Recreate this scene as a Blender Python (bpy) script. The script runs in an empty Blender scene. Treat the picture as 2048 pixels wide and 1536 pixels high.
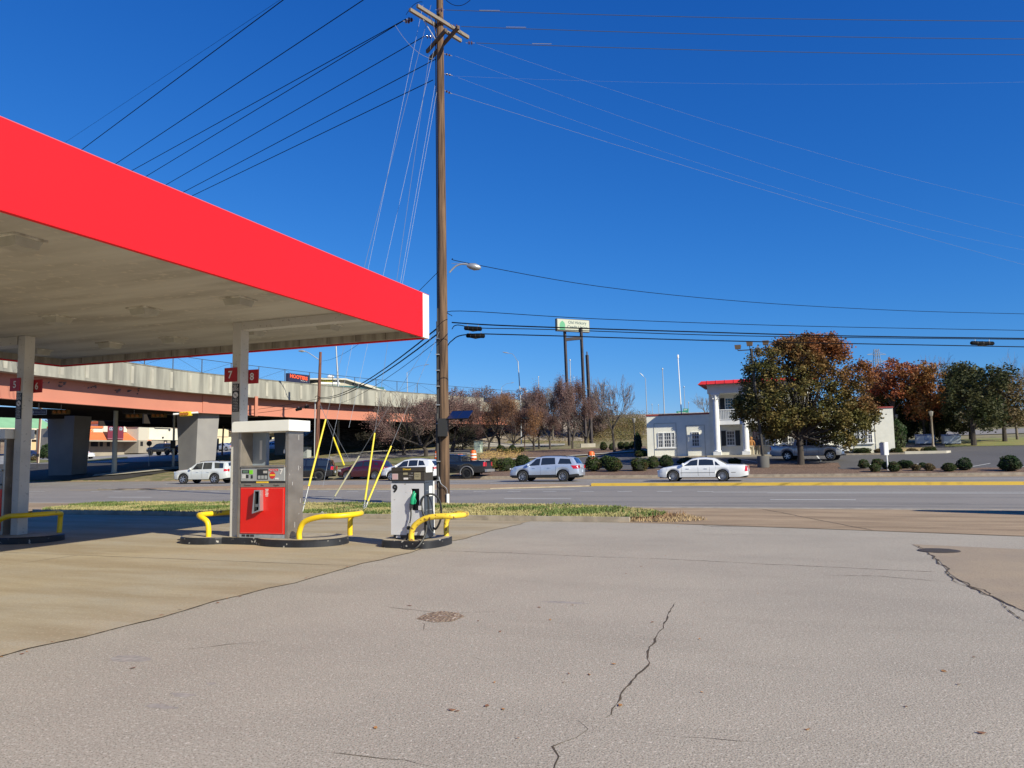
import bpy, bmesh, math, random
from mathutils import Vector, Matrix
R=math.radians
# ------------------------------------------------------------ camera / sky / sun
CZ=1.77; FPX=1540.0; PW,PH=2048,1536
PITCH=math.atan(144/FPX); ROLL=0.017
TH=R(20.5); c0,s0=math.cos(TH),math.sin(TH)      # road direction
fwd=Vector((0,math.cos(PITCH),math.sin(PITCH)))
_r=Vector((1,0,0)); _u=_r.cross(fwd)
right=_r*math.cos(ROLL)-_u*math.sin(ROLL); up=_u*math.cos(ROLL)+_r*math.sin(ROLL)
sc=bpy.context.scene; col=sc.collection
cd=bpy.data.cameras.new("camera"); cam=bpy.data.objects.new("camera",cd); col.objects.link(cam)
cam.matrix_world=Matrix(((right.x,up.x,-fwd.x,0),(right.y,up.y,-fwd.y,0),(right.z,up.z,-fwd.z,CZ),(0,0,0,1)))
cd.sensor_width=36; cd.lens=36*FPX/PW; cd.clip_start=.05; cd.clip_end=6000
sc.camera=cam
KU,KV=1.55,.72                                     # shadow offsets per metre of height
sdir=Vector((KU*c0-KV*s0,-KU*s0-KV*c0,1)).normalized()
SEL=math.asin(sdir.z); SAZ=math.atan2(sdir.x,sdir.y)
wd=bpy.data.worlds.new("World"); sc.world=wd; wd.use_nodes=True
nt=wd.node_tree; bg=nt.nodes['Background']; sky=nt.nodes.new('ShaderNodeTexSky')
sky.sky_type='NISHITA'; sky.sun_disc=False; sky.sun_elevation=SEL; sky.sun_rotation=SAZ
sky.altitude=200; sky.air_density=1.0; sky.dust_density=0; sky.ozone_density=6
_sp=nt.nodes.new('ShaderNodeSeparateColor'); _cb=nt.nodes.new('ShaderNodeCombineColor'); nt.links.new(sky.outputs[0],_sp.inputs[0])
for _i,(_p,_k) in enumerate(((1.6,.2308),(1.0,.79),(.69,2.148))):     # deeper, more saturated blue, as the photo renders its sky
    _a=nt.nodes.new('ShaderNodeMath'); _a.operation='POWER'; _a.inputs[1].default_value=_p; nt.links.new(_sp.outputs[_i],_a.inputs[0])
    _b=nt.nodes.new('ShaderNodeMath'); _b.operation='MULTIPLY'; _b.inputs[1].default_value=_k; nt.links.new(_a.outputs[0],_b.inputs[0]); nt.links.new(_b.outputs[0],_cb.inputs[_i])
nt.links.new(_cb.outputs[0],bg.inputs[0]); bg.inputs[1].default_value=.073
sl=bpy.data.lights.new("sun",'SUN'); sl.energy=5.0; sl.angle=R(.53); sl.color=(1,.94,.765)
so=bpy.data.objects.new("sun",sl); col.objects.link(so); so.rotation_euler=sdir.to_track_quat('Z','Y').to_euler(); so.location=(0,0,60)
sc.view_settings.view_transform='Standard'; sc.view_settings.look='None'; sc.view_settings.exposure=.45; sc.view_settings.gamma=1
# ------------------------------------------------------------ places
BP=[(57,.12),(74,1.3),(80,1.5),(92,2.5),(105,3.1),(125,4.2),(200,6.5),(400,10)]
def sst(a): a=max(0,min(1,a)); return a*a*(3-2*a)
def T(v):
    if v<57: return 0.0
    for (a,b),(q,d) in zip(BP,BP[1:]):
        if v<=q: return b+(d-b)*(v-a)/(q-a)
    return 10.0
def hill(u,v):
    if v<95: return 0
    v0=114 if u>-30 else 114-(-30-u)*.25
    g=sst((u/v+.765)/.05)*(1-sst((u+8)/14))
    return (5.8-1.5*sst((u/v+.55)/.25))*sst((v-v0)/24)*g
def TZ(u,v): return T(v)+hill(u,v)
def W(u,v,z=0.0): return Vector((u*c0+v*s0,-u*s0+v*c0,z))
def UV(p): return p[0]*c0-p[1]*s0, p[0]*s0+p[1]*c0
def ray(px,py): return fwd+right*((px-PW/2)/FPX)+up*((PH/2-py)/FPX)
def at(px,py,Y): d=ray(px,py); return Vector((0,0,CZ))+d*(Y/d.y)
def gz(px,py,z=0): d=ray(px,py); return Vector((0,0,CZ))+d*((z-CZ)/d.z)
def gt(px,py):
    d=ray(px,py); t=20.0
    while t<700:
        p=Vector((0,0,CZ))+d*t; u,v=UV(p)
        if p.z<=TZ(u,v): p.z=TZ(u,v); return p
        t+=.15
    return Vector((0,0,CZ))+d*300
# ------------------------------------------------------------ mesh builder
def frame(d):
    d=d.normalized(); a=Vector((0,0,1)) if abs(d.z)<.9 else Vector((1,0,0))
    x=d.cross(a).normalized(); return x,d.cross(x).normalized()
class MB:
    def __init__(s): s.v=[];s.f=[];s.m=[];s.sm=[]
    def add(s,vs,fs,mi=0,sm=False,M=None):
        o=len(s.v)
        s.v+=[tuple(M@Vector(p)) for p in vs] if M is not None else [tuple(p) for p in vs]
        for f in fs: s.f.append([i+o for i in f]); s.m.append(mi); s.sm.append(sm)
        return s
    def box(s,x0,x1,y0,y1,z0,z1,mi=0,M=None):
        vs=[(x,y,z) for z in(z0,z1) for y in(y0,y1) for x in(x0,x1)]
        return s.add(vs,[(0,2,3,1),(4,5,7,6),(0,1,5,4),(2,6,7,3),(0,4,6,2),(1,3,7,5)],mi,False,M)
    def bar(s,p,q,w,h,mi=0,upv=None):
        p=Vector(p);q=Vector(q);d=(q-p);x,y=frame(d)
        if upv is not None: y=(Vector(upv)-d.normalized()*d.normalized().dot(Vector(upv))).normalized(); x=y.cross(d.normalized())
        vs=[]
        for e in(p,q):
            for a,b in((-1,-1),(1,-1),(1,1),(-1,1)): vs.append(e+x*(a*w/2)+y*(b*h/2))
        return s.add(vs,[(0,1,2,3),(7,6,5,4),(0,4,5,1),(1,5,6,2),(2,6,7,3),(3,7,4,0)],mi)
    def tube(s,pts,r,n=8,mi=0,cap=True,sm=True,closed=False):
        pts=[Vector(p) for p in pts]; k=len(pts); rr=r if isinstance(r,(list,tuple)) else [r]*k
        vs=[];fs=[];px=None
        for i,p in enumerate(pts):
            if closed: d=pts[(i+1)%k]-pts[i-1]
            else: d=pts[min(i+1,k-1)]-pts[max(i-1,0)]
            d.normalize()
            if px is None: x,y=frame(d)
            else:
                x=(px-d*px.dot(d))
                if x.length<1e-4: x,y=frame(d)
                x.normalize(); y=d.cross(x)
            px=x
            for j in range(n):
                a=2*math.pi*j/n; vs.append(p+x*(math.cos(a)*rr[i])+y*(math.sin(a)*rr[i]))
        for i in range(k if closed else k-1):
            for j in range(n): fs.append((i*n+j,i*n+(j+1)%n,((i+1)%k)*n+(j+1)%n,((i+1)%k)*n+j))
        s.add(vs,fs,mi,sm)
        if cap and not closed: s.add(vs[:n],[tuple(range(n))[::-1]],mi); s.add(vs[-n:],[tuple(range(n))],mi)
        return s
    def cyl(s,p,q,r,n=12,mi=0,r2=None): return s.tube([p,q],[r,r if r2 is None else r2],n,mi)
    def lathe(s,prof,n=16,mi=0,M=None,sm=True,cap=True):   # prof: (r,z)
        vs=[];fs=[]
        for r,z in prof:
            for j in range(n): a=2*math.pi*j/n; vs.append((r*math.cos(a),r*math.sin(a),z))
        for i in range(len(prof)-1):
            for j in range(n): fs.append((i*n+j,i*n+(j+1)%n,(i+1)*n+(j+1)%n,(i+1)*n+j))
        k=len(prof)-1
        if cap: fs.append(tuple(range(n))[::-1]); fs.append(tuple(k*n+j for j in range(n)))
        return s.add(vs,fs,mi,sm,M)
    def prism(s,poly,z0,z1,mi=0,M=None,mi_side=None):   # polygon in xy
        n=len(poly); vs=[(x,y,z0) for x,y in poly]+[(x,y,z1) for x,y in poly]
        s.add(vs,[tuple(range(n))[::-1],tuple(range(n,2*n))],mi,False,M)
        return s.add(vs,[(i,(i+1)%n,n+(i+1)%n,n+i) for i in range(n)],mi if mi_side is None else mi_side,False,M)
    def quad(s,a,b,c,d,mi=0,M=None): return s.add([a,b,c,d],[(0,1,2,3)],mi,False,M)
    def text(s,t,h,x,y,z,mi=0,wfit=None,M=None,flip=False,off=.0,align='C',ex=.004):
        # text standing in the xz plane facing -y, lower left at x,z, height h of capitals
        key=(t,off)
        if key not in TXT:
            cu=bpy.data.curves.new('txt','FONT'); cu.body=t; cu.size=1; cu.offset=off; cu.resolution_u=3
            ob=bpy.data.objects.new('txt',cu); me=bpy.data.meshes.new_from_object(ob)
            TXT[key]=([tuple(v.co) for v in me.vertices],[tuple(p.vertices) for p in me.polygons])
            bpy.data.objects.remove(ob); bpy.data.curves.remove(cu); bpy.data.meshes.remove(me)
        vs,fs=TXT[key]
        if not vs: return s
        x0=min(v[0] for v in vs);x1=max(v[0] for v in vs)
        k=h/.69; kx=k if wfit is None else wfit/(x1-x0)
        ox={'C':-(x0+x1)/2,'L':-x0}[align]
        out=[(x+(v[0]+ox)*kx,y-ex,z+v[1]*k) for v in vs]
        return s.add(out,fs,mi,False,M)
    def build(s,name,mats,parent=None,loc=None,rotz=None,recalc=True):
        me=bpy.data.meshes.new(name); me.from_pydata(s.v,[],s.f)
        if not isinstance(mats,(list,tuple)): mats=[mats]
        for m in mats: me.materials.append(m)
        me.polygons.foreach_set('material_index',s.m); me.polygons.foreach_set('use_smooth',s.sm)
        if recalc and len(s.f)<60000:
            bm=bmesh.new(); bm.from_mesh(me)
            bmesh.ops.remove_doubles(bm,verts=bm.verts,dist=1e-5)
            bmesh.ops.recalc_face_normals(bm,faces=bm.faces); bm.to_mesh(me); bm.free()
        if any(s.sm): me.set_sharp_from_angle(angle=R(38))
        me.update()
        o=bpy.data.objects.new(name,me); col.objects.link(o)
        if parent is not None: o.parent=parent
        if loc is not None: o.location=loc
        if rotz is not None: o.rotation_euler=(0,0,rotz)
        return o
TXT={}
def tag(o,label,cat,group=None):
    o['label']=label; o['category']=cat
    if group: o['group']=group
    return o
def thing(name,label,cat,loc=(0,0,0),rotz=0,group=None):
    o=bpy.data.objects.new(name,None); col.objects.link(o); o.location=loc; o.rotation_euler=(0,0,rotz); o.empty_display_size=.3
    return tag(o,label,cat,group)
def struct(o): o['kind']='structure'; return o
def stuff(o): o['kind']='stuff'; return o
def bevel(o,w=.01,seg=2):
    m=o.modifiers.new('bevel','BEVEL'); m.width=w; m.segments=seg; m.limit_method='ANGLE'; m.angle_limit=R(40); return o
def copy_tree(o,loc=None,rotz=None,scale=None,label=None,parent=None):
    c=o.copy(); col.objects.link(c); c.parent=parent
    if loc is not None: c.location=loc
    if rotz is not None: c.rotation_euler=(0,0,rotz)
    if scale is not None: c.scale=scale if isinstance(scale,tuple) else (scale,)*3
    if label: c['label']=label
    for ch in o.children: copy_tree(ch,parent=c)
    return c
# ------------------------------------------------------------ materials
MC={}
def mat(name,c,rough=.6,metal=0,c2=None,ns=4,nd=4,lo=.35,hi=.65,bump=0,bs=40,st=(1,1,1),c3=None,ns3=40,lo3=.5,hi3=.7,coat=0,spec=.5,emit=None,world=False,em=1,rot=0,trans=0,rvar=0):
    if name in MC: return MC[name]
    m=bpy.data.materials.new(name); m.use_nodes=True; N=m.node_tree.nodes; Lk=m.node_tree.links; b=N['Principled BSDF']
    b.inputs['Base Color'].default_value=(*c,1); b.inputs['Roughness'].default_value=rough; b.inputs['Metallic'].default_value=metal
    b.inputs['Coat Weight'].default_value=coat; b.inputs['Coat Roughness'].default_value=.05; b.inputs['Specular IOR Level'].default_value=spec
    b.inputs['Transmission Weight'].default_value=trans
    def coords(sv):
        if world: src=N.new('ShaderNodeNewGeometry').outputs['Position']
        else: src=N.new('ShaderNodeTexCoord').outputs['Object']
        mp=N.new('ShaderNodeMapping'); mp.vector_type='POINT'; mp.inputs['Scale'].default_value=sv; Lk.new(src,mp.inputs['Vector'])
        if rot:
            m2=N.new('ShaderNodeMapping'); m2.inputs['Rotation'].default_value=(0,0,rot); Lk.new(src,m2.inputs['Vector']); Lk.new(m2.outputs[0],mp.inputs['Vector'])
        return mp.outputs[0]
    def noise(sc_,sv,det=nd):
        n=N.new('ShaderNodeTexNoise'); n.inputs['Scale'].default_value=sc_; n.inputs['Detail'].default_value=det; Lk.new(coords(sv),n.inputs['Vector']); return n.outputs['Fac']
    def mixc(a,b_,f,lo,hi):
        mr=N.new('ShaderNodeMapRange'); mr.inputs[1].default_value=lo; mr.inputs[2].default_value=hi; Lk.new(f,mr.inputs[0])
        mx=N.new('ShaderNodeMix'); mx.data_type='RGBA'; Lk.new(mr.outputs[0],mx.inputs[0])
        for i,q in((6,a),(7,b_)):
            if isinstance(q,tuple): mx.inputs[i].default_value=(*q,1)
            else: Lk.new(q,mx.inputs[i])
        return mx.outputs[2]
    o=None
    if c2 is not None: o=mixc(c,c2,noise(ns,st),lo,hi)
    if c3 is not None: o=mixc(o if o is not None else c,c3,noise(ns3,(1,1,1),2),lo3,hi3)
    if o is not None: Lk.new(o,b.inputs['Base Color'])
    if rvar:
        mr=N.new('ShaderNodeMapRange'); mr.inputs[3].default_value=max(0,rough-rvar); mr.inputs[4].default_value=min(1,rough+rvar); Lk.new(noise(ns*1.7,st),mr.inputs[0]); Lk.new(mr.outputs[0],b.inputs['Roughness'])
    if bump:
        bp=N.new('ShaderNodeBump'); bp.inputs['Strength'].default_value=bump; bp.inputs['Distance'].default_value=.003; Lk.new(noise(bs,st if bump>1 else (1,1,1),3),bp.inputs['Height']); Lk.new(bp.outputs[0],b.inputs['Normal'])
    if emit: b.inputs['Emission Color'].default_value=(*emit,1); b.inputs['Emission Strength'].default_value=em
    MC[name]=m; return m
def asphalt(name,base,var,speckA,speckB,sc_=70,patch=.35,tan=None,bumpd=.003,wear=False):
    m=bpy.data.materials.new(name); m.use_nodes=True; N=m.node_tree.nodes; Lk=m.node_tree.links; b=N['Principled BSDF']
    b.inputs['Roughness'].default_value=.92; b.inputs['Specular IOR Level'].default_value=.25
    pos=N.new('ShaderNodeNewGeometry').outputs['Position']
    def noi(s,d=3,sv=None,rg=.5):
        n=N.new('ShaderNodeTexNoise'); n.inputs['Scale'].default_value=s; n.inputs['Detail'].default_value=d; n.inputs['Roughness'].default_value=rg
        if sv:
            r_=N.new('ShaderNodeMapping'); r_.inputs['Rotation'].default_value=(0,0,TH); Lk.new(pos,r_.inputs[0])
            mp=N.new('ShaderNodeMapping'); mp.inputs['Scale'].default_value=sv; Lk.new(r_.outputs[0],mp.inputs[0]); Lk.new(mp.outputs[0],n.inputs[0])
        else: Lk.new(pos,n.inputs[0])
        return n.outputs['Fac']
    def mr(f,a,b_,c=0,d=1):
        q=N.new('ShaderNodeMapRange'); q.inputs[1].default_value=a;q.inputs[2].default_value=b_;q.inputs[3].default_value=c;q.inputs[4].default_value=d; Lk.new(f,q.inputs[0]); return q.outputs[0]
    def mx(f,a,b_):
        q=N.new('ShaderNodeMix'); q.data_type='RGBA'; Lk.new(f,q.inputs[0])
        for i,x in((6,a),(7,b_)):
            if isinstance(x,tuple): q.inputs[i].default_value=(*x,1)
            else: Lk.new(x,q.inputs[i])
        return q.outputs[2]
    o=mx(mr(noi(patch,5,None,.6),.35,.65),base,var)
    if wear: o=mx(mr(noi(.9,6,(.25,1,1),.7),.52,.72,0,.55),o,tuple(x*.72 for x in base)); o=mx(mr(noi(.16,4,None,.6),.5,.7,0,.5),o,tuple(x*1.12 for x in base)); o=mx(mr(noi(6,6,None,.75),.60,.72,0,.5),o,tuple(x*.7 for x in base))
    if tan: o=mx(mr(noi(.5,5,(.5,2.2,1),.65),.42,.62),o,tan); o=mx(mr(noi(1.1,4,(.25,1.5,1),.6),.6,.75,0,.6),o,tuple(x*.6 for x in base))
    vo=N.new('ShaderNodeTexVoronoi'); vo.inputs['Scale'].default_value=sc_; Lk.new(pos,vo.inputs['Vector'])
    o=mx(mr(noi(sc_,2),.52,.66,0,.8),o,speckA)
    o=mx(mr(noi(sc_*.45,3,None,.7),.56,.68,0,.85),o,speckB)
    Lk.new(o,b.inputs['Base Color'])
    bp=N.new('ShaderNodeBump'); bp.inputs['Strength'].default_value=.9; bp.inputs['Distance'].default_value=bumpd; Lk.new(vo.outputs['Distance'],bp.inputs['Height']); Lk.new(bp.outputs[0],b.inputs['Normal'])
    MC[name]=m; return m
# ------------------------------------------------------------ materials used
m_lot=asphalt('lot_asphalt',(.405,.358,.29),(.345,.305,.25),(.12,.10,.075),(.60,.54,.46),75,.35,bumpd=.0022,wear=True)
m_road=asphalt('road_asphalt',(.262,.238,.216),(.225,.205,.188),(.17,.155,.14),(.30,.275,.25),30,.25)
m_con=asphalt('forecourt_concrete',(.41,.335,.22),(.37,.325,.25),(.31,.235,.14),(.47,.38,.26),60,.5,tan=(.31,.245,.155),bumpd=.002,wear=True)
m_apron=asphalt('apron_concrete',(.41,.30,.195),(.36,.265,.17),(.26,.18,.11),(.40,.29,.18),40,.4,tan=(.25,.18,.115),bumpd=.002)
m_patch=asphalt('patch_concrete',(.38,.30,.21),(.31,.25,.19),(.20,.15,.10),(.40,.32,.23),80,.6,bumpd=.004)
m_dlot=asphalt('bank_asphalt',(.115,.108,.108),(.095,.09,.09),(.08,.08,.085),(.15,.15,.155),30,.2)
m_brick=asphalt('median_brick',(.40,.285,.175),(.34,.23,.14),(.26,.17,.11),(.46,.35,.24),18,.5,tan=(.32,.22,.14))
m_kerb=mat('kerb_concrete',(.40,.34,.26),.9,c2=(.26,.22,.17),ns=3,bump=.4,bs=30,world=True)
m_ykerb=mat('yellow_kerb_paint',(.72,.47,.06),.7,c2=(.55,.36,.06),ns=2,lo=.5,hi=.7,world=True)
m_wline=mat('white_line_paint',(.74,.74,.70),.8,c2=(.55,.55,.52),ns=9,world=True,lo=.4,hi=.7)
m_mulch=mat('mulch',(.17,.10,.065),.95,c2=(.10,.06,.04),ns=6,bump=1,bs=12,world=True,c3=(.27,.18,.12),ns3=9,lo3=.55,hi3=.65)
m_field=mat('dry_ground',(.22,.19,.09),.95,c2=(.13,.13,.045),ns=.25,nd=8,bump=.8,bs=6,world=True,c3=(.30,.22,.13),ns3=1.5,lo3=.5,hi3=.65)
m_rock=mat('rock_rubble',(.30,.25,.20),.95,c2=(.12,.10,.06),ns=.5,nd=7,bump=1,bs=3,world=True,c3=(.40,.34,.29),ns3=2.2,lo3=.52,hi3=.58)
m_soil=mat('grass_soil',(.20,.16,.07),.95,c2=(.10,.13,.03),ns=1.2,world=True,bump=.7,bs=25)
m_crack=mat('crack_dark',(.045,.035,.025),.95,c2=(.10,.07,.04),ns=8,world=True)
m_tan=mat('walk_concrete',(.38,.33,.25),.9,c2=(.30,.26,.19),ns=1,world=True)
m_pale=mat('pale_concrete',(.46,.43,.36),.9,c2=(.36,.33,.27),ns=1,world=True)
# ------------------------------------------------------------ terrain
def cells(lo,hi,step,extra=()):
    n=max(1,int(round((hi-lo)/step))); a=[lo+(hi-lo)*i/n for i in range(n+1)]
    a+=[e for e in extra if lo<e<hi]; return sorted(set(round(x,4) for x in a))
VB=[b[0] for b in BP]
def terrain():
    us=cells(-420,-160,20)[:-1]+cells(-160,60,4)[:-1]+cells(60,420,20)
    vs=cells(-60,56.9,29)[:-1]+[56.9,57]+cells(57,200,4,VB)[1:]+cells(200,1600,70,VB)[1:]
    vs=sorted(set(vs)); mb=MB(); rnd=random.Random(3)
    P=[(W(u,v,(TZ(u,v)-.02) if v>=57 else -.06)) for v in vs for u in us]; n=len(us)
    F=[];
    for j in range(len(vs)-1):
        for i in range(n-1): F.append((j*n+i,j*n+i+1,(j+1)*n+i+1,(j+1)*n+i))
    mb.add(P,F,0,False)
    for k,f in enumerate(mb.f):
        u,v=UV(Vector(mb.v[f[0]])); 
        if hill(u,v)>.2 and v<146: mb.m[k]=1
    struct(mb.build('ground',[m_field,m_rock],recalc=False))
terrain()
def sheet(name,m,v0,v1,ul,ur,dz=.0,st=4,kind=True):
    f=lambda q,v: q(v) if callable(q) else q
    vs=cells(v0,v1,st,VB); mb=MB(); k=12
    P=[];F=[]
    for v in vs:
        a,b=f(ul,v),f(ur,v)
        for i in range(k+1): u=a+(b-a)*i/k; P.append(W(u,v,TZ(u,v)*(1 if v>=57 else 0)+dz))
    for j in range(len(vs)-1):
        for i in range(k): F.append((j*(k+1)+i,j*(k+1)+i+1,(j+1)*(k+1)+i+1,(j+1)*(k+1)+i))
    mb.add(P,F); return struct(mb.build(name,m,recalc=False))
def pxstrip(name,m,A,B,dz=.03,n=30,k=6):
    # strip between two polylines of photo points, laid on the terrain
    def res(L):
        P=[gt(*p) for p in L]; out=[]
        for t in range(n+1):
            x=t/n*(len(P)-1); i=min(int(x),len(P)-2); out.append(P[i].lerp(P[i+1],x-i))
        return out
    a,b=res(A),res(B); P=[];F=[]
    for i in range(n+1):
        for j in range(k+1):
            p=a[i].lerp(b[i],j/k); u,v=UV(p); P.append((p.x,p.y,TZ(u,v)+dz))
    for i in range(n):
        for j in range(k): F.append((i*(k+1)+j,i*(k+1)+j+1,(i+1)*(k+1)+j+1,(i+1)*(k+1)+j))
    mb=MB(); mb.add(P,F); return struct(mb.build(name,m,recalc=False))
def lin(*pts):
    def f(v):
        for (a,b),(q,d) in zip(pts,pts[1:]):
            if v<=q: return b+(d-b)*(v-a)/(q-a) if q!=a else b
        return pts[-1][1]
    return f
# station lot (asphalt), concrete forecourt
rn=random.Random(11)
wob=lambda v: -7.0+.05*math.sin(v*2.1)+.03*math.sin(v*5.3+1)
def plain(name,m,poly,z):
    mb=MB(); mb.add([W(u,v,z) for u,v in poly],[tuple(range(len(poly)))]); return struct(mb.build(name,m,recalc=False))
eg=[(wob(v*.5) if v>4 else -6.9,v*.5) for v in range(-16,40)]
plain('asphalt_lot',m_lot,[(40,-10),(40,16.6),(4.05,18.15),(.9,18.93),(-3.1,19.77),(-4.3,19.98)]+[(-7.0,19.98)]+[p for p in eg[::-1]],0.0)
plain('concrete_forecourt',m_con,[(-60,-10)]+eg+[(-7.0,19.98),(-60,19.98)],0.004)
plain('driveway_apron',m_apron,[(-4.6,19.98),(-3.1,19.80),(.9,18.96),(4.05,18.18),(40,15.5),(40,25.5),(-5.0,25.5)],0.004)
plain('driveway_apron',m_apron,[(-60,19.98),(-27,19.98),(-29,25.5),(-60,25.5)],0.006)
plain('concrete_patch',m_patch,[UV(gz(x,y)) for x,y in((1825,1089),(1846,1100),(1880,1123),(1900,1148),(1925,1165),(1975,1190),(2055,1226),(2200,1300))]+[(30,8),(30,15.9),(8,15.9),(4,15.75)],0.005)
plain('road',m_road,[(-170,25.5),(90,25.5),(90,57),(-170,57)],0.002)
struct(MB().add([W(u,v,.0045) for u,v in((-170,25.45),(90,25.45),(90,25.95),(-170,25.95))],[(0,1,2,3)]).build('road_gutter',m_kerb,recalc=False))
def joint(pts,w,name='pavement_joint',m=m_crack,z=.0075,jit=.0,seed=1,rw=.5):
    r=random.Random(seed); P=[]; 
    for (a,b),(q,d) in zip(pts,pts[1:]):
        L=math.hypot(q-a,d-b); k=max(1,int(L/(.09 if jit else .6)))
        for i in range(k): t=i/k; P.append([a+(q-a)*t,b+(d-b)*t])
    P.append(list(pts[-1]))
    if jit:
        ox=oy=0
        for p in P:
            ox=ox*.8+r.gauss(0,jit); oy=oy*.8+r.gauss(0,jit); p[0]+=ox; p[1]+=oy
    mb=MB(); V=[];F=[]
    for i,p in enumerate(P):
        q=P[min(i+1,len(P)-1)]; o=P[max(i-1,0)]; dx,dy=q[0]-o[0],q[1]-o[1]; L=math.hypot(dx,dy) or 1
        ww=w*(1-rw+rw*2*r.random())/2; e=min(i,len(P)-1-i); ww*=min(1,(e+.3)/4) if jit else 1
        V+=[W(p[0]-dy/L*ww,p[1]+dx/L*ww,z),W(p[0]+dy/L*ww,p[1]-dx/L*ww,z)]
    for i in range(len(P)-1): F.append((2*i,2*i+1,2*i+3,2*i+2))
    mb.add(V,F); return struct(mb.build(name,m,recalc=False))
puv=lambda *L:[UV(gz(x,y)) for x,y in L]
joint([(wob(v*.5),v*.5) for v in range(0,40)],.02,'pavement_joint',jit=.004,seed=4)
joint([(-60,4.3),(-6.9,4.3)],.02); joint([(-60,11.2),(-7.0,11.2)],.012); joint([(-13.2,4.3),(-13.2,11.2)],.012)
joint(puv((1350,1048),(1700,1060),(2048,1073),(2300,1084)),.035,seed=5)
joint([(1.4,18.8),(-1.3,25.4)],.03,jit=.008,seed=9); joint([(6.5,17.6),(5.2,25.4)],.03,seed=9)
for k,(L,w,j) in enumerate([
  (((880,1101),(1010,1106),(1150,1112),(1330,1118),(1500,1127),(1700,1136),(1900,1146)),.022,.010),
  (((1350,1205),(1325,1245),(1312,1270),(1290,1307),(1297,1325),(1270,1362),(1240,1400),(1212,1437)),.014,.010),
  (((1155,1440),(1168,1458),(1145,1475),(1100,1492),(1112,1512),(1108,1560)),.010,.007),
  (((765,1212),(840,1222),(890,1226),(1000,1222)),.014,.012),
  (((848,1245),(838,1262)),.012,.01),
  (((1825,1089),(1846,1100),(1880,1123),(1900,1148),(1925,1165),(1975,1190),(2055,1226)),.022,.02),
  (((1895,1150),(1915,1168),(1960,1180),(2000,1205),(2048,1245)),.015,.015),
  (((1640,1150),(1760,1152),(1900,1165)),.012,.012),
  (((360,1300),(430,1293),(540,1283)),.010,.015),(((940,1312),(985,1325)),.008,.01),
  (((600,1500),(800,1522),(870,1535)),.006,.008),(((1300,1470),(1420,1480),(1560,1490)),.005,.008),
  (((1370,1045),(1420,1053),(1500,1054)),.03,.02)]):  # the last line is only a thin dark streak by the apron edge
    joint(puv(*L),w,'pavement_crack_and_streak',jit=j,seed=20+k,z=.0065+.0002*k if k in(5,6) else .0012+.0001*k,rw=.75)
# potholed patch
pp=puv((832,1238),(850,1228),(885,1222),(915,1226),(930,1233),(905,1243),(868,1245))
mb=MB(); mb.add([W(u,v,.003) for u,v in pp],[tuple(range(len(pp)))]); struct(mb.build('asphalt_patch',asphalt('gravel_patch',(.30,.22,.15),(.2,.14,.1),(.12,.09,.07),(.55,.47,.4),28,.9,bumpd=.02),recalc=False))
for k,(x,y,a,b) in enumerate([(260,1317,.22,.12),(365,1390,.12,.05),(322,1413,.14,.05),(423,1367,.05,.03),(640,1120,.5,.12),(1130,1205,.3,.06)]):
    u,v=UV(gz(x,y)); r=random.Random(k); mb=MB(); L=[]
    for i in range(14):
        t=i/14*2*math.pi; q=r.uniform(.7,1.15); L.append(W(u+a*q*math.cos(t),v+b*q*math.sin(t),.0008))
    mb.add(L,[tuple(range(14))]); struct(mb.build('oil_stain',mat('oil_stain',(.24,.215,.19),.9,c2=(.36,.32,.28),ns=14,world=True),recalc=False))
# manhole
t=thing('manhole_cover','round iron manhole cover in the tan concrete patch at the right','manhole cover',W(2.14,15.33,0),-TH)
MB().lathe([(.0,.006),(.33,.006),(.33,.011),(.31,.012),(.0,.012)],28).build('cover',mat('iron',(.07,.06,.055),.7,.4,c2=(.12,.09,.06),ns=9),t)
rm=MB()
for k in range(-4,5): rm.box(-.27+.02*abs(k),.27-.02*abs(k),k*.06-.012,k*.06+.012,.012,.0155)
rm.build('tread_bars',mat('iron_bars',(.10,.085,.075),.6,.4),t)
# kerb and grass verge by the pole
def kerbline(name,pts,w,h,m,z0=0.0):
    mb=MB()
    for (a,b),(q,d) in zip(pts,pts[1:]):
        dx,dy=q-a,d-b; L=math.hypot(dx,dy); nx,ny=-dy/L*w,dx/L*w
        P=[W(a,b,z0),W(q,d,z0),W(q+nx,d+ny,z0),W(a+nx,b+ny,z0)]; Q=[p+Vector((0,0,h)) for p in P]
        mb.add(P+Q,[(0,1,5,4),(4,5,6,7),(3,7,6,2),(0,4,7,3),(1,2,6,5)])
    return struct(mb.build(name,m,recalc=False))
kerbline('kerb',[(-26.5,20.5),(-25.5,20.02),(-7.5,20.0),(-5.0,20.0),(-4.3,20.03)],.15,.13,m_kerb)
GV=[(-27.2,21.6),(-26.3,20.7),(-25.4,20.16),(-4.9,20.16),(-4.0,20.6),(-3.6,21.6),(-4.2,23),(-6,24.6),(-8,25.2),(-26,25.3),(-27.5,24)]
def verge_z(u,v): return .105+.05*math.sin(u*1.3)*math.sin(v*1.7)*min(1,max(0,(v-20.2)))*min(1,max(0,(25.2-v)))
plain('grass_verge',m_soil,GV,.10)
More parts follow.
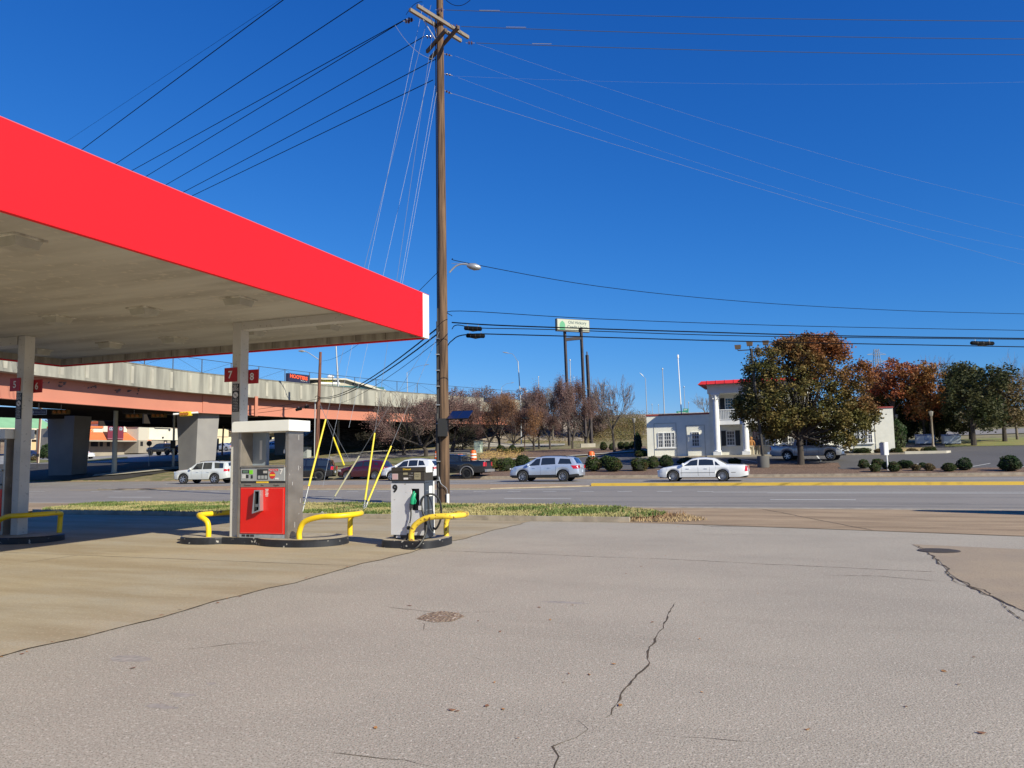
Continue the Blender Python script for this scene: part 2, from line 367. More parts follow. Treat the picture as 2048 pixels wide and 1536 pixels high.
# grass blades: uncountable -> stuff
def inside(p,poly):
    x,y=p; c=False; n=len(poly)
    for i in range(n):
        (a,b),(q,d)=poly[i],poly[(i+1)%n]
        if (b>y)!=(d>y) and x<(q-a)*(y-b)/(d-b)+a: c=not c
    return c
def grass(name,label,poly,n,z,hmax,mats,seed,clump=None):
    r=random.Random(seed); mb=MB(); us=[p[0] for p in poly]; vs=[p[1] for p in poly]
    V=[];F=[];MI=[]
    for _ in range(n):
        u=r.uniform(min(us),max(us)); v=r.uniform(min(vs),max(vs))
        if not inside((u,v),poly): continue
        g=math.sin(u*.9+1)+math.sin(v*1.6+u*.4)+math.sin(u*2.3-v)+r.gauss(0,.7)
        mi=0 if g>1.1 else 1
        h=hmax*r.uniform(.35,1)*(1.15 if mi==0 else .7); a=r.uniform(0,6.28); w=r.uniform(.008,.02)*(1.6 if mi==0 else 1)
        zz=z(u,v) if callable(z) else z
        b=W(u,v,zz); dx,dy=math.cos(a)*w,math.sin(a)*w; l=Vector((r.gauss(0,.4)*h,r.gauss(0,.4)*h,h))
        o=len(V); V+=[b+Vector((-dx,-dy,0)),b+Vector((dx,dy,0)),b+l*.6+Vector((dx*.7,dy*.7,0)),b+l*1.05]; F.append((o,o+1,o+2,o+3)); MI.append(mi)
    mb.v=[tuple(p) for p in V]; mb.f=[list(f) for f in F]; mb.m=MI; mb.sm=[False]*len(F)
    o=stuff(mb.build(name,mats,recalc=False)); o['label']=label; o['category']='grass'; return o
m_g1=mat('green_blade',(.075,.125,.022),.7,c2=(.14,.17,.04),ns=2,world=True); m_g2=mat('dry_blade',(.40,.33,.15),.8,c2=(.28,.26,.10),ns=1.5,world=True)
grass('verge_grass','patchy green and straw coloured grass on the strip between forecourt kerb and road',GV,75000,.1,.10,[m_g1,m_g2],5)
grass('kerb_weeds','dead brown weeds crowding the broken right end of the grass strip',[(-4.6,20.1),(-3.2,20.0),(-2.4,20.9),(-3.3,22.3),(-4.3,21.5)],1500,.02,.16,[mat('brown_weed',(.25,.15,.08),.9),mat('straw_weed',(.36,.26,.14),.9)],8)
# median, kerbs, lane markings
plain('brick_median',m_brick,[(-44.2,39.0),(-42,38.7),(-16,39.3),(-11.3,42.4),(-11.3,43.6),(-14,45.6),(-36,45.4),(-44.2,39.7)],.012)
kerbline('kerb',[(-45,39.6),(-44.3,38.9),(-42,38.6),(-16,39.1),(-11.3,42.4)],.18,.05,m_kerb)
struct(MB().box(-11.3,80,42.75,43.25,0,.15).build('yellow_kerb',m_ykerb,loc=(0,0,0),rotz=-TH))
mk=MB()
def line(u0,u1,v,w=.12,z=.006):
    w*=1.25; mk.add([W(u0,v-w/2,z),W(u1,v-w/2,z),W(u1,v+w/2,z),W(u0,v+w/2,z)],[(0,1,2,3)])
for u in(-65.5,-54.9,-44.3,-33.75,-22.6,-11.76,-1.2,9.4,20): line(u,u+2.9,30.3,.13)
u=-42
while u<-4.2: line(u,u+.7,36.4,.13); u+=1.87
line(-3.9,70,35.85,.13); line(-3.9,2,34.9,.01)
mk.add([W(-1.5,35.2,.006),W(-1.5,35.05,.006),W(60,33.9,.006),W(60,34.06,.006)],[(0,1,2,3)])
line(-70,70,51.3,.14); 
u=-60
while u<60: line(u,u+1.2,46.9,.12); u+=3.4
line(-42,-11,38.35,.12) ; line(-120,-46,36.4,.12)
struct(mk.build('lane_marking',m_wline,recalc=False))
struct(MB().add([W(-46,38.1,.0065),W(-16,38.6,.0065),W(-11,42.2,.0065),W(-11,42.45,.0065),W(-16,38.85,.0065),W(-46,38.3,.0065)],[(0,1,2,3,4,5)]).build('lane_marking',m_ykerb,recalc=False))
# tar seams on the near lanes
for k,(v,a,b) in enumerate([(27.9,-16,30),(28.6,-60,5),(32.2,-20,60),(26.7,-12,18)]): joint([(a,v),((a+b)/2,v+.08),(b,v)],.07,'tar_seam',m=mat('tar',(.12,.12,.12),.7),jit=.012,seed=60+k,z=.005)
# far side of the road
struct(MB().box(-70,90,55.2,56.9,0,.02).build('gutter_pan',m_apron,rotz=-TH))
struct(MB().box(-27.5,90,56.9,57.12,0,.2).build('kerb',m_kerb,rotz=-TH))
sheet('mulch_bed',m_mulch,57.1,62.2,-27.5,2.4,.05); sheet('mulch_bed',m_mulch,57.1,60.8,2.4,22,.05)
sheet('bank_parking_lot',m_dlot,60.5,84,lin((60.5,2.3),(62.2,2.4),(62.3,-30),(84,-20)),60,.03)
sheet('bank_parking_lot',m_dlot,84.02,88.5,9.6,60,.028)
sheet('mulch_bed',m_mulch,62.2,66.2,-5.2,2.6,.06)     # island under the big tree
sheet('building_walk',m_tan,74.6,77.3,-14.6,8.3,.12)
struct(MB().add([W(a,b,z) for a,b,z in((-14.6,74.5,1.35),(8.3,74.5,1.35),(8.3,74.5,1.49),(-14.6,74.5,1.49),(8.3,74.7,1.49),(-14.6,74.7,1.49))],[(0,1,2,3),(3,2,4,5)]).build('kerb',m_kerb,recalc=False))
kerbline('kerb',[(8.3,74.6),(11.6,75.4),(12.2,77),(11.4,83)],.18,.35,m_pale,1.25)
sheet('dry_planting_bed',mat('dry_bed',(.35,.26,.12),.95,c2=(.25,.19,.10),ns=3,world=True,bump=1,bs=9),75.5,84,8.3,11.6,.1)
for k,(u0,v0_,u1,v1_) in enumerate([(-3,66.5,-6,73),(4.2,62.6,5.3,66),(6.8,61.4,8,64.5),(10.5,61,12.6,64.2),(13.5,60.9,16.5,64),(1.4,68,1.2,73.8),(5.5,76,7.5,76)]):
    joint([(u0,v0_),(u1,v1_)],.0) if 0 else None
    a,b=W(u0,v0_,T(v0_)+.045),W(u1,v1_,T(v1_)+.045); n=Vector((b.y-a.y,a.x-b.x,0)).normalized()*.06
    struct(MB().add([a-n,a+n,b+n,b-n],[(0,1,2,3)]).build('bay_line',m_wline,recalc=False))
# mulch island and ramp behind
pxstrip('mulch_bed',m_mulch,[(962,921),(1000,921),(1060,917),(1120,914),(1180,910),(1240,905),(1292,901)],[(962,908),(1000,905),(1060,902),(1120,899),(1180,898),(1240,895),(1292,893)],.04)
pxstrip('leaf_litter',mat('yellow_litter',(.42,.30,.10),.9,c2=(.22,.13,.07),ns=3,world=True),[(960,917),(1000,917),(1040,914)],[(960,910),(1000,911),(1030,910)],.05)
pxstrip('kerb',m_pale,[(900,927),(1000,922.8),(1060,919),(1120,915.5),(1180,911.5),(1292,903)],[(900,925.5),(1000,921),(1060,917),(1120,914),(1180,910),(1292,901.5)],.12,k=1)
pxstrip('exit_ramp',m_pale,[(660,918),(700,911),(760,904),(830,896),(900,893),(1000,894),(1060,893.5),(1130,891)],[(660,914),(700,907),(760,901),(830,892),(900,886),(1000,887),(1060,888),(1130,888)],.06)
pxstrip('exit_ramp',m_road,[(640,929),(700,924),(760,918),(860,912),(940,910)],[(640,918),(700,911),(760,905),(860,898),(940,899)],.05)
pxstrip('grass_strip',m_soil,[(640,936),(720,930),(790,928),(860,928)],[(640,929.5),(720,922),(790,915),(860,914)],.04)
# cross street and lots under and beyond the overpass
sheet('cross_street',asphalt('shade_asphalt',(.06,.055,.05),(.05,.046,.042),(.04,.037,.035),(.075,.07,.065),30,.25),57.02,84,-170,lin((57,-62),(72,-66),(84,-76)),.02)  # asphalt colour darkened to carry the deep shade under the bridge
sheet('restaurant_parking_lot',mat('far_lot',(.30,.29,.28),.9,c2=(.24,.235,.23),ns=.3,world=True),84.02,124,-190,lin((84,-76),(105,-88),(124,-84)),.02)
pxstrip('traffic_island',m_pale,[(184,955),(250,950),(330,942),(400,938),(460,936)],[(190,951),(250,945),(330,937),(400,931),(460,926)],.14)
pxstrip('grass_strip',m_soil,[(165,925),(210,922),(255,918)],[(165,922),(210,917.5),(255,914)],.06)
pxstrip('grass_strip',m_soil,[(40,927),(80,926),(112,925)],[(40,920),(80,920),(112,921)],.06)
# ------------------------------------------------------------ fuel canopy
def shift(mb,o): mb.v=[(x-o[0],y-o[1],z-o[2]) for x,y,z in mb.v]; return mb
class G:   # group of parts written in absolute (u,v,z) coordinates under one thing
    def __init__(s,name,label,cat,o,group=None):
        s.o=o; s.r=thing(name,label,cat,W(*o),-TH,group)
    zm=None
    def part(s,mb,name,mats,parent=None,bev=0):
        if s.zm: s.zm(mb)
        ob=shift(mb,s.o).build(name,mats,parent or s.r)
        if bev: bevel(ob,bev)
        return ob
m_red=mat('canopy_red',(.80,.010,.018),.6,c2=(.74,.010,.017),ns=.4,spec=.25,rvar=.05)
m_white=mat('white_paint',(.80,.80,.78),.45,c2=(.72,.72,.70),ns=1.2)
m_soffit=mat('soffit_stucco',(.54,.52,.46),.95,c2=(.38,.355,.305),ns=.9,nd=7,lo=.36,hi=.68,st=(.35,2.2,1),bump=.7,bs=26,c3=(.55,.51,.43),ns3=7,lo3=.58,hi3=.7)
m_sofside=mat('soffit_board',(.42,.38,.31),.9,c2=(.25,.22,.18),ns=2,st=(3,3,.4),nd=6)
m_lens=mat('light_lens',(.46,.44,.37),.45,c2=(.38,.36,.30),ns=4); m_lframe=mat('light_frame',(.72,.69,.60),.6,c2=(.35,.32,.26),ns=6)
m_colp=mat('column_paint',(.60,.58,.54),.55,c2=(.50,.48,.44),ns=1.2,nd=6,c3=(.33,.31,.28),ns3=18,lo3=.66,hi3=.72)
m_signred=mat('sign_red',(.42,.01,.018),.5,c2=(.36,.01,.015),ns=4); m_signw=mat('sign_white',(.72,.68,.66),.5); m_blk=mat('black_sign',(.012,.012,.012),.5)
m_black=mat('black_rubber',(.015,.015,.016),.55)
cu0,cu1,cv0,cv1=-20.3,-8.25,-1.0,16.45; zb,zt=4.60,5.66
cg=G('fuel_canopy','wide flat red fuel canopy over the pumps with stained stucco soffit','canopy',(-14.3,7.7,0))
def fascia(a,b,name,m,out):
    mb=MB(); (x0,y0),(x1,y1)=a,b
    dx,dy=x1-x0,y1-y0; L=math.hypot(dx,dy); nx,ny=out[0]*.08,out[1]*.08
    P=[(x0,y0),(x1,y1),(x1-nx,y1-ny),(x0-nx,y0-ny)]
    mb.prism(P,zb,zt,0); return cg.part(mb,name,m,bev=.008)
fascia((cu1,cv0),(cu1,cv1-.32),'fascia',m_red,(1,0))
fascia((cu1,cv1-.318),(cu1,cv1),'corner_panel',m_white,(1,0))
fascia((cu1-.08,cv1),(cu0,cv1),'fascia',m_red,(0,1)); fascia((cu0,cv1-.08),(cu0,cv0),'fascia',m_red,(-1,0)); fascia((cu0+.08,cv0),(cu1-.08,cv0),'fascia',m_red,(0,-1))
mb=MB().box(cu0+.08,cu1-.08,cv0+.08,cv1-.08,4.80,5.6,0); sf=cg.part(mb,'soffit',m_soffit)
mb=MB()
mb.box(cu0+.1,cu1-.1,cv1-.2,cv1-.085,4.635,4.8); mb.box(cu0+.085,cu0+.2,cv0,cv1-.2,4.635,4.8); mb.box(cu1-.17,cu1-.085,cv0,cv1-.2,4.645,4.8)
for k in range(14):
    u=cu0+1+k*.83; mb.box(u,u+.012,cv1-.203,cv1-.2,4.64,4.8,1)
cg.part(mb,'inner_trim',[m_sofside,m_crack])
mb=MB().box(cu0,cu1,cv0,cv1,zt+.001,zt+.012); cg.part(mb,'top_flashing',mat('flashing',(.62,.10,.12),.4))

# columns: u, v
def canopy_column(u,v,n1,n2,beam=None):
    mb=MB().box(u-.115,u+.115,v-.13,v+.13,.14,4.8); cl=cg.part(mb,'column',m_colp,bev=.012)
    if beam: cg.part(MB().box(u+.116,beam,v-.125,v+.125,4.62,4.80),'beam',m_colp,bev=.01)
    z0=3.49
    for n,side in((n1,-1),(n2,1)):
        if n is None: continue
        vv=v-.145 if side<0 else v+.155
        a,b=(u-.30,u+.03) if side<0 else (u-.0,u+.36)
        z=z0-(.0 if side<0 else .03)
        mb=MB().box(a,b,vv-.012,vv+.012,z,z+.31,0); mb.text(n,.155,(a+b)/2+(.02 if side>0 else 0),vv-.013,z+.08,1,off=.02)
        shift(mb,cg.o).build('number_sign',[m_signred,m_signw],cl)
    if n1:
        v_=v-.1315; dz=.40; k_=.8; n_=MB(); mb=n_; mb.box(u-.09,u+.09,v-.142,v-.1315,2.83,3.44,0)
        y=v-.1425
        mb.text('SELF',.062,u,y,3.36,1,wfit=.12,off=.01); mb.text('SERVE',.062,u,y,3.285,1,wfit=.155,off=.01)
        RXn=Matrix.Rotation(R(90),4,'X')
        mb.lathe([(0,0),(.066,0),(.066,.002),(0,.002)],24,1,Matrix.Translation((u,y,3.195))@RXn)
        mb.bar((u-.048,y-.004,3.245),(u+.048,y-.004,3.145),.010,.003,0); mb.box(u-.032,u+.028,y-.0033,y-.0025,3.19,3.202,0)
        for k,t_ in enumerate(['NO SMOKING','STOP MOTOR','WARNING','IT IS UNSAFE','TO DISPENSE','GASOLINE INTO','UNAPPROVED','CONTAINERS']):
            mb.text(t_,.019,u,y,3.095-k*.034,1,wfit=.14 if k!=2 else .12,off=.01)
        shift(mb,cg.o).build('notice_sign',[m_blk,m_signw],cl)
    return cl
canopy_column(-11.50,13.69,'7','8',cu1-.18)
canopy_column(-17.16,12.96,'5','6')
cg.part(MB().box(cu0+.2,-17.35,12.85,13.2,4.60,4.80),'beam',m_colp)
for u in(-11.52,-17.24): cg.part(MB().box(u-.105,u+.105,3.8,4.24,.14,4.8),'column',m_colp,bev=.012)
# light fixtures
for px,py in((37,497),(115,647),(289,631),(477,612),(220,697),(347,687),(505,672),(656,661),(78,710)):
    u,v=UV(gz(px,py,4.66))
    q=G.__new__(G); q.o=cg.o; q.r=cg.r
    mb=MB(); h=.21; k=.165
    V=[(u+a*h,v+b*h,4.795) for a,b in((-1,-1),(1,-1),(1,1),(-1,1))]+[(u+a*k,v+b*k,4.655) for a,b in((-1,-1),(1,-1),(1,1),(-1,1))]
    mb.add(V,[(0,1,5,4),(1,2,6,5),(2,3,7,6),(3,0,4,7),(4,5,6,7)])
    fx=cg.part(mb,'light_fixture',m_lens)
    mb=MB(); 
    for a,b,c_,d in((-.24,.24,-.24,-.2),(-.24,.24,.2,.24),(-.24,-.2,-.2,.2),(.2,.24,-.2,.2)): mb.box(u+a,u+b,v+c_,v+d,4.772,4.798)
    shift(mb,cg.o).build('frame',m_lframe,fx)
# ------------------------------------------------------------ pump islands
m_isl=mat('island_top',(.40,.34,.25),.9,c2=(.31,.26,.19),ns=2.5,c3=(.2,.17,.13),ns3=9,lo3=.6,hi3=.7)
m_islb=mat('black_kerb_paint',(.018,.02,.026),.5,c2=(.012,.012,.014),ns=4,c3=(.35,.33,.30),ns3=11,lo3=.66,hi3=.69)
def island(label,ua,ub,vc,hv,mid=None,o=None):
    g=G('pump_island',label,'pump island',o or ((ua+ub)/2,vc,0))
    N=60; top=[];bot=[]
    for i in range(N+1):
        u=ua+(ub-ua)*(.5-.5*math.cos(math.pi*i/N)); rl=hv*1.15
        def lobe(c_,rad): d=(u-c_)/rad; return math.sqrt(max(0,1-abs(d)**2.4))*hv if abs(d)<1 else 0
        if mid:
            h=max(lobe(ua+mid[0],mid[0]),lobe(ub-mid[1],mid[1]),mid[2] if ua+mid[0]<u<ub-mid[1] else 0)
        else: h=hv*(1-abs((2*u-ua-ub)/(ub-ua))**6)**.5
        top.append((u,vc+h)); bot.append((u,vc-h))
    poly=bot+top[::-1][1:-1]
    inn=[((x-(ua+ub)/2)*.985+(ua+ub)/2,(y-vc)*.965+vc) for x,y in poly]
    mb=MB(); n=len(poly)
    V=[(x,y,0) for x,y in poly]+[(x,y,.125) for x,y in poly]+[(x,y,.15) for x,y in inn]
    mb.add(V,[(i,(i+1)%n,n+(i+1)%n,n+i) for i in range(n)]+[(n+i,n+(i+1)%n,2*n+(i+1)%n,2*n+i) for i in range(n)])
    g.part(mb,'kerb_face',m_islb)
    mb=MB(); mb.add([(x,y,.15) for x,y in inn],[tuple(range(n))]); g.part(mb,'slab',m_isl)
    return g
island('dumbbell shaped concrete island with chipped black kerb under the red pump',-12.98,-8.98,13.92,.74,(.72,1.0,.5))
island('small black sided island carrying the white diesel pump',-8.06,-6.78,14.2,.62)
island('shaded concrete island under the leftmost canopy column',-20.5,-16.05,12.95,.72,(.8,1.0,.55))
# ------------------------------------------------------------ bent yellow guards
m_yel=mat('yellow_enamel',(.80,.56,.012),.42,c2=(.74,.50,.012),ns=3,c3=(.20,.10,.03),ns3=9,lo3=.70,hi3=.73)
m_yelw=mat('worn_yellow_enamel',(.80,.57,.05),.45,c2=(.72,.5,.04),ns=3,c3=(.22,.10,.03),ns3=14,lo3=.55,hi3=.62)
def smooth(P,n=8):
    P=[Vector(p) for p in P]; out=[]
    for i in range(len(P)-1):
        a=P[max(i-1,0)];b=P[i];c_=P[i+1];d=P[min(i+2,len(P)-1)]
        for k in range(n):
            t=k/n; out.append(.5*((2*b)+(c_-a)*t+(2*a-5*b+4*c_-d)*t*t+(3*b-a-3*c_+d)*t**3))
    return out+[P[-1]]
def guard(label,pts,m=m_yel,cap=False):
    o=(pts[0][0],pts[0][1],.15); g=G('pump_guard',label,'guard rail',o,'yellow tube guards at the pump islands')
    g.part(MB().tube(smooth(pts),.057,14),'tube',m)
    if cap:
        p=Vector(pts[3]); mb=MB(); r=random.Random(2)
        for k in range(9): a=p+Vector((r.uniform(-.02,.08),r.uniform(-.05,.05),r.uniform(.04,.1))); mb.add([a,a+Vector((.05,.01,.02)),a+Vector((.03,.05,.03))],[(0,1,2)])
        g.part(mb,'paper_scrap',m_white)
    return g
guard('glossy yellow tube guard right of the red pump with a paper scrap on it',[(-9.72,13.42,.14),(-9.72,13.42,.30),(-9.60,13.42,.50),(-9.25,13.44,.60),(-8.90,13.5,.62),(-8.70,13.75,.63),(-8.70,14.1,.63),(-8.90,14.38,.62),(-9.12,14.42,.54),(-9.15,14.42,.36),(-9.15,14.42,.14)],cap=True)
guard('yellow tube guard left of the red pump, behind the grey column',[(-12.05,13.42,.14),(-12.05,13.42,.32),(-12.1,13.42,.48),(-12.3,13.44,.58),(-12.45,13.6,.6),(-12.42,13.95,.6),(-12.3,14.3,.6),(-11.9,14.4,.6),(-11.75,14.4,.5),(-11.75,14.4,.14)])
guard('scuffed yellow tube guard beside the diesel pump',[(-7.27,13.66,.14),(-7.27,13.66,.28),(-7.2,13.66,.44),(-7.0,13.68,.57),(-6.75,13.70,.62),(-6.45,13.76,.63),(-6.33,14.05,.63),(-6.45,14.45,.62),(-6.75,14.6,.60),(-6.95,14.62,.48),(-6.97,14.62,.14)],m_yelw)
guard('shaded yellow tube guard at the left edge of the picture',[(-17.25,12.45,.14),(-17.25,12.45,.30),(-17.15,12.45,.50),(-16.9,12.5,.60),(-16.55,12.6,.62),(-16.32,12.9,.63),(-16.34,13.25,.63),(-16.45,13.45,.6),(-16.52,13.5,.5),(-16.54,13.5,.14)])
# ------------------------------------------------------------ pumps
m_ss=mat('stainless',(.46,.40,.34),.36,.75,c2=(.34,.29,.245),ns=1.6,nd=5,st=(1,1,1.6),bump=.25,bs=2.2,rvar=.12)
m_ssd=mat('stainless_frame',(.40,.35,.30),.4,.6,c2=(.28,.25,.21),ns=3)
m_pred=mat('pump_red',(.68,.012,.006),.35,c2=(.62,.012,.006),ns=1.5,coat=.2); m_grey=mat('pump_grey',(.36,.37,.38),.5,c2=(.30,.31,.32),ns=3)
m_dark=mat('dark_plastic',(.03,.03,.032),.4); m_glass=mat('dark_glass',(.02,.022,.025),.12); m_lgrey=mat('light_grey_panel',(.55,.55,.55),.5)
m_bluep=mat('bluish_panel',(.24,.29,.34),.4,c2=(.20,.24,.29),ns=2); m_silver=mat('cast_silver',(.55,.55,.56),.35,.8); m_yst=mat('yellow_sticker',(.75,.50,.04),.5); m_grst=mat('green_sticker',(.20,.62,.03),.5); m_rst=mat('red_sticker',(.55,.03,.04),.5)
m_ltext=mat('dark_text',(.05,.05,.05),.6)
def pump(label,u0,v0,num,detail=True,mir=False):
    g=G('fuel_pump',label,'fuel pump',(u0,v0,.15)); w=1.15; d=.50
    X=lambda a:u0+a; Y=lambda b:v0+b
    B=lambda x0,x1,y0,y1,z0,z1,mi=0,mb=None:(mb or MB()).box(X(x0),X(x1),Y(y0),Y(y1),z0,z1,mi)
    # cabinet
    g.part(B(.0,w,.03,d-.03,.15,1.63),'cabinet',m_grey)
    mb=B(-.07,-.001,-.01,d,.15,2.38); g.part(mb,'side_panel',m_ssd,bev=.01)
    g.part(B(.0,.36,d-.13,d-.03,1.63,2.38),'rear_upright',m_bluep); g.part(B(.86,w,d-.13,d-.03,1.63,2.38),'rear_upright',m_bluep)
    mb=B(.19,.25,d-.136,d-.13,1.78,2.20); g.part(mb,'paper_label',m_lgrey)
    tp=g.part(B(-.16,w+.16,-.12,d+.12,2.37,2.60),'top_valance',m_white,bev=.008)
    # head
    hd=g.part(B(.01,w-.01,-.02,.4,1.33,1.62),'display_head',m_grey,bev=.01)
    g.part(B(.03,w-.01,-.04,.42,1.621,1.66),'head_top',m_ssd)
    def sub(mb,name,mats): return shift(mb,g.o).build(name,mats,hd)
    yF=-.021
    def pl(x0,x1,z0,z1,mi,mb,dy=.004): mb.box(X(x0),X(x1),Y(yF-dy),Y(yF),z0,z1,mi)
    mb=MB(); pl(.44,.72,1.365,1.585,0,mb,.003)
    for k in range(3): pl(.465+.085*k,.53+.085*k,1.38,1.45,1,mb,.006)
    pl(.60,.70,1.53,1.545,2,mb,.006); pl(.60,.70,1.50,1.515,2,mb,.006); sub(mb,'price_display',[m_dark,m_grey,m_signw])
    mb=MB(); pl(.05,.23,1.50,1.57,0,mb); pl(.07,.21,1.51,1.56,1,mb,.006); pl(.05,.14,1.39,1.48,2,mb); pl(.155,.22,1.40,1.47,0,mb); pl(.28,.33,1.39,1.46,0,mb); sub(mb,'card_reader',[m_dark,mat('lcd',(.10,.16,.12),.3),m_lgrey])
    mb=MB(); pl(.24,.33,1.48,1.565,0,mb); sub(mb,'green_sticker',m_grst)
    mb=MB(); pl(.74,.97,1.54,1.585,0,mb); mb.text('Please Pay First',.022,X(.855),Y(yF-.005),1.553,1,wfit=.2,off=.02)
    mb.lathe([(0,0),(.075,0),(.075,.003),(0,.003)],20,0,Matrix.Translation((X(.83),Y(yF),1.455))@Matrix.Rotation(R(90),4,'X')); pl(.765,.895,1.44,1.475,2,mb,.005); pl(.90,.98,1.365,1.40,1,mb,.005); sub(mb,'price_sticker',[m_rst,m_signw,m_yst])
    mb=MB(); mb.text(num,.11,X(1.06),Y(yF-.003),1.475,0,off=.03); sub(mb,'pump_number',m_signw)
    g.part(B(.01,w-.01,-.005,.1,1.29,1.328),'shadow_gap',m_dark)
    g.part(B(.42,.72,-.024,-.006,1.292,1.324),'warning_strip',m_yst)
    mb=B(.01,w-.01,-.022,.1,1.205,1.288)
    for t_,x in(('Premium',.20),('Plus',.58),('Regular',.94)): mb.text(t_,.032,X(x),Y(-.0225),1.23,1,off=.015)
    g.part(mb,'grade_strip',[m_ssd,m_ltext])
    dr=g.part(B(.012,w-.012,-.02,.03,.235,1.2),'door_panel',m_pred,bev=.008)
    mb=MB(); mb.box(X(.03),X(w-.03),Y(-.0225),Y(-.0202),.25,.256); mb.box(X(.03),X(w-.03),Y(-.0225),Y(-.0202),1.178,1.184); mb.box(X(1.105),X(1.112),Y(-.0225),Y(-.0202),.25,1.18)
    shift(mb,g.o).build('panel_edge',mat('light_red',(.75,.16,.12),.4),dr)
    mb=B(.0,w,-.005,.03,.152,.23); 
    for k,(a,b,m_) in enumerate([(.05,.14,1),(.17,.25,2),(.27,.37,1)]): mb.box(X(a),X(b),Y(-.008),Y(-.0045),.17,.215,m_)
    g.part(mb,'base_panel',[mat('base_grey',(.30,.33,.36),.5,c2=(.2,.22,.24),ns=7),m_dark,m_blk])
    # nozzle boot: leaning frame
    mb=MB(); P=lambda x,y,z:(X(x),Y(y),z)
    L=[(.455,1.15),(.60,1.15),(.61,.72),(.405,.66)]
    def fr(a,b,wd=.022): mb.add([P(a[0],-.02,a[1]),P(b[0],-.02,b[1]),P(b[0],-.13,b[1]),P(a[0],-.13,a[1])],[(0,1,2,3)]) 
    for i in range(4): fr(L[i],L[(i+1)%4])
    I=[(.478,1.125),(.578,1.125),(.575,.74),(.455,.70)]
    for i in range(4):
        a,b,c_,d_=L[i],L[(i+1)%4],I[(i+1)%4],I[i]
        mb.add([P(a[0],-.13,a[1]),P(b[0],-.13,b[1]),P(c_[0],-.13,c_[1]),P(d_[0],-.13,d_[1])],[(0,1,2,3)])
        mb.add([P(d_[0],-.13,d_[1]),P(c_[0],-.13,c_[1]),P(c_[0],-.024,c_[1]),P(d_[0],-.024,d_[1])],[(0,1,2,3)],1)
    mb.add([P(x,-.024,z) for x,z in I],[(0,1,2,3)],1)
    bt=g.part(mb,'nozzle_boot',[m_silver,m_dark])
    mb=MB(); mb.box(X(.465),X(.53),Y(-.09),Y(-.03),.80,.86); mb.box(X(.46),X(.50),Y(-.10),Y(-.03),.74,.80,1); shift(mb,g.o).build('hook',[m_silver,m_dark],bt)
    mb=MB()
    for k in range(6): mb.box(X(.655+(k%2)*.01),X(.735-(k%3)*.006),Y(-.0235),Y(-.0202),1.155-k*.028,1.168-k*.028)
    shift(mb,g.o).build('door_label',m_signw,dr)
    # short hose stub hanging in the opening
    g.part(MB().tube([P(.93,.30,2.37),P(.925,.30,2.2),P(.91,.30,2.05),P(.90,.30,1.97)],.011,6),'breakaway_hose',m_lgrey)
    g.part(MB().cyl(P(.90,.30,1.99),P(.895,.30,1.91),.03,8),'breakaway_coupling',m_silver)
    r=random.Random(5); mb=MB()
    for k in range(9): z=r.uniform(.3,2.3); y=r.uniform(.03,.44); mb.box(X(w+.0705),X(w+.072),Y(y),Y(y+.008),z,z+r.uniform(.01,.12))
    mb.box(X(w+.001),X(w+.07),Y(-.01),Y(d),.15,2.38,1); g.part(mb,'side_panel',[m_lgrey,m_ss])
    return g
pump('red fronted fuel pump numbered 7 with stainless sides and a white top',-11.25,13.46,'7')
pump('shaded fuel pump cut off by the left edge of the picture',-18.62,12.75,'5')
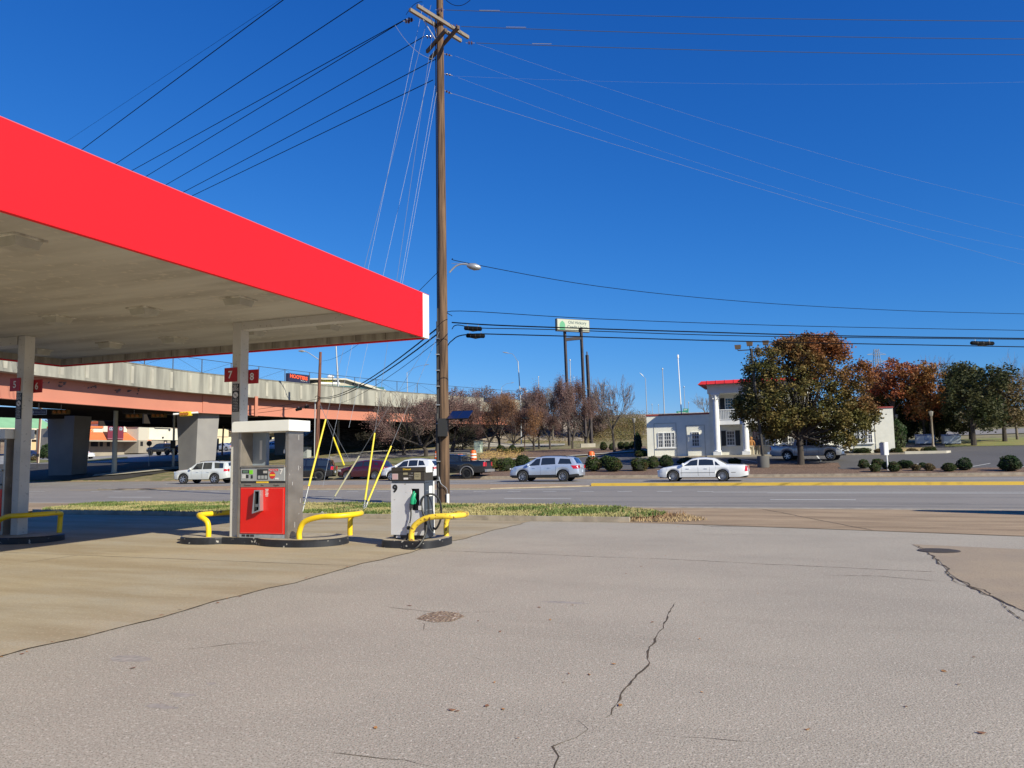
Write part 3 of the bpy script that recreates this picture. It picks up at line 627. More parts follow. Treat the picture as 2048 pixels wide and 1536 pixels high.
# diesel pump
def diesel():
    u0,v0=-7.83,13.86; g=G('diesel_pump','worn white and black diesel pump numbered 9 with a green nozzle','fuel pump',(u0,v0,.15)); w,d=.74,.38
    def zmap(mb):
        f=lambda z: z if z<.235 else (.235+(z-.235)*.932 if z<1.335 else (1.26+(z-1.335)*.807 if z<1.62 else 1.49+(z-1.62)*.65))
        mb.v=[(x,y,f(z)) for x,y,z in mb.v]; return mb
    g.zm=zmap
    X=lambda a:u0+a; Y=lambda b:v0+b
    B=lambda x0,x1,y0,y1,z0,z1,mi=0:MB().box(X(x0),X(x1),Y(y0),Y(y1),z0,z1,mi)
    m_dw=mat('dirty_white',(.60,.60,.62),.45,c2=(.53,.53,.55),ns=2,c3=(.3,.28,.26),ns3=16,lo3=.69,hi3=.72); m_slate=mat('slate_side',(.055,.068,.09),.4,c2=(.045,.055,.075),ns=3); m_brown=mat('brown_black',(.045,.038,.03),.45,c2=(.035,.03,.024),ns=4)
    g.part(B(.03,w-.02,.03,d-.03,.15,.245),'base',m_dark)
    g.part(B(.10,.2,.01,.04,.17,.22),'base_plate',m_lgrey)
    # front door with a recess opening x .46..63, z .80..1.19
    mb=MB(); z0,z1=.235,1.335
    for a,b,c_,e in((0,.46,z0,z1),(.64,w,z0,z1),(.46,.64,z0,.76),(.46,.64,1.22,z1)): mb.box(X(a),X(b),Y(-.015),Y(.025),c_,e)
    dr=g.part(mb,'door_panel',m_dw)
    mb=MB(); mb.box(X(.46),X(.64),Y(.10),Y(.11),.76,1.22); mb.box(X(.455),X(.46),Y(.026),Y(.11),.76,1.22); mb.box(X(.64),X(.645),Y(.026),Y(.11),.76,1.22); mb.box(X(.455),X(.645),Y(.026),Y(.11),1.22,1.225); mb.box(X(.455),X(.645),Y(.026),Y(.11),.755,.76)
    g.part(mb,'nozzle_recess',m_dark)
    g.part(B(.0,w-.002,.115,d-.02,.24,1.335),'cabinet',m_slate)
    mb=B(w,w+.03,-.01,d-.04,.18,1.36); mb.box(X(w+.031),X(w+.032),Y(.02),Y(d-.05),.76,.765,1); mb.box(X(w+.031),X(w+.032),Y(.02),Y(d-.05),1.18,1.183,1); g.part(mb,'side_panel',[m_slate,m_lgrey])
    g.part(B(w-.02,w+.04,d-.039,d,.2,1.37),'edge_trim',m_white)
    g.part(B(w+.031,w+.036,.16,.30,1.05,1.27),'paper_notice',m_white)
    hd=g.part(B(.02,w+.03,-.03,d-.03,1.40,1.62),'display_head',m_brown,bev=.008)
    g.part(B(.02,w+.03,-.02,d-.03,1.34,1.398),'neck',m_slate)
    g.part(B(.02,w+.04,-.04,d-.02,1.622,1.76),'top_box',m_brown,bev=.006)
    g.part(B(w+.041,w+.047,.0,d-.1,1.60,1.765),'white_patch',m_white)
    def sub(mb,name,mats,p=hd): return shift(zmap(mb),g.o).build(name,mats,p)
    F=lambda x0,x1,z0,z1,mi=0,mb=None,dy=.004:(mb or MB()).box(X(x0),X(x1),Y(-.03-dy),Y(-.0301),z0,z1,mi)
    mb=F(.04,.17,1.43,1.575); 
    for k in range(6): mb.box(X(.05),X(.16),Y(-.0352),Y(-.0342),1.445+k*.021,1.449+k*.021,1)
    sub(mb,'price_notice',[mat('pink_paper',(.55,.45,.45),.7),m_rst])
    mb=F(.54,.68,1.43,1.60); mb.text('DIESEL',.02,X(.61),Y(-.035),1.54,1,wfit=.11); mb.text('FUEL',.02,X(.61),Y(-.035),1.49,1,wfit=.08); sub(mb,'fuel_label',[mat('olive_label',(.28,.25,.16),.6),m_ltext])
    mb=F(.30,.40,1.43,1.475); sub(mb,'small_label',m_signw); mb=F(.29,.39,1.545,1.60); sub(mb,'badge',mat('olive_label',(.28,.25,.16),.6))
    mb=MB().text('Sale',.02,X(.49),Y(-.0315),1.58,0); mb.text('Gallons',.02,X(.47),Y(-.0315),1.52,0,wfit=.09); mb.text('Price',.018,X(.45),Y(-.0315),1.46,0); sub(mb,'display_text',m_lgrey)
    mb=MB().text('Diesel',.05,X(.38),Y(-.0415),1.675,0,off=.02); sub(mb,'fuel_name',m_yst)
    mb=MB().text('9',.15,X(.095),Y(-.0165),1.15,0,off=.05); sub(mb,'pump_number',m_blk,dr)
    g.part(B(.64,.70,-.06,.05,.77,.86),'hook_plate',m_lgrey)
    # nozzle
    P=lambda x,y,z:Vector((X(x),Y(y),z))
    m_gn=mat('green_grip',(.01,.30,.14),.45)
    mb=MB(); mb.tube([P(.50,-.05,.90),P(.515,-.06,1.0),P(.54,-.05,1.08),P(.56,-.03,1.13)],[.045,.05,.04,.02],10); mb.tube([P(.49,-.04,1.0),P(.50,-.01,1.1),P(.505,.03,1.16)],[.03,.025,.015],8); mb.tube([P(.56,-.05,1.02),P(.585,-.05,.96),P(.56,-.05,.90)],.012,6)
    g.part(mb,'nozzle',m_gn)
    g.part(MB().tube([P(.48,-.05,.92),P(.475,-.06,.84),P(.475,-.06,.77)],[.035,.03,.022],8),'nozzle_handle',m_black)
    h1=smooth([P(.475,-.06,.78),P(.475,-.06,.66),P(.465,-.07,.55),P(.45,-.08,.46),P(.43,-.09,.36)],5); g.part(MB().tube(h1,.014,8),'hose',m_black)
    g.part(MB().cyl(P(.452,-.08,.50),P(.445,-.08,.44),.024,8),'hose_fitting',m_silver); g.part(MB().cyl(P(.44,-.085,.43),P(.43,-.085,.36),.032,10),'breakaway_coupling',m_black); g.part(MB().cyl(P(.43,-.085,.36),P(.425,-.09,.24),.02,8),'hose_fitting',m_silver)
    h2=smooth([P(.425,-.09,.28),P(.41,-.14,.14),P(.45,-.34,.02),P(.58,-.42,.0),P(.74,-.42,.02),P(.84,-.32,.14),P(.86,-.16,.34),P(.80,-.06,.56),P(.72,-.03,.74),P(.69,-.03,.92),P(.74,0,1.06),P(.86,.1,1.10),P(.95,.18,1.02),P(1.0,.22,.84),P(.99,.24,.60),P(.93,.26,.44),P(.84,.3,.34),P(.78,.33,.36)],6)
    g.part(MB().tube(h2,.022,8),'hose',m_black)
    h3=smooth([P(.775,.1,1.06),P(.80,.08,.9),P(.81,.08,.6),P(.82,.12,.4),P(.80,.25,.3)],5); g.part(MB().tube(h3,.012,6),'hose',m_black)
    h4=smooth([P(-.01,.2,.75),P(-.03,.1,.5),P(-.035,.1,.3),P(.0,.12,.22)],5); g.part(MB().tube(h4,.012,6),'hose',m_black)
diesel()
# ------------------------------------------------------------ facades: building fronts laid along a plan line
class Fac:
    def __init__(s,name,label,cat,P0,P1,z0,group=None):
        s.P=Vector((P0[0],P0[1],0)); d=Vector((P1[0]-P0[0],P1[1]-P0[1],0)); s.L=d.length; s.d=d.normalized(); s.n=Vector((-s.d.y,s.d.x,0)); s.z0=z0
        s.r=thing(name,label,cat,(P0[0],P0[1],z0),math.atan2(s.d.y,s.d.x),group)
    def sz(s,px,py,y=0):           # photo point -> along, height on the plane y behind the front
        r_=ray(px,py); q=s.P+s.n*y; t=(q-Vector((0,0,0))).dot(s.n)/r_.dot(s.n); p=Vector((0,0,CZ))+r_*t
        return (p-s.P).dot(s.d), p.z-s.z0
    def rect(s,x0,y0,x1,y1,y=0):
        ym=(y0+y1)/2;xm=(x0+x1)/2
        a=s.sz(x0,ym,y)[0];b=s.sz(x1,ym,y)[0]; return a,b,s.sz(xm,y1,y)[1],s.sz(xm,y0,y)[1]
    def part(s,mb,name,mats,parent=None,bev=0):
        o=mb.build(name,mats,parent or s.r)
        if bev: bevel(o,bev)
        return o
def window(F,a,b,z0,z1,y,cols,rows,mf,mg,name='window',sill=True,mull=()):
    mb=MB(); w=.06
    mb.box(a,b,y-.05,y+.04,z1-w,z1,0); mb.box(a,b,y-.05,y+.04,z0,z0+w,0); mb.box(a,a+w,y-.05,y+.04,z0+w,z1-w,0); mb.box(b-w,b,y-.05,y+.04,z0+w,z1-w,0)
    zm=(z0+z1)/2
    if rows>2: mb.box(a+w,b-w,y-.04,y+.03,zm-.03,zm+.03,0)
    for m_ in mull: x=a+(b-a)*m_; mb.box(x-.05,x+.05,y-.048,y+.035,z0+w,z1-w,0)
    for k in range(1,cols): x=a+(b-a)*k/cols; mb.box(x-.014,x+.014,y-.02,y+.02,z0+w,z1-w,0)
    for k in range(1,rows):
        z=z0+(z1-z0)*k/rows; mb.box(a+w,b-w,y-.019,y+.019,z-.014,z+.014,0)
    o=F.part(mb,name,mf)
    MB().box(a+.02,b-.02,y+.002,y+.012,z0+.02,z1-.02).build('pane',mg,o)
    if sill: MB().box(a-.12,b+.12,y-.12,y+.02,z0-.1,z0-.003).build('sill',mf,o)
    return o
# ------------------------------------------------------------ bank with portico
m_bw=mat('painted_brick',(.80,.78,.67),.85,c2=(.74,.72,.62),ns=2); m_bpan=mat('painted_panel',(.46,.44,.37),.85)
m_trim=mat('bank_white_trim',(.78,.78,.76),.55,c2=(.70,.70,.69),ns=2); m_rroof=mat('bank_red_roof',(.62,.03,.03),.5,c2=(.48,.025,.025),ns=.8); m_band=mat('red_band',(.30,.05,.04),.6)
m_pane=mat('window_pane',(.035,.04,.05),.08,c2=(.10,.10,.11),ns=1.5); m_pane2=mat('upper_pane',(.06,.12,.17),.1); m_shut=mat('shutter',(.012,.013,.016),.5,c2=(.02,.02,.022),ns=9)
B0=W(-14.35,76.4); B1=W(7.75,76.4); bz=1.42
bk=Fac('bank_building','cream painted brick office with a red roofed white columned portico','building',B0,B1,bz)
sL=bk.L; zl=bk.sz(1300,833)[1]; zr=bk.sz(1760,816)[1]; H_=(zl+zr)/2
pL=6.1; pR=pL+9.3; py=-2.1; PH_=bk.sz(1450,789)[1]; top=bk.sz(1440,766,py)[1]
rest=[]
mb=MB().box(0,pL,0,12,-.6,H_); bk.part(mb,'wing_wall',m_bw)
mb=MB().box(pR,sL,0,12,-.6,H_); bk.part(mb,'wing_wall',m_bw)
mb=MB().box(pL+.001,pR-.001,.05,12,-.6,top-.6); bk.part(mb,'centre_wall',m_bw)
for a,b in((-.05,pL-.01),(pR+.01,sL+.05)): bk.part(MB().box(a,b,-.06,12.05,H_+.002,H_+.15),'parapet_band',m_band)
# recessed panel outlines on the wings
def panel(F,a,b,z0,z1,y=-.03,w=.05):
    mb=MB(); mb.box(a,b,y,-.001,z1-w,z1); mb.box(a,a+w,y,-.001,z0,z1-w); mb.box(b-w,b,y,-.001,z0,z1-w); F.part(mb,'brick_panel',m_bpan)
for x0,y0,x1 in((1308,846,1353),(1372,850,1410),(1705,826,1750),(1633,830,1668)):
    a,b,_,z1=bk.rect(x0,y0,x1,y0+40); panel(bk,a,b,.02,z1)
for k,(x0,y0,x1,y1,c_,mu,lb) in enumerate([(1316,865,1350,895,8,(.33,.78),None),(1383.5,863.5,1399,893,3,(),None),(1640,860,1657,888,4,(),None),(1709,853,1745,886,8,(.3,.72),None)]):
    a,b,z0,z1=bk.rect(x0,y0,x1,y1); window(bk,a,b,z0,z1,-.02,c_,4,m_trim,m_pane,mull=mu)
for x0,y0,x1,y1,mp in((1450,796,1466.5,819,m_pane2),(1453,861.5,1470,891,m_pane),(1576,858,1593,893,m_pane)):
    a,b,z0,z1=bk.rect(x0,y0,x1,y1); window(bk,a,b,z0,z1,.02,3,4,m_trim,mp)
    for q,w_ in((a-.05,-.42),(b+.05,.42)):
        mb=MB().box(min(q,q+w_),max(q,q+w_),-.02,.049,z0-.02,z1+.02)
        for k in range(14): z=z0+(z1-z0)*(k+.5)/14; mb.box(min(q,q+w_)+.05,max(q,q+w_)-.05,-.035,-.02,z-.012,z+.012)
        bk.part(mb,'shutter',m_shut)
a,b,z0,z1=bk.rect(1502,864,1546,912)
mb=MB(); mb.box(a,b,-.03,.049,2.35,2.5); mb.box(a,a+.12,-.03,.049,0,2.35); mb.box(b-.12,b,-.03,.049,0,2.35); mb.box((a+b)/2-.05,(a+b)/2+.05,-.03,.049,0,2.35); fr_=bk.part(mb,'door_frame',m_bpan)
for q in(a+.12,(a+b)/2+.05):
    w_=(b-a)/2-.17; d_=MB().box(q,q+w_,0,.04,.02,.9).build('door',m_bpan,bk.r); mb=MB().box(q+.08,q+w_-.08,-.005,.045,.98,2.3); bk.part(mb,'door_glass',m_pane)
    mb=MB()
    for k in range(1,3): mb.box(q+w_*k/3-.012,q+w_*k/3+.012,-.02,-.006,.98,2.3)
    mb.box(q+.08,q+w_-.08,-.02,-.006,1.62,1.65); bk.part(mb,'door_muntin',m_trim)
    if q>a+1: bk.part(MB().box(q+.3,q+.75,-.03,-.021,1.3,1.9),'door_notice',m_white)
# portico
mb=MB().box(pL-.15,pR+.15,py,.04,-.3,.1); bk.part(mb,'porch_floor',m_tan)
ent=PH_; mb=MB().box(pL+.1,pR-.1,py+.1,.049,ent,ent+.75); bk.part(mb,'entablature',m_bw)
bk.part(MB().box(pL+.02,pR-.02,py+.02,.05,ent+.752,ent+.85),'moulding',m_trim)
mb=MB(); e0=ent+.852; e1=top-.12; f=.62
V=[(pL+.1,py+.1,e0),(pR-.1,py+.1,e0),(pR-.1,3,e0),(pL+.1,3,e0),(pL-f,py-f,e1),(pR+f,py-f,e1),(pR+f,3+f,e1),(pL-f,3+f,e1)]
mb.add(V,[(0,1,5,4),(1,2,6,5),(2,3,7,6),(3,0,4,7),(0,3,2,1)]); bk.part(mb,'flared_cornice',m_bw)
V=[(pL-f-.05,py-f-.05,e1+.002),(pR+f+.05,py-f-.05,e1+.002),(pR+f+.05,3+f,e1+.002),(pL-f-.05,3+f,e1+.002),(pL-f+.25,py-f+.35,e1+.34),(pR+f-.25,py-f+.35,e1+.34),(pR+f-.25,3+f-.3,e1+.34),(pL-f+.25,3+f-.3,e1+.34)]
mb=MB().add(V,[(0,1,5,4),(1,2,6,5),(2,3,7,6),(3,0,4,7),(4,5,6,7),(0,3,2,1)])
for k in range(1,13): x=pL-f+(pR-pL+2*f)*k/13; mb.bar((x,py-f-.05,e1+.02),(x,py-f+.35,e1+.36),.05,.05,0)
bk.part(mb,'red_roof',m_rroof)
cols=[bk.sz(px,860,py+.4)[0] for px in(1433.5,1491,1552,1612)]
for x in cols:
    y=py+.42; M=Matrix.Translation((x,y,0))
    mb=MB(); mb.box(x-.36,x+.36,y-.36,y+.36,.1,.42); mb.lathe([(.34,.42),(.36,.47),(.33,.54),(.285,.58),(.285,1.2),(.28,2.8),(.265,3.9),(.245,5.0),(.23,ent-.72),(.26,ent-.70),(.24,ent-.66)],20,0,M)
    cl=bk.part(mb,'portico_column',m_trim)
    mb=MB().lathe([(.24,ent-.66),(.27,ent-.4),(.34,ent-.16),(.36,ent-.12)],16,0,M); mb.box(x-.40,x+.40,y-.40,y+.40,ent-.12,ent-.002)
    for k in range(8):
        a=k*math.pi/4; ca,sa=math.cos(a),math.sin(a)
        for zz in(ent-.62,ent-.40): mb.tube([(x+ca*.22,y+sa*.22,zz),(x+ca*.30,y+sa*.30,zz+.14),(x+ca*.38,y+sa*.38,zz+.16),(x+ca*.37,y+sa*.37,zz+.08)],[.06,.055,.045,.02],5)
    mb.build('capital',m_trim,cl)
# balcony with railing
z=bk.sz(1455,840,py+.3)[1]; zt_=bk.sz(1455,819,py+.3)[1]
for a,b in((cols[0]+.2,cols[1]-.2),(cols[2]+.2,cols[3]-.2)):
    mb=MB().box(a-.1,b+.1,py+.35,.045,z-.42,z-.02); bk.part(mb,'balcony_floor',m_trim)
    mb=MB(); mb.box(a,b,py+.38,py+.46,z+.05,z+.11); mb.box(a,b,py+.36,py+.48,zt_-.05,zt_+.02)
    n=int((b-a)/.15)
    rl=bk.part(mb,'balcony_rail',m_trim)
    mb=MB()
    for k in range(n+1): x=a+(b-a)*k/n; mb.box(x-.022,x+.022,py+.40,py+.44,z+.11,zt_-.05)
    mb.build('balusters',m_trim,rl)
mb=MB().box(cols[1]+.2,cols[2]-.2,py+.3,.045,z-.42,z+.02); bk.part(mb,'balcony_floor',m_trim)
mb=MB(); V=[(cols[1]+.22,py+.35,zt_+.1),(cols[1]+.9,py+.35,z+.35),(cols[2]-.9,py+.35,z+.35),(cols[2]-.22,py+.35,zt_+.1),(cols[2]-.22,py+.35,z+.02),(cols[1]+.22,py+.35,z+.02)]
V+= [(x,y+.06,q) for x,y,q in V]; mb.add(V,[(0,1,2,3,4,5),(11,10,9,8,7,6)]+[(i,(i+1)%6,6+(i+1)%6,6+i) for i in range(6)]); bk.part(mb,'balcony_panel',m_trim)
bk.part(MB().box(cols[2]+.3,cols[2]+.55,.0,.049,1.2,1.5),'wall_sign',m_white)
for k,(x,z_) in enumerate([(1765,886),(1765,893)]):
    a,zz=bk.sz(x,z_); bk.part(MB().box(a-.08,a+.08,-.1,-.001,zz-.12,zz+.12),'meter_box',m_bpan)
# ------------------------------------------------------------ overpass
m_deck=mat('parapet_concrete',(.33,.32,.27),.9,c2=(.15,.145,.125),ns=.8,nd=8,st=(1.6,1.6,.16),lo=.40,hi=.70,world=True); m_pil=mat('parapet_pilaster',(.42,.40,.33),.9,c2=(.34,.32,.27),ns=.8,world=True)
m_gir=mat('salmon_steel',(.50,.20,.135),.6,c2=(.45,.175,.12),ns=.25,world=True); m_under=mat('underside_shade',(.02,.014,.012),.9); m_pier=mat('pier_concrete',(.26,.25,.24),.9,c2=(.21,.20,.20),ns=.4,world=True,nd=6)  # underside material is near black: the bridge's shade is put into its colour
m_fen=mat('fence_steel',(.05,.055,.06),.6,.3)
zg=6.8
def bridge_pts():
    pts=[(-420,757),(-200,779),(0,797),(100,804.5),(200,812),(340,822.5),(420,827),(500,831),(620,836.5),(740,841.5),(860,845.5),(960,848.5),(1045,850.5)]
    out=[]
    for px,py in pts:
        p=gz(px,py,zg); out.append((p.x,p.y))
    return out
def densify(P,n=6):
    Q=[];
    S=smooth([(x,y,0) for x,y in P],n); return [(p.x,p.y) for p in S]
br=densify(bridge_pts())
def offs(P,d):
    out=[]
    for i,(x,y) in enumerate(P):
        a=P[max(i-1,0)];b=P[min(i+1,len(P)-1)]; dx,dy=b[0]-a[0],b[1]-a[1]; L=math.hypot(dx,dy); out.append((x-dy/L*d,y+dx/L*d))
    return out
def ribbon(mb,A,B,mi=0):
    n=len(A); mb.add(list(A)+list(B),[(i,i+1,n+i+1,n+i) for i in range(n-1)],mi)
def z_(P,z): return [(x,y,z(i) if callable(z) else z) for i,(x,y) in enumerate(P)]
def extr(P,d0,d1,z0,z1,mi=0,mb=None):     # a band along the bridge line between offsets and heights
    mb=mb or MB(); A=offs(P,d0);B=offs(P,d1)
    ribbon(mb,z_(A,z0),z_(A,z1),mi); ribbon(mb,z_(A,z1),z_(B,z1),mi); ribbon(mb,z_(B,z1),z_(B,z0),mi); ribbon(mb,z_(B,z0),z_(A,z0),mi)
    for k in(0,-1):
        mb.quad((*A[k],z0 if not callable(z0) else z0(0)),(*B[k],z0),(*B[k],z1),(*A[k],z1),mi)
    return mb
o0=(br[20][0],br[20][1],0)
ov=thing('highway_overpass','long curved overpass with salmon pink girder and stained concrete parapet','overpass',o0,0)
def op(mb,name,mats,parent=None): mb.v=[(x-o0[0],y-o0[1],z) for x,y,z in mb.v]; return mb.build(name,mats,parent or ov)
gt_=zg+2.15; pt_=gt_+1.85; WD=15.5
op(extr(br,0,.03,zg+.05,gt_),'girder',m_gir).name='girder'
mb=extr(br,-.2,.25,zg,zg+.055); op(mb,'girder_flange',m_gir)
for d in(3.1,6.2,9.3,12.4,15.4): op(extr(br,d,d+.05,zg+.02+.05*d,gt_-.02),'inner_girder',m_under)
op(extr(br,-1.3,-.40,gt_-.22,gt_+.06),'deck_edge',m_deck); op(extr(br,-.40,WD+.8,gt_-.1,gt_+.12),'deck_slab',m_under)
pr=op(extr(br,-1.26,-1.01,gt_+.06,pt_),'parapet',m_deck); op(extr(br,WD+.5,WD+.75,gt_+.06,pt_-.4),'parapet',m_deck)
def walk(P,step,d=0):
    A=offs(P,d); out=[];acc=0;nx=step*.5
    for (a,b),(q,e) in zip(A,A[1:]):
        L=math.hypot(q-a,e-b)
        while acc+L>=nx: t=(nx-acc)/L; out.append(((a+(q-a)*t,b+(e-b)*t),math.atan2(e-b,q-a))); nx+=step
        acc+=L
    return out
pw=walk(br,2.62,-1.28)
for (x,y),a in pw[:100]:
    M=Matrix.Translation((x,y,0))@Matrix.Rotation(a,4,'Z'); mb=MB().box(-.17,.17,-.04,.1,gt_+.02,pt_-.25,0,M)
    mb.v=[(p-o0[0],q-o0[1],r_) for p,q,r_ in mb.v]; mb.build('pilaster',m_pil,pr)
op(extr(br,-1.32,-.96,pt_-.004,pt_+.05),'coping',m_deck)
# stiffeners and splice plates
for (x,y),a in walk(br,26,-.03)[:8]:
    M=Matrix.Translation((x,y,0))@Matrix.Rotation(a,4,'Z'); op(MB().box(-.35,.35,-.06,.02,zg+.06,gt_-.05,0,M),'splice_plate',m_gir)
pp=gz(512,812,zg+1); M=Matrix.Translation((pp.x,pp.y-.1,0))@Matrix.Rotation(R(35),4,'Z'); op(MB().box(-.16,.16,-.3,.1,zg-.15,gt_-.1,0,M),'downpipe',mat('brown_steel',(.40,.14,.085),.6))
r=random.Random(6)
for px,py,n in((118,768,7),(183,774,8),(232,781,10),(170,773,3),(255,780,3),(85,766,3),(272,783,3)):
    p=gz(px,py,9); mb=MB()
    # find the girder plane distance at this column
    bx=min(((abs((x/ y)-(p.x/p.y)),x,y) for (x,y) in [((a[0]*(1-t)+b[0]*t),(a[1]*(1-t)+b[1]*t)) for a,b in zip(br,br[1:]) for t in(0,.25,.5,.75)]))
    q=at(px,py,bx[2]-.04)
    for _ in range(n):
        cx,cz=q.x+r.gauss(0,.3),q.z+r.gauss(0,.12); sx,sz_=r.uniform(.05,.2),r.uniform(.03,.12)
        mb.add([(cx-sx,q.y-.03,cz-sz_),(cx+sx*.7,q.y+.0,cz-sz_*.8),(cx+sx,q.y+.02,cz+sz_),(cx-sx*.5,q.y,cz+sz_*.7)],[(0,1,2,3)])
    op(mb,'bare_patch',mat('primer_grey',(.12,.10,.11),.8))
# chain link fence on the parapet
fp=walk(br,3.9,-1.13); 
fn=thing('overpass_fence','thin chain link fence along the top of the overpass parapet','fence',(o0[0],o0[1],pt_),0)
def fb(mb,name,parent=None,m=m_fen): mb.v=[(x-o0[0],y-o0[1],z-pt_) for x,y,z in mb.v]; return mb.build(name,m,parent or fn)
for i,((x,y),a) in enumerate(fp[:60]): fb(MB().cyl((x,y,pt_),(x,y,pt_+1.5),.045,6),'fence_post')
A=[(x,y,pt_+1.48) for (x,y),a in fp]; fb(MB().tube(A,.03,5),'top_rail'); fb(MB().tube([(x,y,pt_+.08) for x,y,_ in A],.03,5),'bottom_rail')
mb=MB()
for i in range(len(A)-1):
    a,b=(A[i],A[i+1]) if i%2 else (A[i+1],A[i]); mb.cyl((a[0],a[1],pt_+.1),(b[0],b[1],pt_+1.45),.014,4)
stuff(fb(mb,'truss_wires'))
# mesh fabric: thin wires
mb=MB()
for (P,Q) in zip(A,A[1:]):
    P=Vector(P);Q=Vector(Q)
    for k in range(0,9):
        z=pt_+.15+k*.15; mb.add([(P.x,P.y,z),(Q.x,Q.y,z),(Q.x,Q.y,z+.006),(P.x,P.y,z+.006)],[(0,1,2,3)])
stuff(fb(mb,'mesh_fabric'))
# piers
def mkpier(px,basepy,Y,wt,wb,dp,rot,zt=zg-1.0):
    b=at(px,basepy,Y); zb_=min(b.z,TZ(*UV(b)))-.3; mb=MB()
    M=Matrix.Translation((b.x,b.y,0))@Matrix.Rotation(rot,4,'Z')
    V=[(-wb/2,-dp/2,zb_),(wb/2,-dp/2,zb_),(wb/2,dp/2,zb_),(-wb/2,dp/2,zb_),(-wt/2,-dp/2-.15,zt),(wt/2,-dp/2-.15,zt),(wt/2,dp/2+.15,zt),(-wt/2,dp/2+.15,zt)]
    mb.add(V,[(0,1,5,4),(1,2,6,5),(2,3,7,6),(3,0,4,7),(4,5,6,7)],0,False,M)
    return op(mb,'pier',m_pier),M
mkpier(136,928,86,3.5,2.9,2.2,R(-12),zt=zg+.2); mkpier(394,932,83,3.5,2.6,2.4,R(-30),zt=zg+.2); mkpier(570,872,112,2.2,1.9,2.0,R(-20),zt=zg+.2)
mkpier(-120,930,75,3.0,2.6,1.8,R(-14),zt=zg+.2)
cap=[]
for px,Y,l,a in((136,86,16,R(62)),(394,83,15,R(50)),(570,112,12,R(60))):
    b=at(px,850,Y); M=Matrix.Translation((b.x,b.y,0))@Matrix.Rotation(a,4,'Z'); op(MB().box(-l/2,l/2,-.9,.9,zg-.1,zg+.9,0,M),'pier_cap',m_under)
# assumed second carriageway, added behind to deepen the shade below
br2=offs(br[44:],WD+1.5); o_=ov
ov2=thing('highway_overpass','near black second bridge deck added behind the salmon girder to deepen the shade','overpass',o0,0)
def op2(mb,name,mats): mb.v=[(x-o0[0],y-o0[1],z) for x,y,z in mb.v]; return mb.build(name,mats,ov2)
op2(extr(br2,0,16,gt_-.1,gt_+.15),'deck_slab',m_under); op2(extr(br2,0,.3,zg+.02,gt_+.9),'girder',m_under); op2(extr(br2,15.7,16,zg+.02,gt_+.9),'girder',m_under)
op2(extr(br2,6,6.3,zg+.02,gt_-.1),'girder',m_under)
# ------------------------------------------------------------ vehicles
def paint(name,c,rough=.3,metal=.0,coat=1.0): return mat(name,c,rough,metal,coat=coat,c2=tuple(x*.92 for x in c),ns=1.5)
m_tyre=mat('tyre_rubber',(.02,.02,.021),.85); m_rim=mat('alloy_rim',(.55,.55,.57),.3,.9); m_rimd=mat('dark_rim',(.03,.03,.032),.35,.7); m_hub=mat('wheel_hub',(.02,.02,.02),.7)
m_cglass=mat('car_glass',(.018,.022,.026),.04,spec=.8,coat=1); m_trimb=mat('car_black_trim',(.02,.02,.021),.6); m_chrome=mat('chrome',(.7,.7,.72),.12,1); m_tail=mat('tail_lens',(.50,.01,.012),.15,coat=1); m_head=mat('head_lens',(.55,.57,.6),.1,coat=1); m_amber=mat('amber_lens',(.8,.25,.04),.2,coat=1); m_plate=mat('licence_plate',(.45,.50,.60),.5); m_seam=mat('panel_gap',(.03,.03,.03),.8)
WH={}
def wheel_mesh(r,w,spokes,style):
    k=(round(r,3),w,spokes,style)
    if k in WH: return WH[k]
    RX=Matrix.Rotation(R(-90),4,'X')
    t=MB().lathe([(r*.62,-w/2+.05),(r*.64,-w/2),(r*.9,-w/2),(r,-w/2+.03),(r,w/2-.03),(r*.9,w/2),(r*.62,w/2)],28,0,RX,cap=False)
    h=MB().lathe([(0.01,-w/2+.06),(r*.64,-w/2+.06),(r*.64,w/2-.06),(.01,w/2-.06)],20,0,RX)
    s=MB(); s.lathe([(r*.60,-w/2+.012),(r*.66,-w/2-.002),(r*.66,-w/2+.05),(r*.60,-w/2+.05)],28,0,RX,cap=False); s.lathe([(.01,-w/2+.0),(r*.13,-w/2+.0),(r*.15,-w/2+.03),(.01,-w/2+.03)],14,0,RX)
    for i in range(spokes):
        a=2*math.pi*i/spokes
        for off in ((-.06,.06) if style==2 else (0,)):
            A=Vector((math.cos(a)*r*.1,-w/2+.012,math.sin(a)*r*.1)); Bv=Vector((math.cos(a+off*2.4)*r*.61,-w/2+.01,math.sin(a+off*2.4)*r*.61))
            s.bar(A,Bv,.028 if spokes>8 else (.035 if style==2 else .07),.02,0,upv=(0,1,0))
    out=[]
    for mb,n,m in((h,'wheel',m_hub),(t,'tyre',m_tyre),(s,'rim',m_rimd if style in(3,) else m_rim)):
        o=mb.build(n,m); out.append(o.data); bpy.data.objects.remove(o)
    WH[k]=out; return out
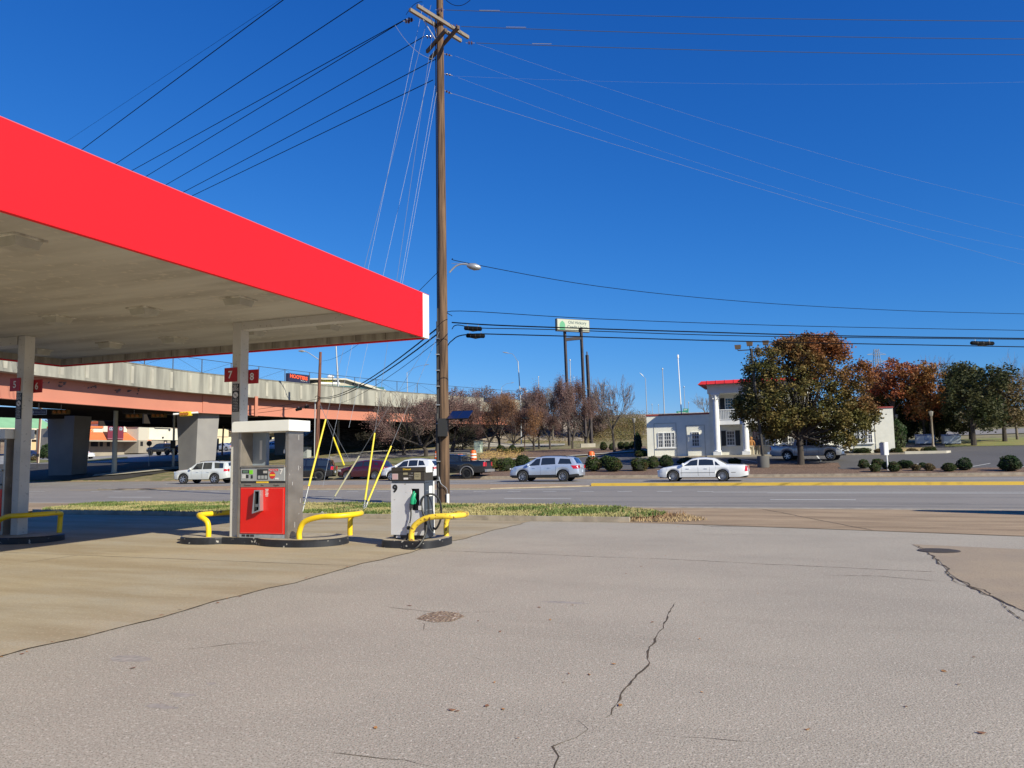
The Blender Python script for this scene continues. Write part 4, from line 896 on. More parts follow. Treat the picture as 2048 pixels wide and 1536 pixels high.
def car(name,label,cat,p,head,L,Wd,top,belt,sill,wb,fo,wr,body,wins,ws,rw,doors=(),handles=(),spokes=5,rst=1,tum=.32,ww=.24,tail=None,headl=None,extra=None,arch=None,lower=None,rack=False,group='cars waiting and passing on the road',crown=.07,mirror=None,seam=True,trimline=None,plate=True,roofx=None):
    # local x forward from the rear bumper; top: (x,z) silhouette; belt: (x,z)
    t=thing(name,label,cat,p,head,group); xo=L/2
    xs_w=(L-fo-wb,L-fo); arch=arch or wr+.06; hw=Wd/2
    def il(P,x):
        if x<=P[0][0]: return P[0][1]
        for (a,b),(q,d) in zip(P,P[1:]):
            if x<=q: return b+(d-b)*(x-a)/(q-a) if q>a else d
        return P[-1][1]
    def wd(x):
        e=min(x,(L-x)*.85); return hw*(1 if e>.7 else .80+.20*math.sqrt(max(0,1-(1-e/.7)**2)))
    def zbot(x):
        z=sill+(.10*(1-min(x,.5)/.5) if x<.5 else 0)+(.04*(1-min(L-x,.4)/.4))
        for xw in xs_w:
            if abs(x-xw)<arch: z=max(z,wr+math.sqrt(max(0,arch**2-(x-xw)**2)))
        return z
    def wroof(x):
        return wd(x)*.955-max(0,il(top,x)-crown-il(belt,x))*tum
    st=set([0,.02,.06,.14,.28,.45,L,L-.02,L-.07,L-.16,L-.32])
    for xw in xs_w:
        for k in range(15): st.add(xw+arch*math.cos(math.pi*k/14))
        st.add(xw-arch-.003); st.add(xw+arch+.003)
    for x,_ in top: st.add(x)
    for x,_ in belt: st.add(x)
    x=0
    while x<L: st.add(x); x+=.22
    st=sorted(s_ for s_ in st if 0<=s_<=L); S=[st[0]]
    for x in st[1:]:
        if x-S[-1]>.0025: S.append(x)
    def sec(x):
        w=wd(x); zb_=zbot(x); zk=il(belt,x); zt__=max(il(top,x),zk+.015); zk=min(zk,zt__-.01); zb_=min(zb_,zk-.08); wr_=min(wroof(x),w*.955)
        h=zk-zb_; c_=min(crown,(zt__-zk)*.7)
        return [(w*.95,zb_),(w*.985,zb_+h*.22),(w*1.0,zb_+h*.5),(w*.995,zb_+h*.75),(w*.975,zk-h*.06),(w*.955,zk),(wr_,zt__-c_),(wr_*.88,zt__-c_*.35),(wr_*.5,zt__-c_*.06),(0,zt__)]
    mb=MB(); n=10; V=[]
    for x in S:
        sc_=sec(x); V+=[(x-xo,-y,z) for y,z in sc_]+[(x-xo,y,z) for y,z in sc_[:-1][::-1]]
    m_=2*n-1; F=[]
    for i in range(len(S)-1):
        for j in range(m_-1): F.append((i*m_+j,i*m_+j+1,(i+1)*m_+j+1,(i+1)*m_+j))
    mb.add(V,F,0,True); mb.add(V[:m_],[tuple(range(m_))],0); mb.add(V[-m_:],[tuple(range(m_))[::-1]],0)
    if lower:   # dark lower cladding by height
        for k,f in enumerate(mb.f):
            if f[0] < len(V) and len(f)==4:
                zc=sum(mb.v[i][2] for i in f)/4; yc=abs(sum(mb.v[i][1] for i in f)/4)
                if zc<lower and yc>hw*.7: mb.m[k]=1
    bo=mb.build('body',[body,m_trimb],t)
    def mk(mb,nm,ma,par=None): return mb.build(nm,ma,par or t)
    mb=MB().box(.12-xo,L-.12-xo,-hw*.78,hw*.78,sill-.04,sill+.3)
    for xw in xs_w: mb.box(xw-arch-xo,xw+arch-xo,-hw*.82,hw*.82,sill,wr*2+.12)
    mk(mb,'underbody',m_hub)
    # side surface sampler
    def side(x,tt,s,off=.006):  # tt 0 belt .. 1 roof edge
        q=sec(x); a=q[5];b=q[6]; y=a[0]+(b[0]-a[0])*tt+off; return (x-xo,s*y,a[1]+(b[1]-a[1])*tt)
    def low(x,z,s,off=.008):
        q=sec(x)[:6]
        if z<=q[0][1]: y=q[0][0]
        else:
            y=q[-1][0]
            for (y0,z0),(y1,z1) in zip(q,q[1:]):
                if z<=z1: y=y0+(y1-y0)*(z-z0)/max(1e-6,z1-z0); break
        return (x-xo,s*(y+off),z)
    for (xb0,xb1,xt0,xt1,t0,t1) in wins:
        for s in(-1,1):
            if s==1 and False: continue
            mb=MB(); K=8; J=4; P=[]
            for j in range(J+1):
                e=j/J; tt=t0+(t1-t0)*e
                for k in range(K+1): x=(xb0+(xt0-xb0)*e)*(1-k/K)+(xb1+(xt1-xb1)*e)*k/K; P.append(side(x,tt,s))
            mb.add(P,[(j*(K+1)+k,j*(K+1)+k+1,(j+1)*(K+1)+k+1,(j+1)*(K+1)+k) for j in range(J) for k in range(K)],0,True); mk(mb,'side_window',m_cglass)
    def topg(x0,x1,nm,ma,wf=.93,inset=.0):
        mb=MB(); K=8;J=6;P=[]
        for j in range(J+1):
            x=x0+(x1-x0)*j/J; q=sec(x); a=q[6];
            for k in range(K+1):
                s=-1+2*k/K; y=s*a[0]*wf; e=abs(s)*wf
                z=q[9][1]-(q[9][1]-q[6][1])*(e**3 if e>.5 else e**3*.6)+.012; P.append((x-xo,y,z))
        mb.add(P,[(j*(K+1)+k,j*(K+1)+k+1,(j+1)*(K+1)+k+1,(j+1)*(K+1)+k) for j in range(J) for k in range(K)],0,True); mk(mb,nm,ma)
    topg(ws[0],ws[1],'windshield',m_cglass)
    if rw: topg(rw[0],rw[1],'rear_window',m_cglass,.86)
    # seams
    if seam:
        mb=MB()
        for x in doors:
            for s in(-1,1):
                P=[low(x-.006,sill+.08+k*(il(belt,x)-sill-.1)/6,s,.003) for k in range(7)]; Q=[low(x+.006,sill+.08+k*(il(belt,x)-sill-.1)/6,s,.003) for k in range(7)]
                mb.add(P+Q,[(k,k+1,7+k+1,7+k) for k in range(6)])
        stuff(mk(mb,'door_seams',m_seam)) if doors else None
    for x,z in handles:
        for s in(-1,1): a=low(x,z,s,.0); mk(MB().box(a[0]-.09,a[0]+.09,min(a[1],a[1]+s*.035),max(a[1],a[1]+s*.035),z-.014,z+.018),'door_handle',body if headl!='chrome' else m_chrome)
    # wheels
    M_=wheel_mesh(wr,ww,spokes,rst)
    for xw in xs_w:
        for s in(-1,1):
            hub=bpy.data.objects.new('wheel',M_[0]); col.objects.link(hub); hub.parent=t; hub.location=(xw-xo,s*(hw-ww/2-.01),wr); hub.rotation_euler=(0,random.Random(int(xw*100)+s).uniform(0,1),0 if s<0 else math.pi)
            for n_,me in(('tyre',M_[1]),('rim',M_[2])): o=bpy.data.objects.new(n_,me); col.objects.link(o); o.parent=hub
    # lamps
    def lampp(x0,x1,z0,z1,x0t,x1t,nm,ma,rear):
        for s in(-1,1):
            mb=MB(); K=4; P=[]
            for j in(0,1):
                for k in range(K+1):
                    x=(x0+(x1-x0)*k/K) if j==0 else (x0t+(x1t-x0t)*k/K); P.append(low(min(max(x,.015),L-.015),z0 if j==0 else z1,s,.012))
            mb.add(P,[(k,k+1,K+1+k+1,K+1+k) for k in range(K)],0,True)
            xe=-xo-.012 if rear else xo+.012; y0=wd(0 if rear else L)*.97; 
            mb.box(min(xe,xe+(.02 if rear else -.02)),max(xe,xe+(.02 if rear else -.02)),min(s*y0,s*(y0-.22)),max(s*y0,s*(y0-.22)),z0,z1)
            mk(mb,nm,ma)
    if tail: lampp(*tail,'tail_light',m_tail,True)
    if headl and headl!='chrome': lampp(*headl,'headlight',m_head,False)
    if plate: mk(MB().box(-xo-.03,-xo-.012,-.16,.16,il(belt,0)-.22,il(belt,0)-.06),'licence_plate',m_plate)
    if mirror:
        x,z=mirror
        for s in(-1,1):
            a=side(x,0,s); mb=MB().lathe([(.01,-.10),(.07,-.09),(.095,0),(.08,.08),(.01,.10)],10,0,Matrix.Translation((a[0],a[1]+s*.10,z+.08))@Matrix.Diagonal((.8,1.2,.9,1))); mb.box(a[0]-.04,a[0]+.04,min(a[1]-s*.03,a[1]+s*.08),max(a[1]-s*.03,a[1]+s*.08),z,z+.04); mk(mb,'side_mirror',body)
    if trimline:
        for s in(-1,1):
            mb=MB(); (xa,xb,z)=trimline; K=20; P=[low(xa+(xb-xa)*k/K,z-.012,s,.006) for k in range(K+1)]+[low(xa+(xb-xa)*k/K,z+.012,s,.006) for k in range(K+1)]
            mb.add(P,[(k,k+1,K+1+k+1,K+1+k) for k in range(K) if all(abs(xa+(xb-xa)*(k+.5)/K-xw)>arch or z>wr+arch for xw in xs_w)]); mk(mb,'side_moulding',m_seam)
    if rack:
        for s in(-1,1):
            q0,q1=roofx; P=[(x-xo,s*(sec(x)[6][0]*.93),sec(x)[6][1]+.085) for x in (q0,q0+.15,(q0+q1)/2,q1-.15,q1)]; P[0]=(P[0][0],P[0][1],P[0][2]-.07); P[-1]=(P[-1][0],P[-1][1],P[-1][2]-.07); mk(MB().tube(smooth(P,4),.018,6),'roof_rail',m_trimb)
    if extra: extra(t,mk,low,side,sec,xo,il,MB)
    return t
LEFT=-TH+math.pi
def roadp(px,v,z=.004):    # centre of a car on the road at lane v seen at photo column px
    d=ray(px,950); k=v/(d.x*s0+d.y*c0); return Vector((d.x*k,d.y*k,z))
# pale stretched sedan
def x_sed(t,mk,low,side,sec,xo,il,MB):
    mk(MB().box(xo-.03,xo+.02,-.35,.35,.48,.72),'grille',m_chrome)
car('sedan','long old white four door sedan with a dented rear door, alone beside the yellow kerb','car',roadp(1407,49.8),LEFT,5.47,1.99,
 [(0,.80),(.04,.95),(.25,1.02),(.9,1.05),(1.25,1.06),(1.75,1.33),(2.0,1.43),(2.5,1.49),(3.0,1.475),(3.35,1.41),(4.05,1.03),(4.5,.98),(5.1,.88),(5.3,.80),(5.47,.62)],
 [(0,.80),(.25,.93),(1.2,.97),(3.0,.96),(4.1,.95),(5.1,.84),(5.3,.74),(5.47,.58)],.27,2.99,.98,.345,paint('sedan_white',(.74,.75,.76)),
 [(1.98,2.90,2.05,2.88,.08,.88),(2.98,3.90,2.96,3.42,.08,.88),(1.60,1.90,1.85,1.93,.08,.72)],(3.42,4.02),(1.27,1.74),(2.25,2.94,3.95),((2.45,.80),(3.55,.80)),14,1,
 tum=.42,tail=(.0,.18,.62,.93,.03,.14),headl=(5.14,5.44,.56,.72,5.14,5.38),mirror=(3.85,.98),trimline=(.7,4.85,.55),extra=x_sed)
# silver blue crossover
sv=paint('silver_blue',(.46,.53,.66),.28,.35)
car('suv','metallic silver blue SUV with dark wheel arches driving just left of the white sedan','suv',roadp(1095,50.6),LEFT,4.92,1.92,
 [(0,.86),(.04,1.15),(.18,1.22),(.42,1.58),(.6,1.66),(1.4,1.72),(2.4,1.73),(2.95,1.66),(3.85,1.17),(4.1,1.13),(4.6,1.03),(4.8,.93),(4.92,.62)],
 [(0,.84),(.1,1.05),(.4,1.13),(1.6,1.12),(3.0,1.05),(3.9,1.04),(4.6,.96),(4.8,.86),(4.92,.60)],.30,2.86,.97,.375,sv,
 [(.46,1.42,.62,1.30,.12,.82),(1.60,2.62,1.66,2.58,.1,.9),(2.72,3.62,2.68,3.02,.1,.9)],(3.0,3.80),(.16,.42),(1.58,2.66,3.6),((2.05,.94),(3.1,.92)),10,1,
 tum=.34,tail=(.0,.34,.86,1.08,.0,.52),headl=(4.62,4.88,.80,.93,4.6,4.80),mirror=(3.52,1.06),lower=.46,rack=True,roofx=(.8,2.7),arch=.46)
# pale grey 4x4 at the left
car('suv','boxy silver white off road SUV half hidden behind the left canopy column','suv',roadp(413,49.3),LEFT+R(7),4.82,1.93,
 [(0,.88),(.03,1.3),(.12,1.62),(.3,1.72),(1.2,1.78),(2.2,1.77),(2.75,1.68),(3.45,1.20),(3.6,1.17),(4.4,1.10),(4.68,1.0),(4.82,.66)],
 [(0,.86),(.1,1.10),(1.6,1.10),(3.5,1.08),(4.4,1.0),(4.68,.90),(4.82,.62)],.36,2.79,.95,.385,paint('suv_white',(.62,.64,.62),.3,.15),
 [(.32,1.06,.36,1.16,.18,.9),(1.32,2.12,1.36,2.10,.08,.92),(2.2,3.16,2.18,2.72,.08,.92)],(2.8,3.42),(.05,.14),(1.25,2.16,3.12),((1.6,.92),(2.55,.92)),6,1,
 tum=.26,tail=(.0,.26,.96,1.14,.0,.26),headl=(4.45,4.76,.84,.98,4.45,4.72),mirror=(3.14,1.1),rack=True,roofx=(.7,2.5),arch=.47)
# black luxury 4x4
car('suv','tall black SUV with dark rims seen from its rear corner behind the yellow guy guards','suv',roadp(612,55.3),LEFT+R(20),4.95,2.0,
 [(0,.85),(.03,1.18),(.20,1.22),(.34,1.70),(.5,1.80),(1.5,1.86),(2.5,1.85),(3.0,1.78),(3.6,1.30),(3.8,1.24),(4.6,1.18),(4.85,1.05),(4.95,.68)],
 [(0,.83),(.08,1.15),(3.6,1.18),(4.6,1.08),(4.85,.95),(4.95,.64)],.34,2.88,.92,.40,paint('gloss_black',(.008,.008,.010),.15),
 [(.40,1.25,.46,1.28,.1,.88),(1.36,2.2,1.38,2.18,.08,.9),(2.28,3.3,2.28,2.92,.08,.9)],(3.05,3.55),(.21,.33),(1.3,2.24,3.25),((1.7,1.0),(2.7,1.0)),9,3,
 tum=.24,tail=(.0,.16,.88,1.16,.0,.14),headl=(4.6,4.9,.9,1.05,4.6,4.86),mirror=(3.28,1.18),rack=True,roofx=(.9,2.9),arch=.48)
# dark maroon crossover
car('suv','dark maroon crossover between the black SUV and the white crossover','suv',roadp(732,57.6-1.0),LEFT+R(2),4.53,1.82,
 [(0,.80),(.03,1.05),(.15,1.12),(.34,1.42),(.55,1.58),(1.4,1.65),(2.1,1.64),(2.7,1.54),(3.5,1.14),(3.7,1.10),(4.3,.95),(4.45,.85),(4.53,.6)],
 [(0,.78),(.1,1.02),(.9,1.14),(3.0,1.04),(3.6,1.0),(4.3,.86),(4.45,.78),(4.53,.58)],.28,2.62,.92,.355,paint('maroon',(.06,.006,.012),.22),
 [(.62,1.0,.78,1.06,.2,.7),(1.25,2.05,1.25,2.04,.08,.88),(2.13,3.15,2.12,2.72,.08,.88)],(2.75,3.42),(.13,.36),(1.2,2.09,3.1),((1.55,.92),(2.5,.9)),10,1,
 tum=.36,tail=(.0,.28,.78,1.02,.10,.36),headl=(4.15,4.48,.72,.86,4.12,4.42),mirror=(3.1,1.02),lower=.36,group='cars waiting and passing on the road')
# white crossover
car('suv','rounded white crossover behind the diesel pump','suv',roadp(826,53.6),LEFT,4.74,1.93,
 [(0,.82),(.03,1.08),(.2,1.16),(.48,1.52),(.68,1.62),(1.5,1.70),(2.2,1.70),(2.75,1.62),(3.65,1.16),(3.9,1.12),(4.45,1.0),(4.65,.88),(4.74,.62)],
 [(0,.80),(.1,1.04),(.6,1.14),(1.6,1.10),(3.0,1.04),(3.7,1.02),(4.45,.92),(4.65,.80),(4.74,.60)],.30,2.82,.98,.37,paint('crossover_white',(.72,.73,.75)),
 [(.85,1.45,1.08,1.45,.12,.86),(1.54,2.3,1.54,2.28,.08,.9),(2.38,3.42,2.36,2.82,.08,.9)],(2.82,3.58),(.18,.46),(1.5,2.34,3.35),((1.8,.9),(2.75,.9)),7,2,
 tum=.36,tail=(.0,.22,.90,1.06,.0,.30),headl=(4.35,4.68,.74,.88,4.32,4.6),mirror=(3.34,1.05),lower=.40)
# pickups
def truck_extra(bedx,bedz,flare=None,roofl=False,grey=None):
    def f(t,mk,low,side,sec,xo,il,MB):
        hw=sec(2.0)[2][0]
        # bed floor recess drawn as dark liner inside rails
        mb=MB().box(.08-xo,bedx-.05-xo,-hw+.12,hw-.12,bedz+.004,bedz+.012); mk(mb,'bed_liner',m_trimb)
        mk(MB().box(-xo-.17,-xo+.02,-hw+.08,hw-.08,.56,.76),'rear_bumper',grey or m_chrome)
        if flare:
            for xw in flare[1]:
                for s in(-1,1):
                    P=[(xw-xo+flare[0]*math.cos(a),s*(hw+.02),flare[2]+flare[0]*math.sin(a)) for a in [math.pi*k/14 for k in range(-1,16)]]; mk(MB().tube(P,.055,6),'fender_flare',mat('flare_grey',(.13,.13,.14),.6))
        if roofl:
            for y in(-.32,0,.32): mk(MB().box(bedx+.35-xo,bedx+.5-xo,y-.09,y+.09,1.93,2.0),'roof_lamp',m_amber)
            mb=MB(); mb.bar((bedx+.1-xo,-.7,2.04),(bedx+2.2-xo,-.7,2.04),.04,.04); mb.bar((bedx+.1-xo,.7,2.04),(bedx+2.2-xo,.7,2.04),.04,.04)
            for k in range(5): x=bedx+.15+k*.5-xo; mb.bar((x,-.7,2.03),(x,.7,2.03),.05,.03)
            for x in(bedx+.2,bedx+2.0):
                for y in(-.7,.7): mb.bar((x-xo,y,1.85),(x-xo,y,2.04),.03,.03)
            mk(mb,'roof_rack',m_trimb)
            mb=MB(); mb.tube([(bedx-.15-xo,-.8,bedz),(bedx-.1-xo,-.75,1.72),(bedx-.1-xo,.75,1.72),(bedx-.15-xo,.8,bedz)],.04,8); mb.tube([(bedx-.15-xo,-.7,1.70),(bedx-.9-xo,-.8,bedz)],.03,6); mb.tube([(bedx-.15-xo,.7,1.70),(bedx-.9-xo,.8,bedz)],.03,6); mk(mb,'roll_bar',m_black)
    return f
car('pickup_truck','black lifted pickup with grey fender flares and orange roof lamps behind the utility pole','pickup',roadp(909,57.2),LEFT+R(4),5.9,2.1,
 [(0,.80),(.02,1.42),(2.0,1.42),(2.02,1.42),(2.06,1.86),(2.3,1.96),(3.2,2.0),(3.8,1.92),(4.45,1.46),(4.6,1.42),(5.5,1.36),(5.8,1.2),(5.9,.8)],
 [(0,.78),(.02,1.38),(2.04,1.38),(4.5,1.36),(5.5,1.28),(5.8,1.1),(5.9,.75)],.52,3.38,1.0,.46,paint('truck_black',(.010,.012,.015),.2),
 [(2.22,3.0,2.28,2.98,.05,.85),(3.1,4.1,3.08,3.62,.05,.85)],(3.86,4.4),None,(2.1,3.05,4.0),((2.35,1.15),(3.4,1.15)),12,3,
 tum=.26,tail=(.0,.16,1.0,1.32,.0,.14),headl=(5.5,5.86,1.0,1.2,5.5,5.8),mirror=(4.0,1.4),arch=.57,ww=.3,group='cars waiting and passing on the road',crown=.03,
 extra=truck_extra(2.0,1.42,(.55,(1.52,4.9),.46),True,mat('satin_bumper',(.35,.35,.36),.4,.5)))
def x_silv(t,mk,low,side,sec,xo,il,MB):
    truck_extra(2.0,1.28)(t,mk,low,side,sec,xo,il,MB)
    mk(MB().box(xo-.02,xo+.03,-.5,.5,.82,1.08),'grille',m_trimb); mk(MB().box(xo+.0,xo+.05,-.55,.55,.93,.965),'grille_bar',m_chrome); mk(MB().box(xo-.1,xo+.1,-.9,.9,.52,.74),'front_bumper',m_chrome)
    mb=MB(); r=random.Random(3)
    for k in range(9): mb.bar((r.uniform(.2,1.6)-xo,r.uniform(-.7,.7),1.3+r.uniform(0,.05)),(r.uniform(.6,1.9)-xo,r.uniform(-.7,.7),1.36+r.uniform(0,.22)),.05,.05)
    mk(mb,'cargo_poles',m_rim)
ps=gt(1617,921); th_=-TH+R(-14)
car('pickup_truck','silver pickup with junk in its bed parked in front of the columned building','pickup',ps,th_,5.85,2.03,
 [(0,.80),(.02,1.28),(2.0,1.28),(2.04,1.70),(2.3,1.84),(3.2,1.88),(3.7,1.80),(4.35,1.32),(4.5,1.28),(5.4,1.22),(5.75,1.08),(5.85,.8)],
 [(0,.78),(.02,1.24),(2.04,1.22),(4.4,1.20),(5.4,1.12),(5.75,.98),(5.85,.75)],.42,3.4,.98,.40,paint('pickup_silver',(.50,.53,.58),.28,.4),
 [(2.2,3.0,2.28,2.98,.05,.85),(3.1,4.0,3.08,3.52,.05,.85)],(3.74,4.3),None,(2.08,3.05,4.0),((2.35,1.02),(3.4,1.02)),6,1,
 tum=.28,tail=(.0,.16,.9,1.2,.0,.14),headl=(5.5,5.83,.86,1.08,5.45,5.78),mirror=(3.95,1.22),arch=.48,group='cars parked in the lots',crown=.03,extra=x_silv)
# small distant cars
def smallcar(label,px,py,head,body,kind='sedan',L=4.6,nm='parked_car'):
    p=gt(px,py); p.z+=.03
    if kind=='suv':
        return car(nm,label,'suv',p,head,L,1.9,[(0,.85),(.03,1.1),(.3,1.6),(.6,1.72),(2.4,1.72),(2.9,1.62),(3.6,1.15),(4.3,1.02),(4.5,.9),(L,.62)],[(0,.83),(.1,1.05),(3.6,1.04),(4.3,.94),(4.5,.82),(L,.6)],.34,2.75,.9,.37,body,
          [(.5,1.3,.65,1.3,.1,.85),(1.4,2.2,1.42,2.18,.08,.9),(2.3,3.3,2.3,2.85,.08,.9)],(2.95,3.5),(.1,.3),(1.3,2.25),(),6,3,tum=.3,tail=(.0,.2,.85,1.05,.0,.2),headl=(4.2,4.5,.75,.9,4.2,4.48),group='cars parked in the lots')
    return car(nm,label,'car',p,head,L,1.82,[(0,.78),(.04,.98),(.6,1.04),(1.0,1.2),(1.6,1.42),(2.2,1.45),(2.7,1.38),(3.5,.98),(4.2,.86),(4.5,.74),(L,.55)],[(0,.76),(.3,.92),(3.4,.90),(4.2,.80),(4.5,.68),(L,.52)],.26,2.7,.9,.33,body,
          [(1.2,2.1,1.62,2.08,.08,.85),(2.2,3.2,2.18,2.7,.08,.85)],(2.75,3.4),(.75,1.5),(1.1,2.14),(),8,1,tum=.4,tail=(.0,.2,.72,.88,.0,.18),headl=(4.15,4.5,.62,.74,4.15,4.45),group='cars parked in the lots')
W_=paint('far_white',(.7,.71,.73)); K_=paint('far_black',(.012,.012,.016),.2); N_=paint('far_navy',(.02,.03,.08),.25); S_=paint('far_silver',(.42,.45,.50),.3,.3); Bw=paint('pale_blue_white',(.5,.58,.75),.3)
smallcar('white SUV half hidden by the left bridge pier, in front of the orange roofed restaurant',158,919,LEFT+math.pi+R(5),W_,'suv',4.7)
smallcar('black vehicle parked behind the white SUV at the restaurant',170,909,LEFT+R(190),K_,'suv',4.8)
smallcar('dark navy car parked by the rounded green bush at the far left',62,917,LEFT+R(10),N_)
smallcar('second dark navy car at the far left, behind the nearer one',40,911,LEFT+R(10),N_)
smallcar('silver sedan parked beyond the bridge, right of the second pier',447,902,LEFT,S_)
smallcar('white car parked behind the silver sedan beyond the bridge',470,897,LEFT,W_)
smallcar('white and blue coupe seen through the open frame of the red pump',548,901,LEFT,Bw,'sedan',4.4)
car('pickup_truck','black lifted pickup parked under the far white restaurant wall','pickup',gt(328,911)+Vector((0,0,.05)),LEFT,5.9,2.05,
 [(0,.80),(.02,1.36),(2.0,1.36),(2.04,1.8),(2.3,1.94),(3.2,1.97),(3.8,1.88),(4.45,1.42),(5.5,1.32),(5.8,1.2),(5.9,.8)],
 [(0,.78),(.02,1.32),(2.04,1.3),(4.5,1.3),(5.5,1.22),(5.8,1.1),(5.9,.75)],.6,3.5,.95,.47,K_,
 [(2.22,3.0,2.28,2.98,.05,.85),(3.1,4.1,3.08,3.62,.05,.85)],(3.86,4.4),None,(2.1,3.05),(),6,3,tum=.26,tail=(.0,.16,1.0,1.3,.0,.14),headl=(5.5,5.86,1.0,1.2,5.5,5.8),arch=.56,ww=.3,group='cars parked in the lots',crown=.03)
smallcar('dark four by four behind the black pickup near the second pier',366,909,LEFT,K_,'suv',4.5)
# ------------------------------------------------------------ trees and shrubs
m_bark=mat('grey_bark',(.065,.052,.043),.95,c2=(.04,.033,.028),ns=6,st=(1,1,.3),bump=.6,bs=20); m_barkl=mat('pale_bark',(.20,.165,.13),.95,c2=(.12,.10,.08),ns=5)
m_twig=mat('dark_twig',(.13,.09,.08),.9); m_twigg=mat('grey_twig',(.16,.135,.115),.9)
def leafmat(name,a,b,c_,ns=.5,ns3=3,lo=.4,hi=.6,lo3=.5,hi3=.62):
    m=mat(name,a,.6,c2=b,ns=ns,lo=lo,hi=hi,c3=c_,ns3=ns3,lo3=lo3,hi3=hi3,spec=.25,nd=3)
    N=m.node_tree.nodes; L=m.node_tree.links; b_=N['Principled BSDF']
    t=N.new('ShaderNodeBsdfTranslucent'); mx=N.new('ShaderNodeMixShader'); mx.inputs[0].default_value=.25
    src=b_.inputs['Base Color'].links[0].from_socket; L.new(src,t.inputs[0]); out=[n for n in N if n.type=='OUTPUT_MATERIAL'][0]
    L.new(b_.outputs[0],mx.inputs[1]); L.new(t.outputs[0],mx.inputs[2]); L.new(mx.outputs[0],out.inputs[0]); return m
class Tree:
    def __init__(s,seed): s.r=random.Random(seed); s.b=MB(); s.tw=MB(); s.tips=[]
    def grow(s,p,d,L,rad,dep,spread,up_,kids,shrink=.72,n=4,twigdep=1,env=None,minr=.008):
        r=s.r; pts=[p.copy()]; rr=[rad]; q=p.copy(); dd=d.normalized()
        for i in range(n):
            dd=(dd+Vector((r.gauss(0,.13),r.gauss(0,.13),r.gauss(0,.1)+up_*.12))).normalized(); q=q+dd*(L/n); pts.append(q.copy()); rr.append(max(minr,rad*(1-.45*(i+1)/n)))
            if env and not env(q): break
        (s.b if dep>twigdep else s.tw).tube(pts,rr,6 if dep>3 else (5 if dep>2 else 3),0,cap=False)
        s.tips.append((q,dep)); 
        if dep<=0: return
        for k in range(kids if not isinstance(kids,(list,tuple)) else kids[min(dep,len(kids)-1)]):
            t=r.uniform(.35,1.0) if k else 1.0; i=min(int(t*(len(pts)-1)),len(pts)-2); o=pts[i].lerp(pts[i+1],t*(len(pts)-1)-i) if k else pts[-1]
            if env and not env(o): continue
            a=r.uniform(0,6.28); x,y=frame(dd); sp=spread*r.uniform(.6,1.2)*(1 if k else .6)
            nd=(dd*math.cos(sp)+(x*math.cos(a)+y*math.sin(a))*math.sin(sp)+Vector((0,0,up_*.25))).normalized()
            s.grow(o,nd,L*shrink*r.uniform(.8,1.15),max(minr,rr[-1]*.72),dep-1,spread,up_,kids,shrink,max(2,n-1),twigdep,env,minr)
def leaves(pts,n,size,seed,spread,mb=None,aspect=.6,nmat=1):
    r=random.Random(seed); mb=mb or MB(); V=[];F=[];MI=[]
    for _ in range(n):
        p=r.choice(pts); c_=Vector((p[0]+r.gauss(0,spread),p[1]+r.gauss(0,spread),p[2]+r.gauss(0,spread*.9)))
        a=Vector((r.gauss(0,1),r.gauss(0,1),r.gauss(0,1))).normalized(); x,y=frame(a); sz=size*r.uniform(.6,1.3)
        o=len(V); V+=[c_-x*sz*.5,c_+y*sz*aspect*.5,c_+x*sz*.5,c_-y*sz*aspect*.5]; F.append([o,o+1,o+2,o+3]); MI.append(r.randrange(nmat))
    o=len(mb.v); mb.v+=[tuple(v) for v in V]; mb.f+=[[i+o for i in f] for f in F]; mb.m+=MI; mb.sm+=[False]*len(F); return mb
def plant(name,label,cat,p,rotz=0,group=None): return thing(name,label,cat,p,rotz,group)
# clipped and natural shrubs -------------------------------------------------
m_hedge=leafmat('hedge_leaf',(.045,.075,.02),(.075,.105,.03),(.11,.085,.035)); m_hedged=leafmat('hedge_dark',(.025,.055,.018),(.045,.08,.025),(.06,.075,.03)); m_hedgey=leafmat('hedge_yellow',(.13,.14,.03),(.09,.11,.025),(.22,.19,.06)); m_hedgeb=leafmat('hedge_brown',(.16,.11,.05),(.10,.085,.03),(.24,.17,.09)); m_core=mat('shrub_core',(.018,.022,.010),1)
SH={}
def shrub_mesh(kind,seed):
    k=(kind,seed)
    if k in SH: return SH[k]
    r=random.Random(seed*7+len(kind)); pts=[]
    ns=[(r.uniform(-1,1),r.uniform(-1,1),r.uniform(-.2,1)) for _ in range(7)]
    def rad(x,y,z):
        b=1+.10*math.sin(3*x+seed)+.08*math.sin(4*y+2*seed)+.07*math.sin(5*z+seed*3)
        return b
    for _ in range(700):
        th_=r.uniform(0,6.283); z=r.uniform(-.8,1); q=math.sqrt(max(0,1-z*z)); x,y=q*math.cos(th_),q*math.sin(th_); b=rad(x,y,z)*r.uniform(.80,1.0)
        if kind=='box': e=3.2; nrm=(abs(x)**e+abs(y)**e+abs(z)**e)**(1/e); b/=nrm
        pts.append((x*b*.5,y*b*.5,.46+z*b*.48))
    m={'green':m_hedge,'dark':m_hedged,'yellow':m_hedgey,'brown':m_hedgeb,'box':m_hedge,'tall':m_hedged}[kind]
    mb=leaves(pts,4200,.085,seed,.018)
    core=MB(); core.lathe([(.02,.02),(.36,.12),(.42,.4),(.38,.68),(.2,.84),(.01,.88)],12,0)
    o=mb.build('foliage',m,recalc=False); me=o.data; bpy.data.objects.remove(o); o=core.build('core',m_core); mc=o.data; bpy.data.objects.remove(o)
    SH[k]=(me,mc); return SH[k]
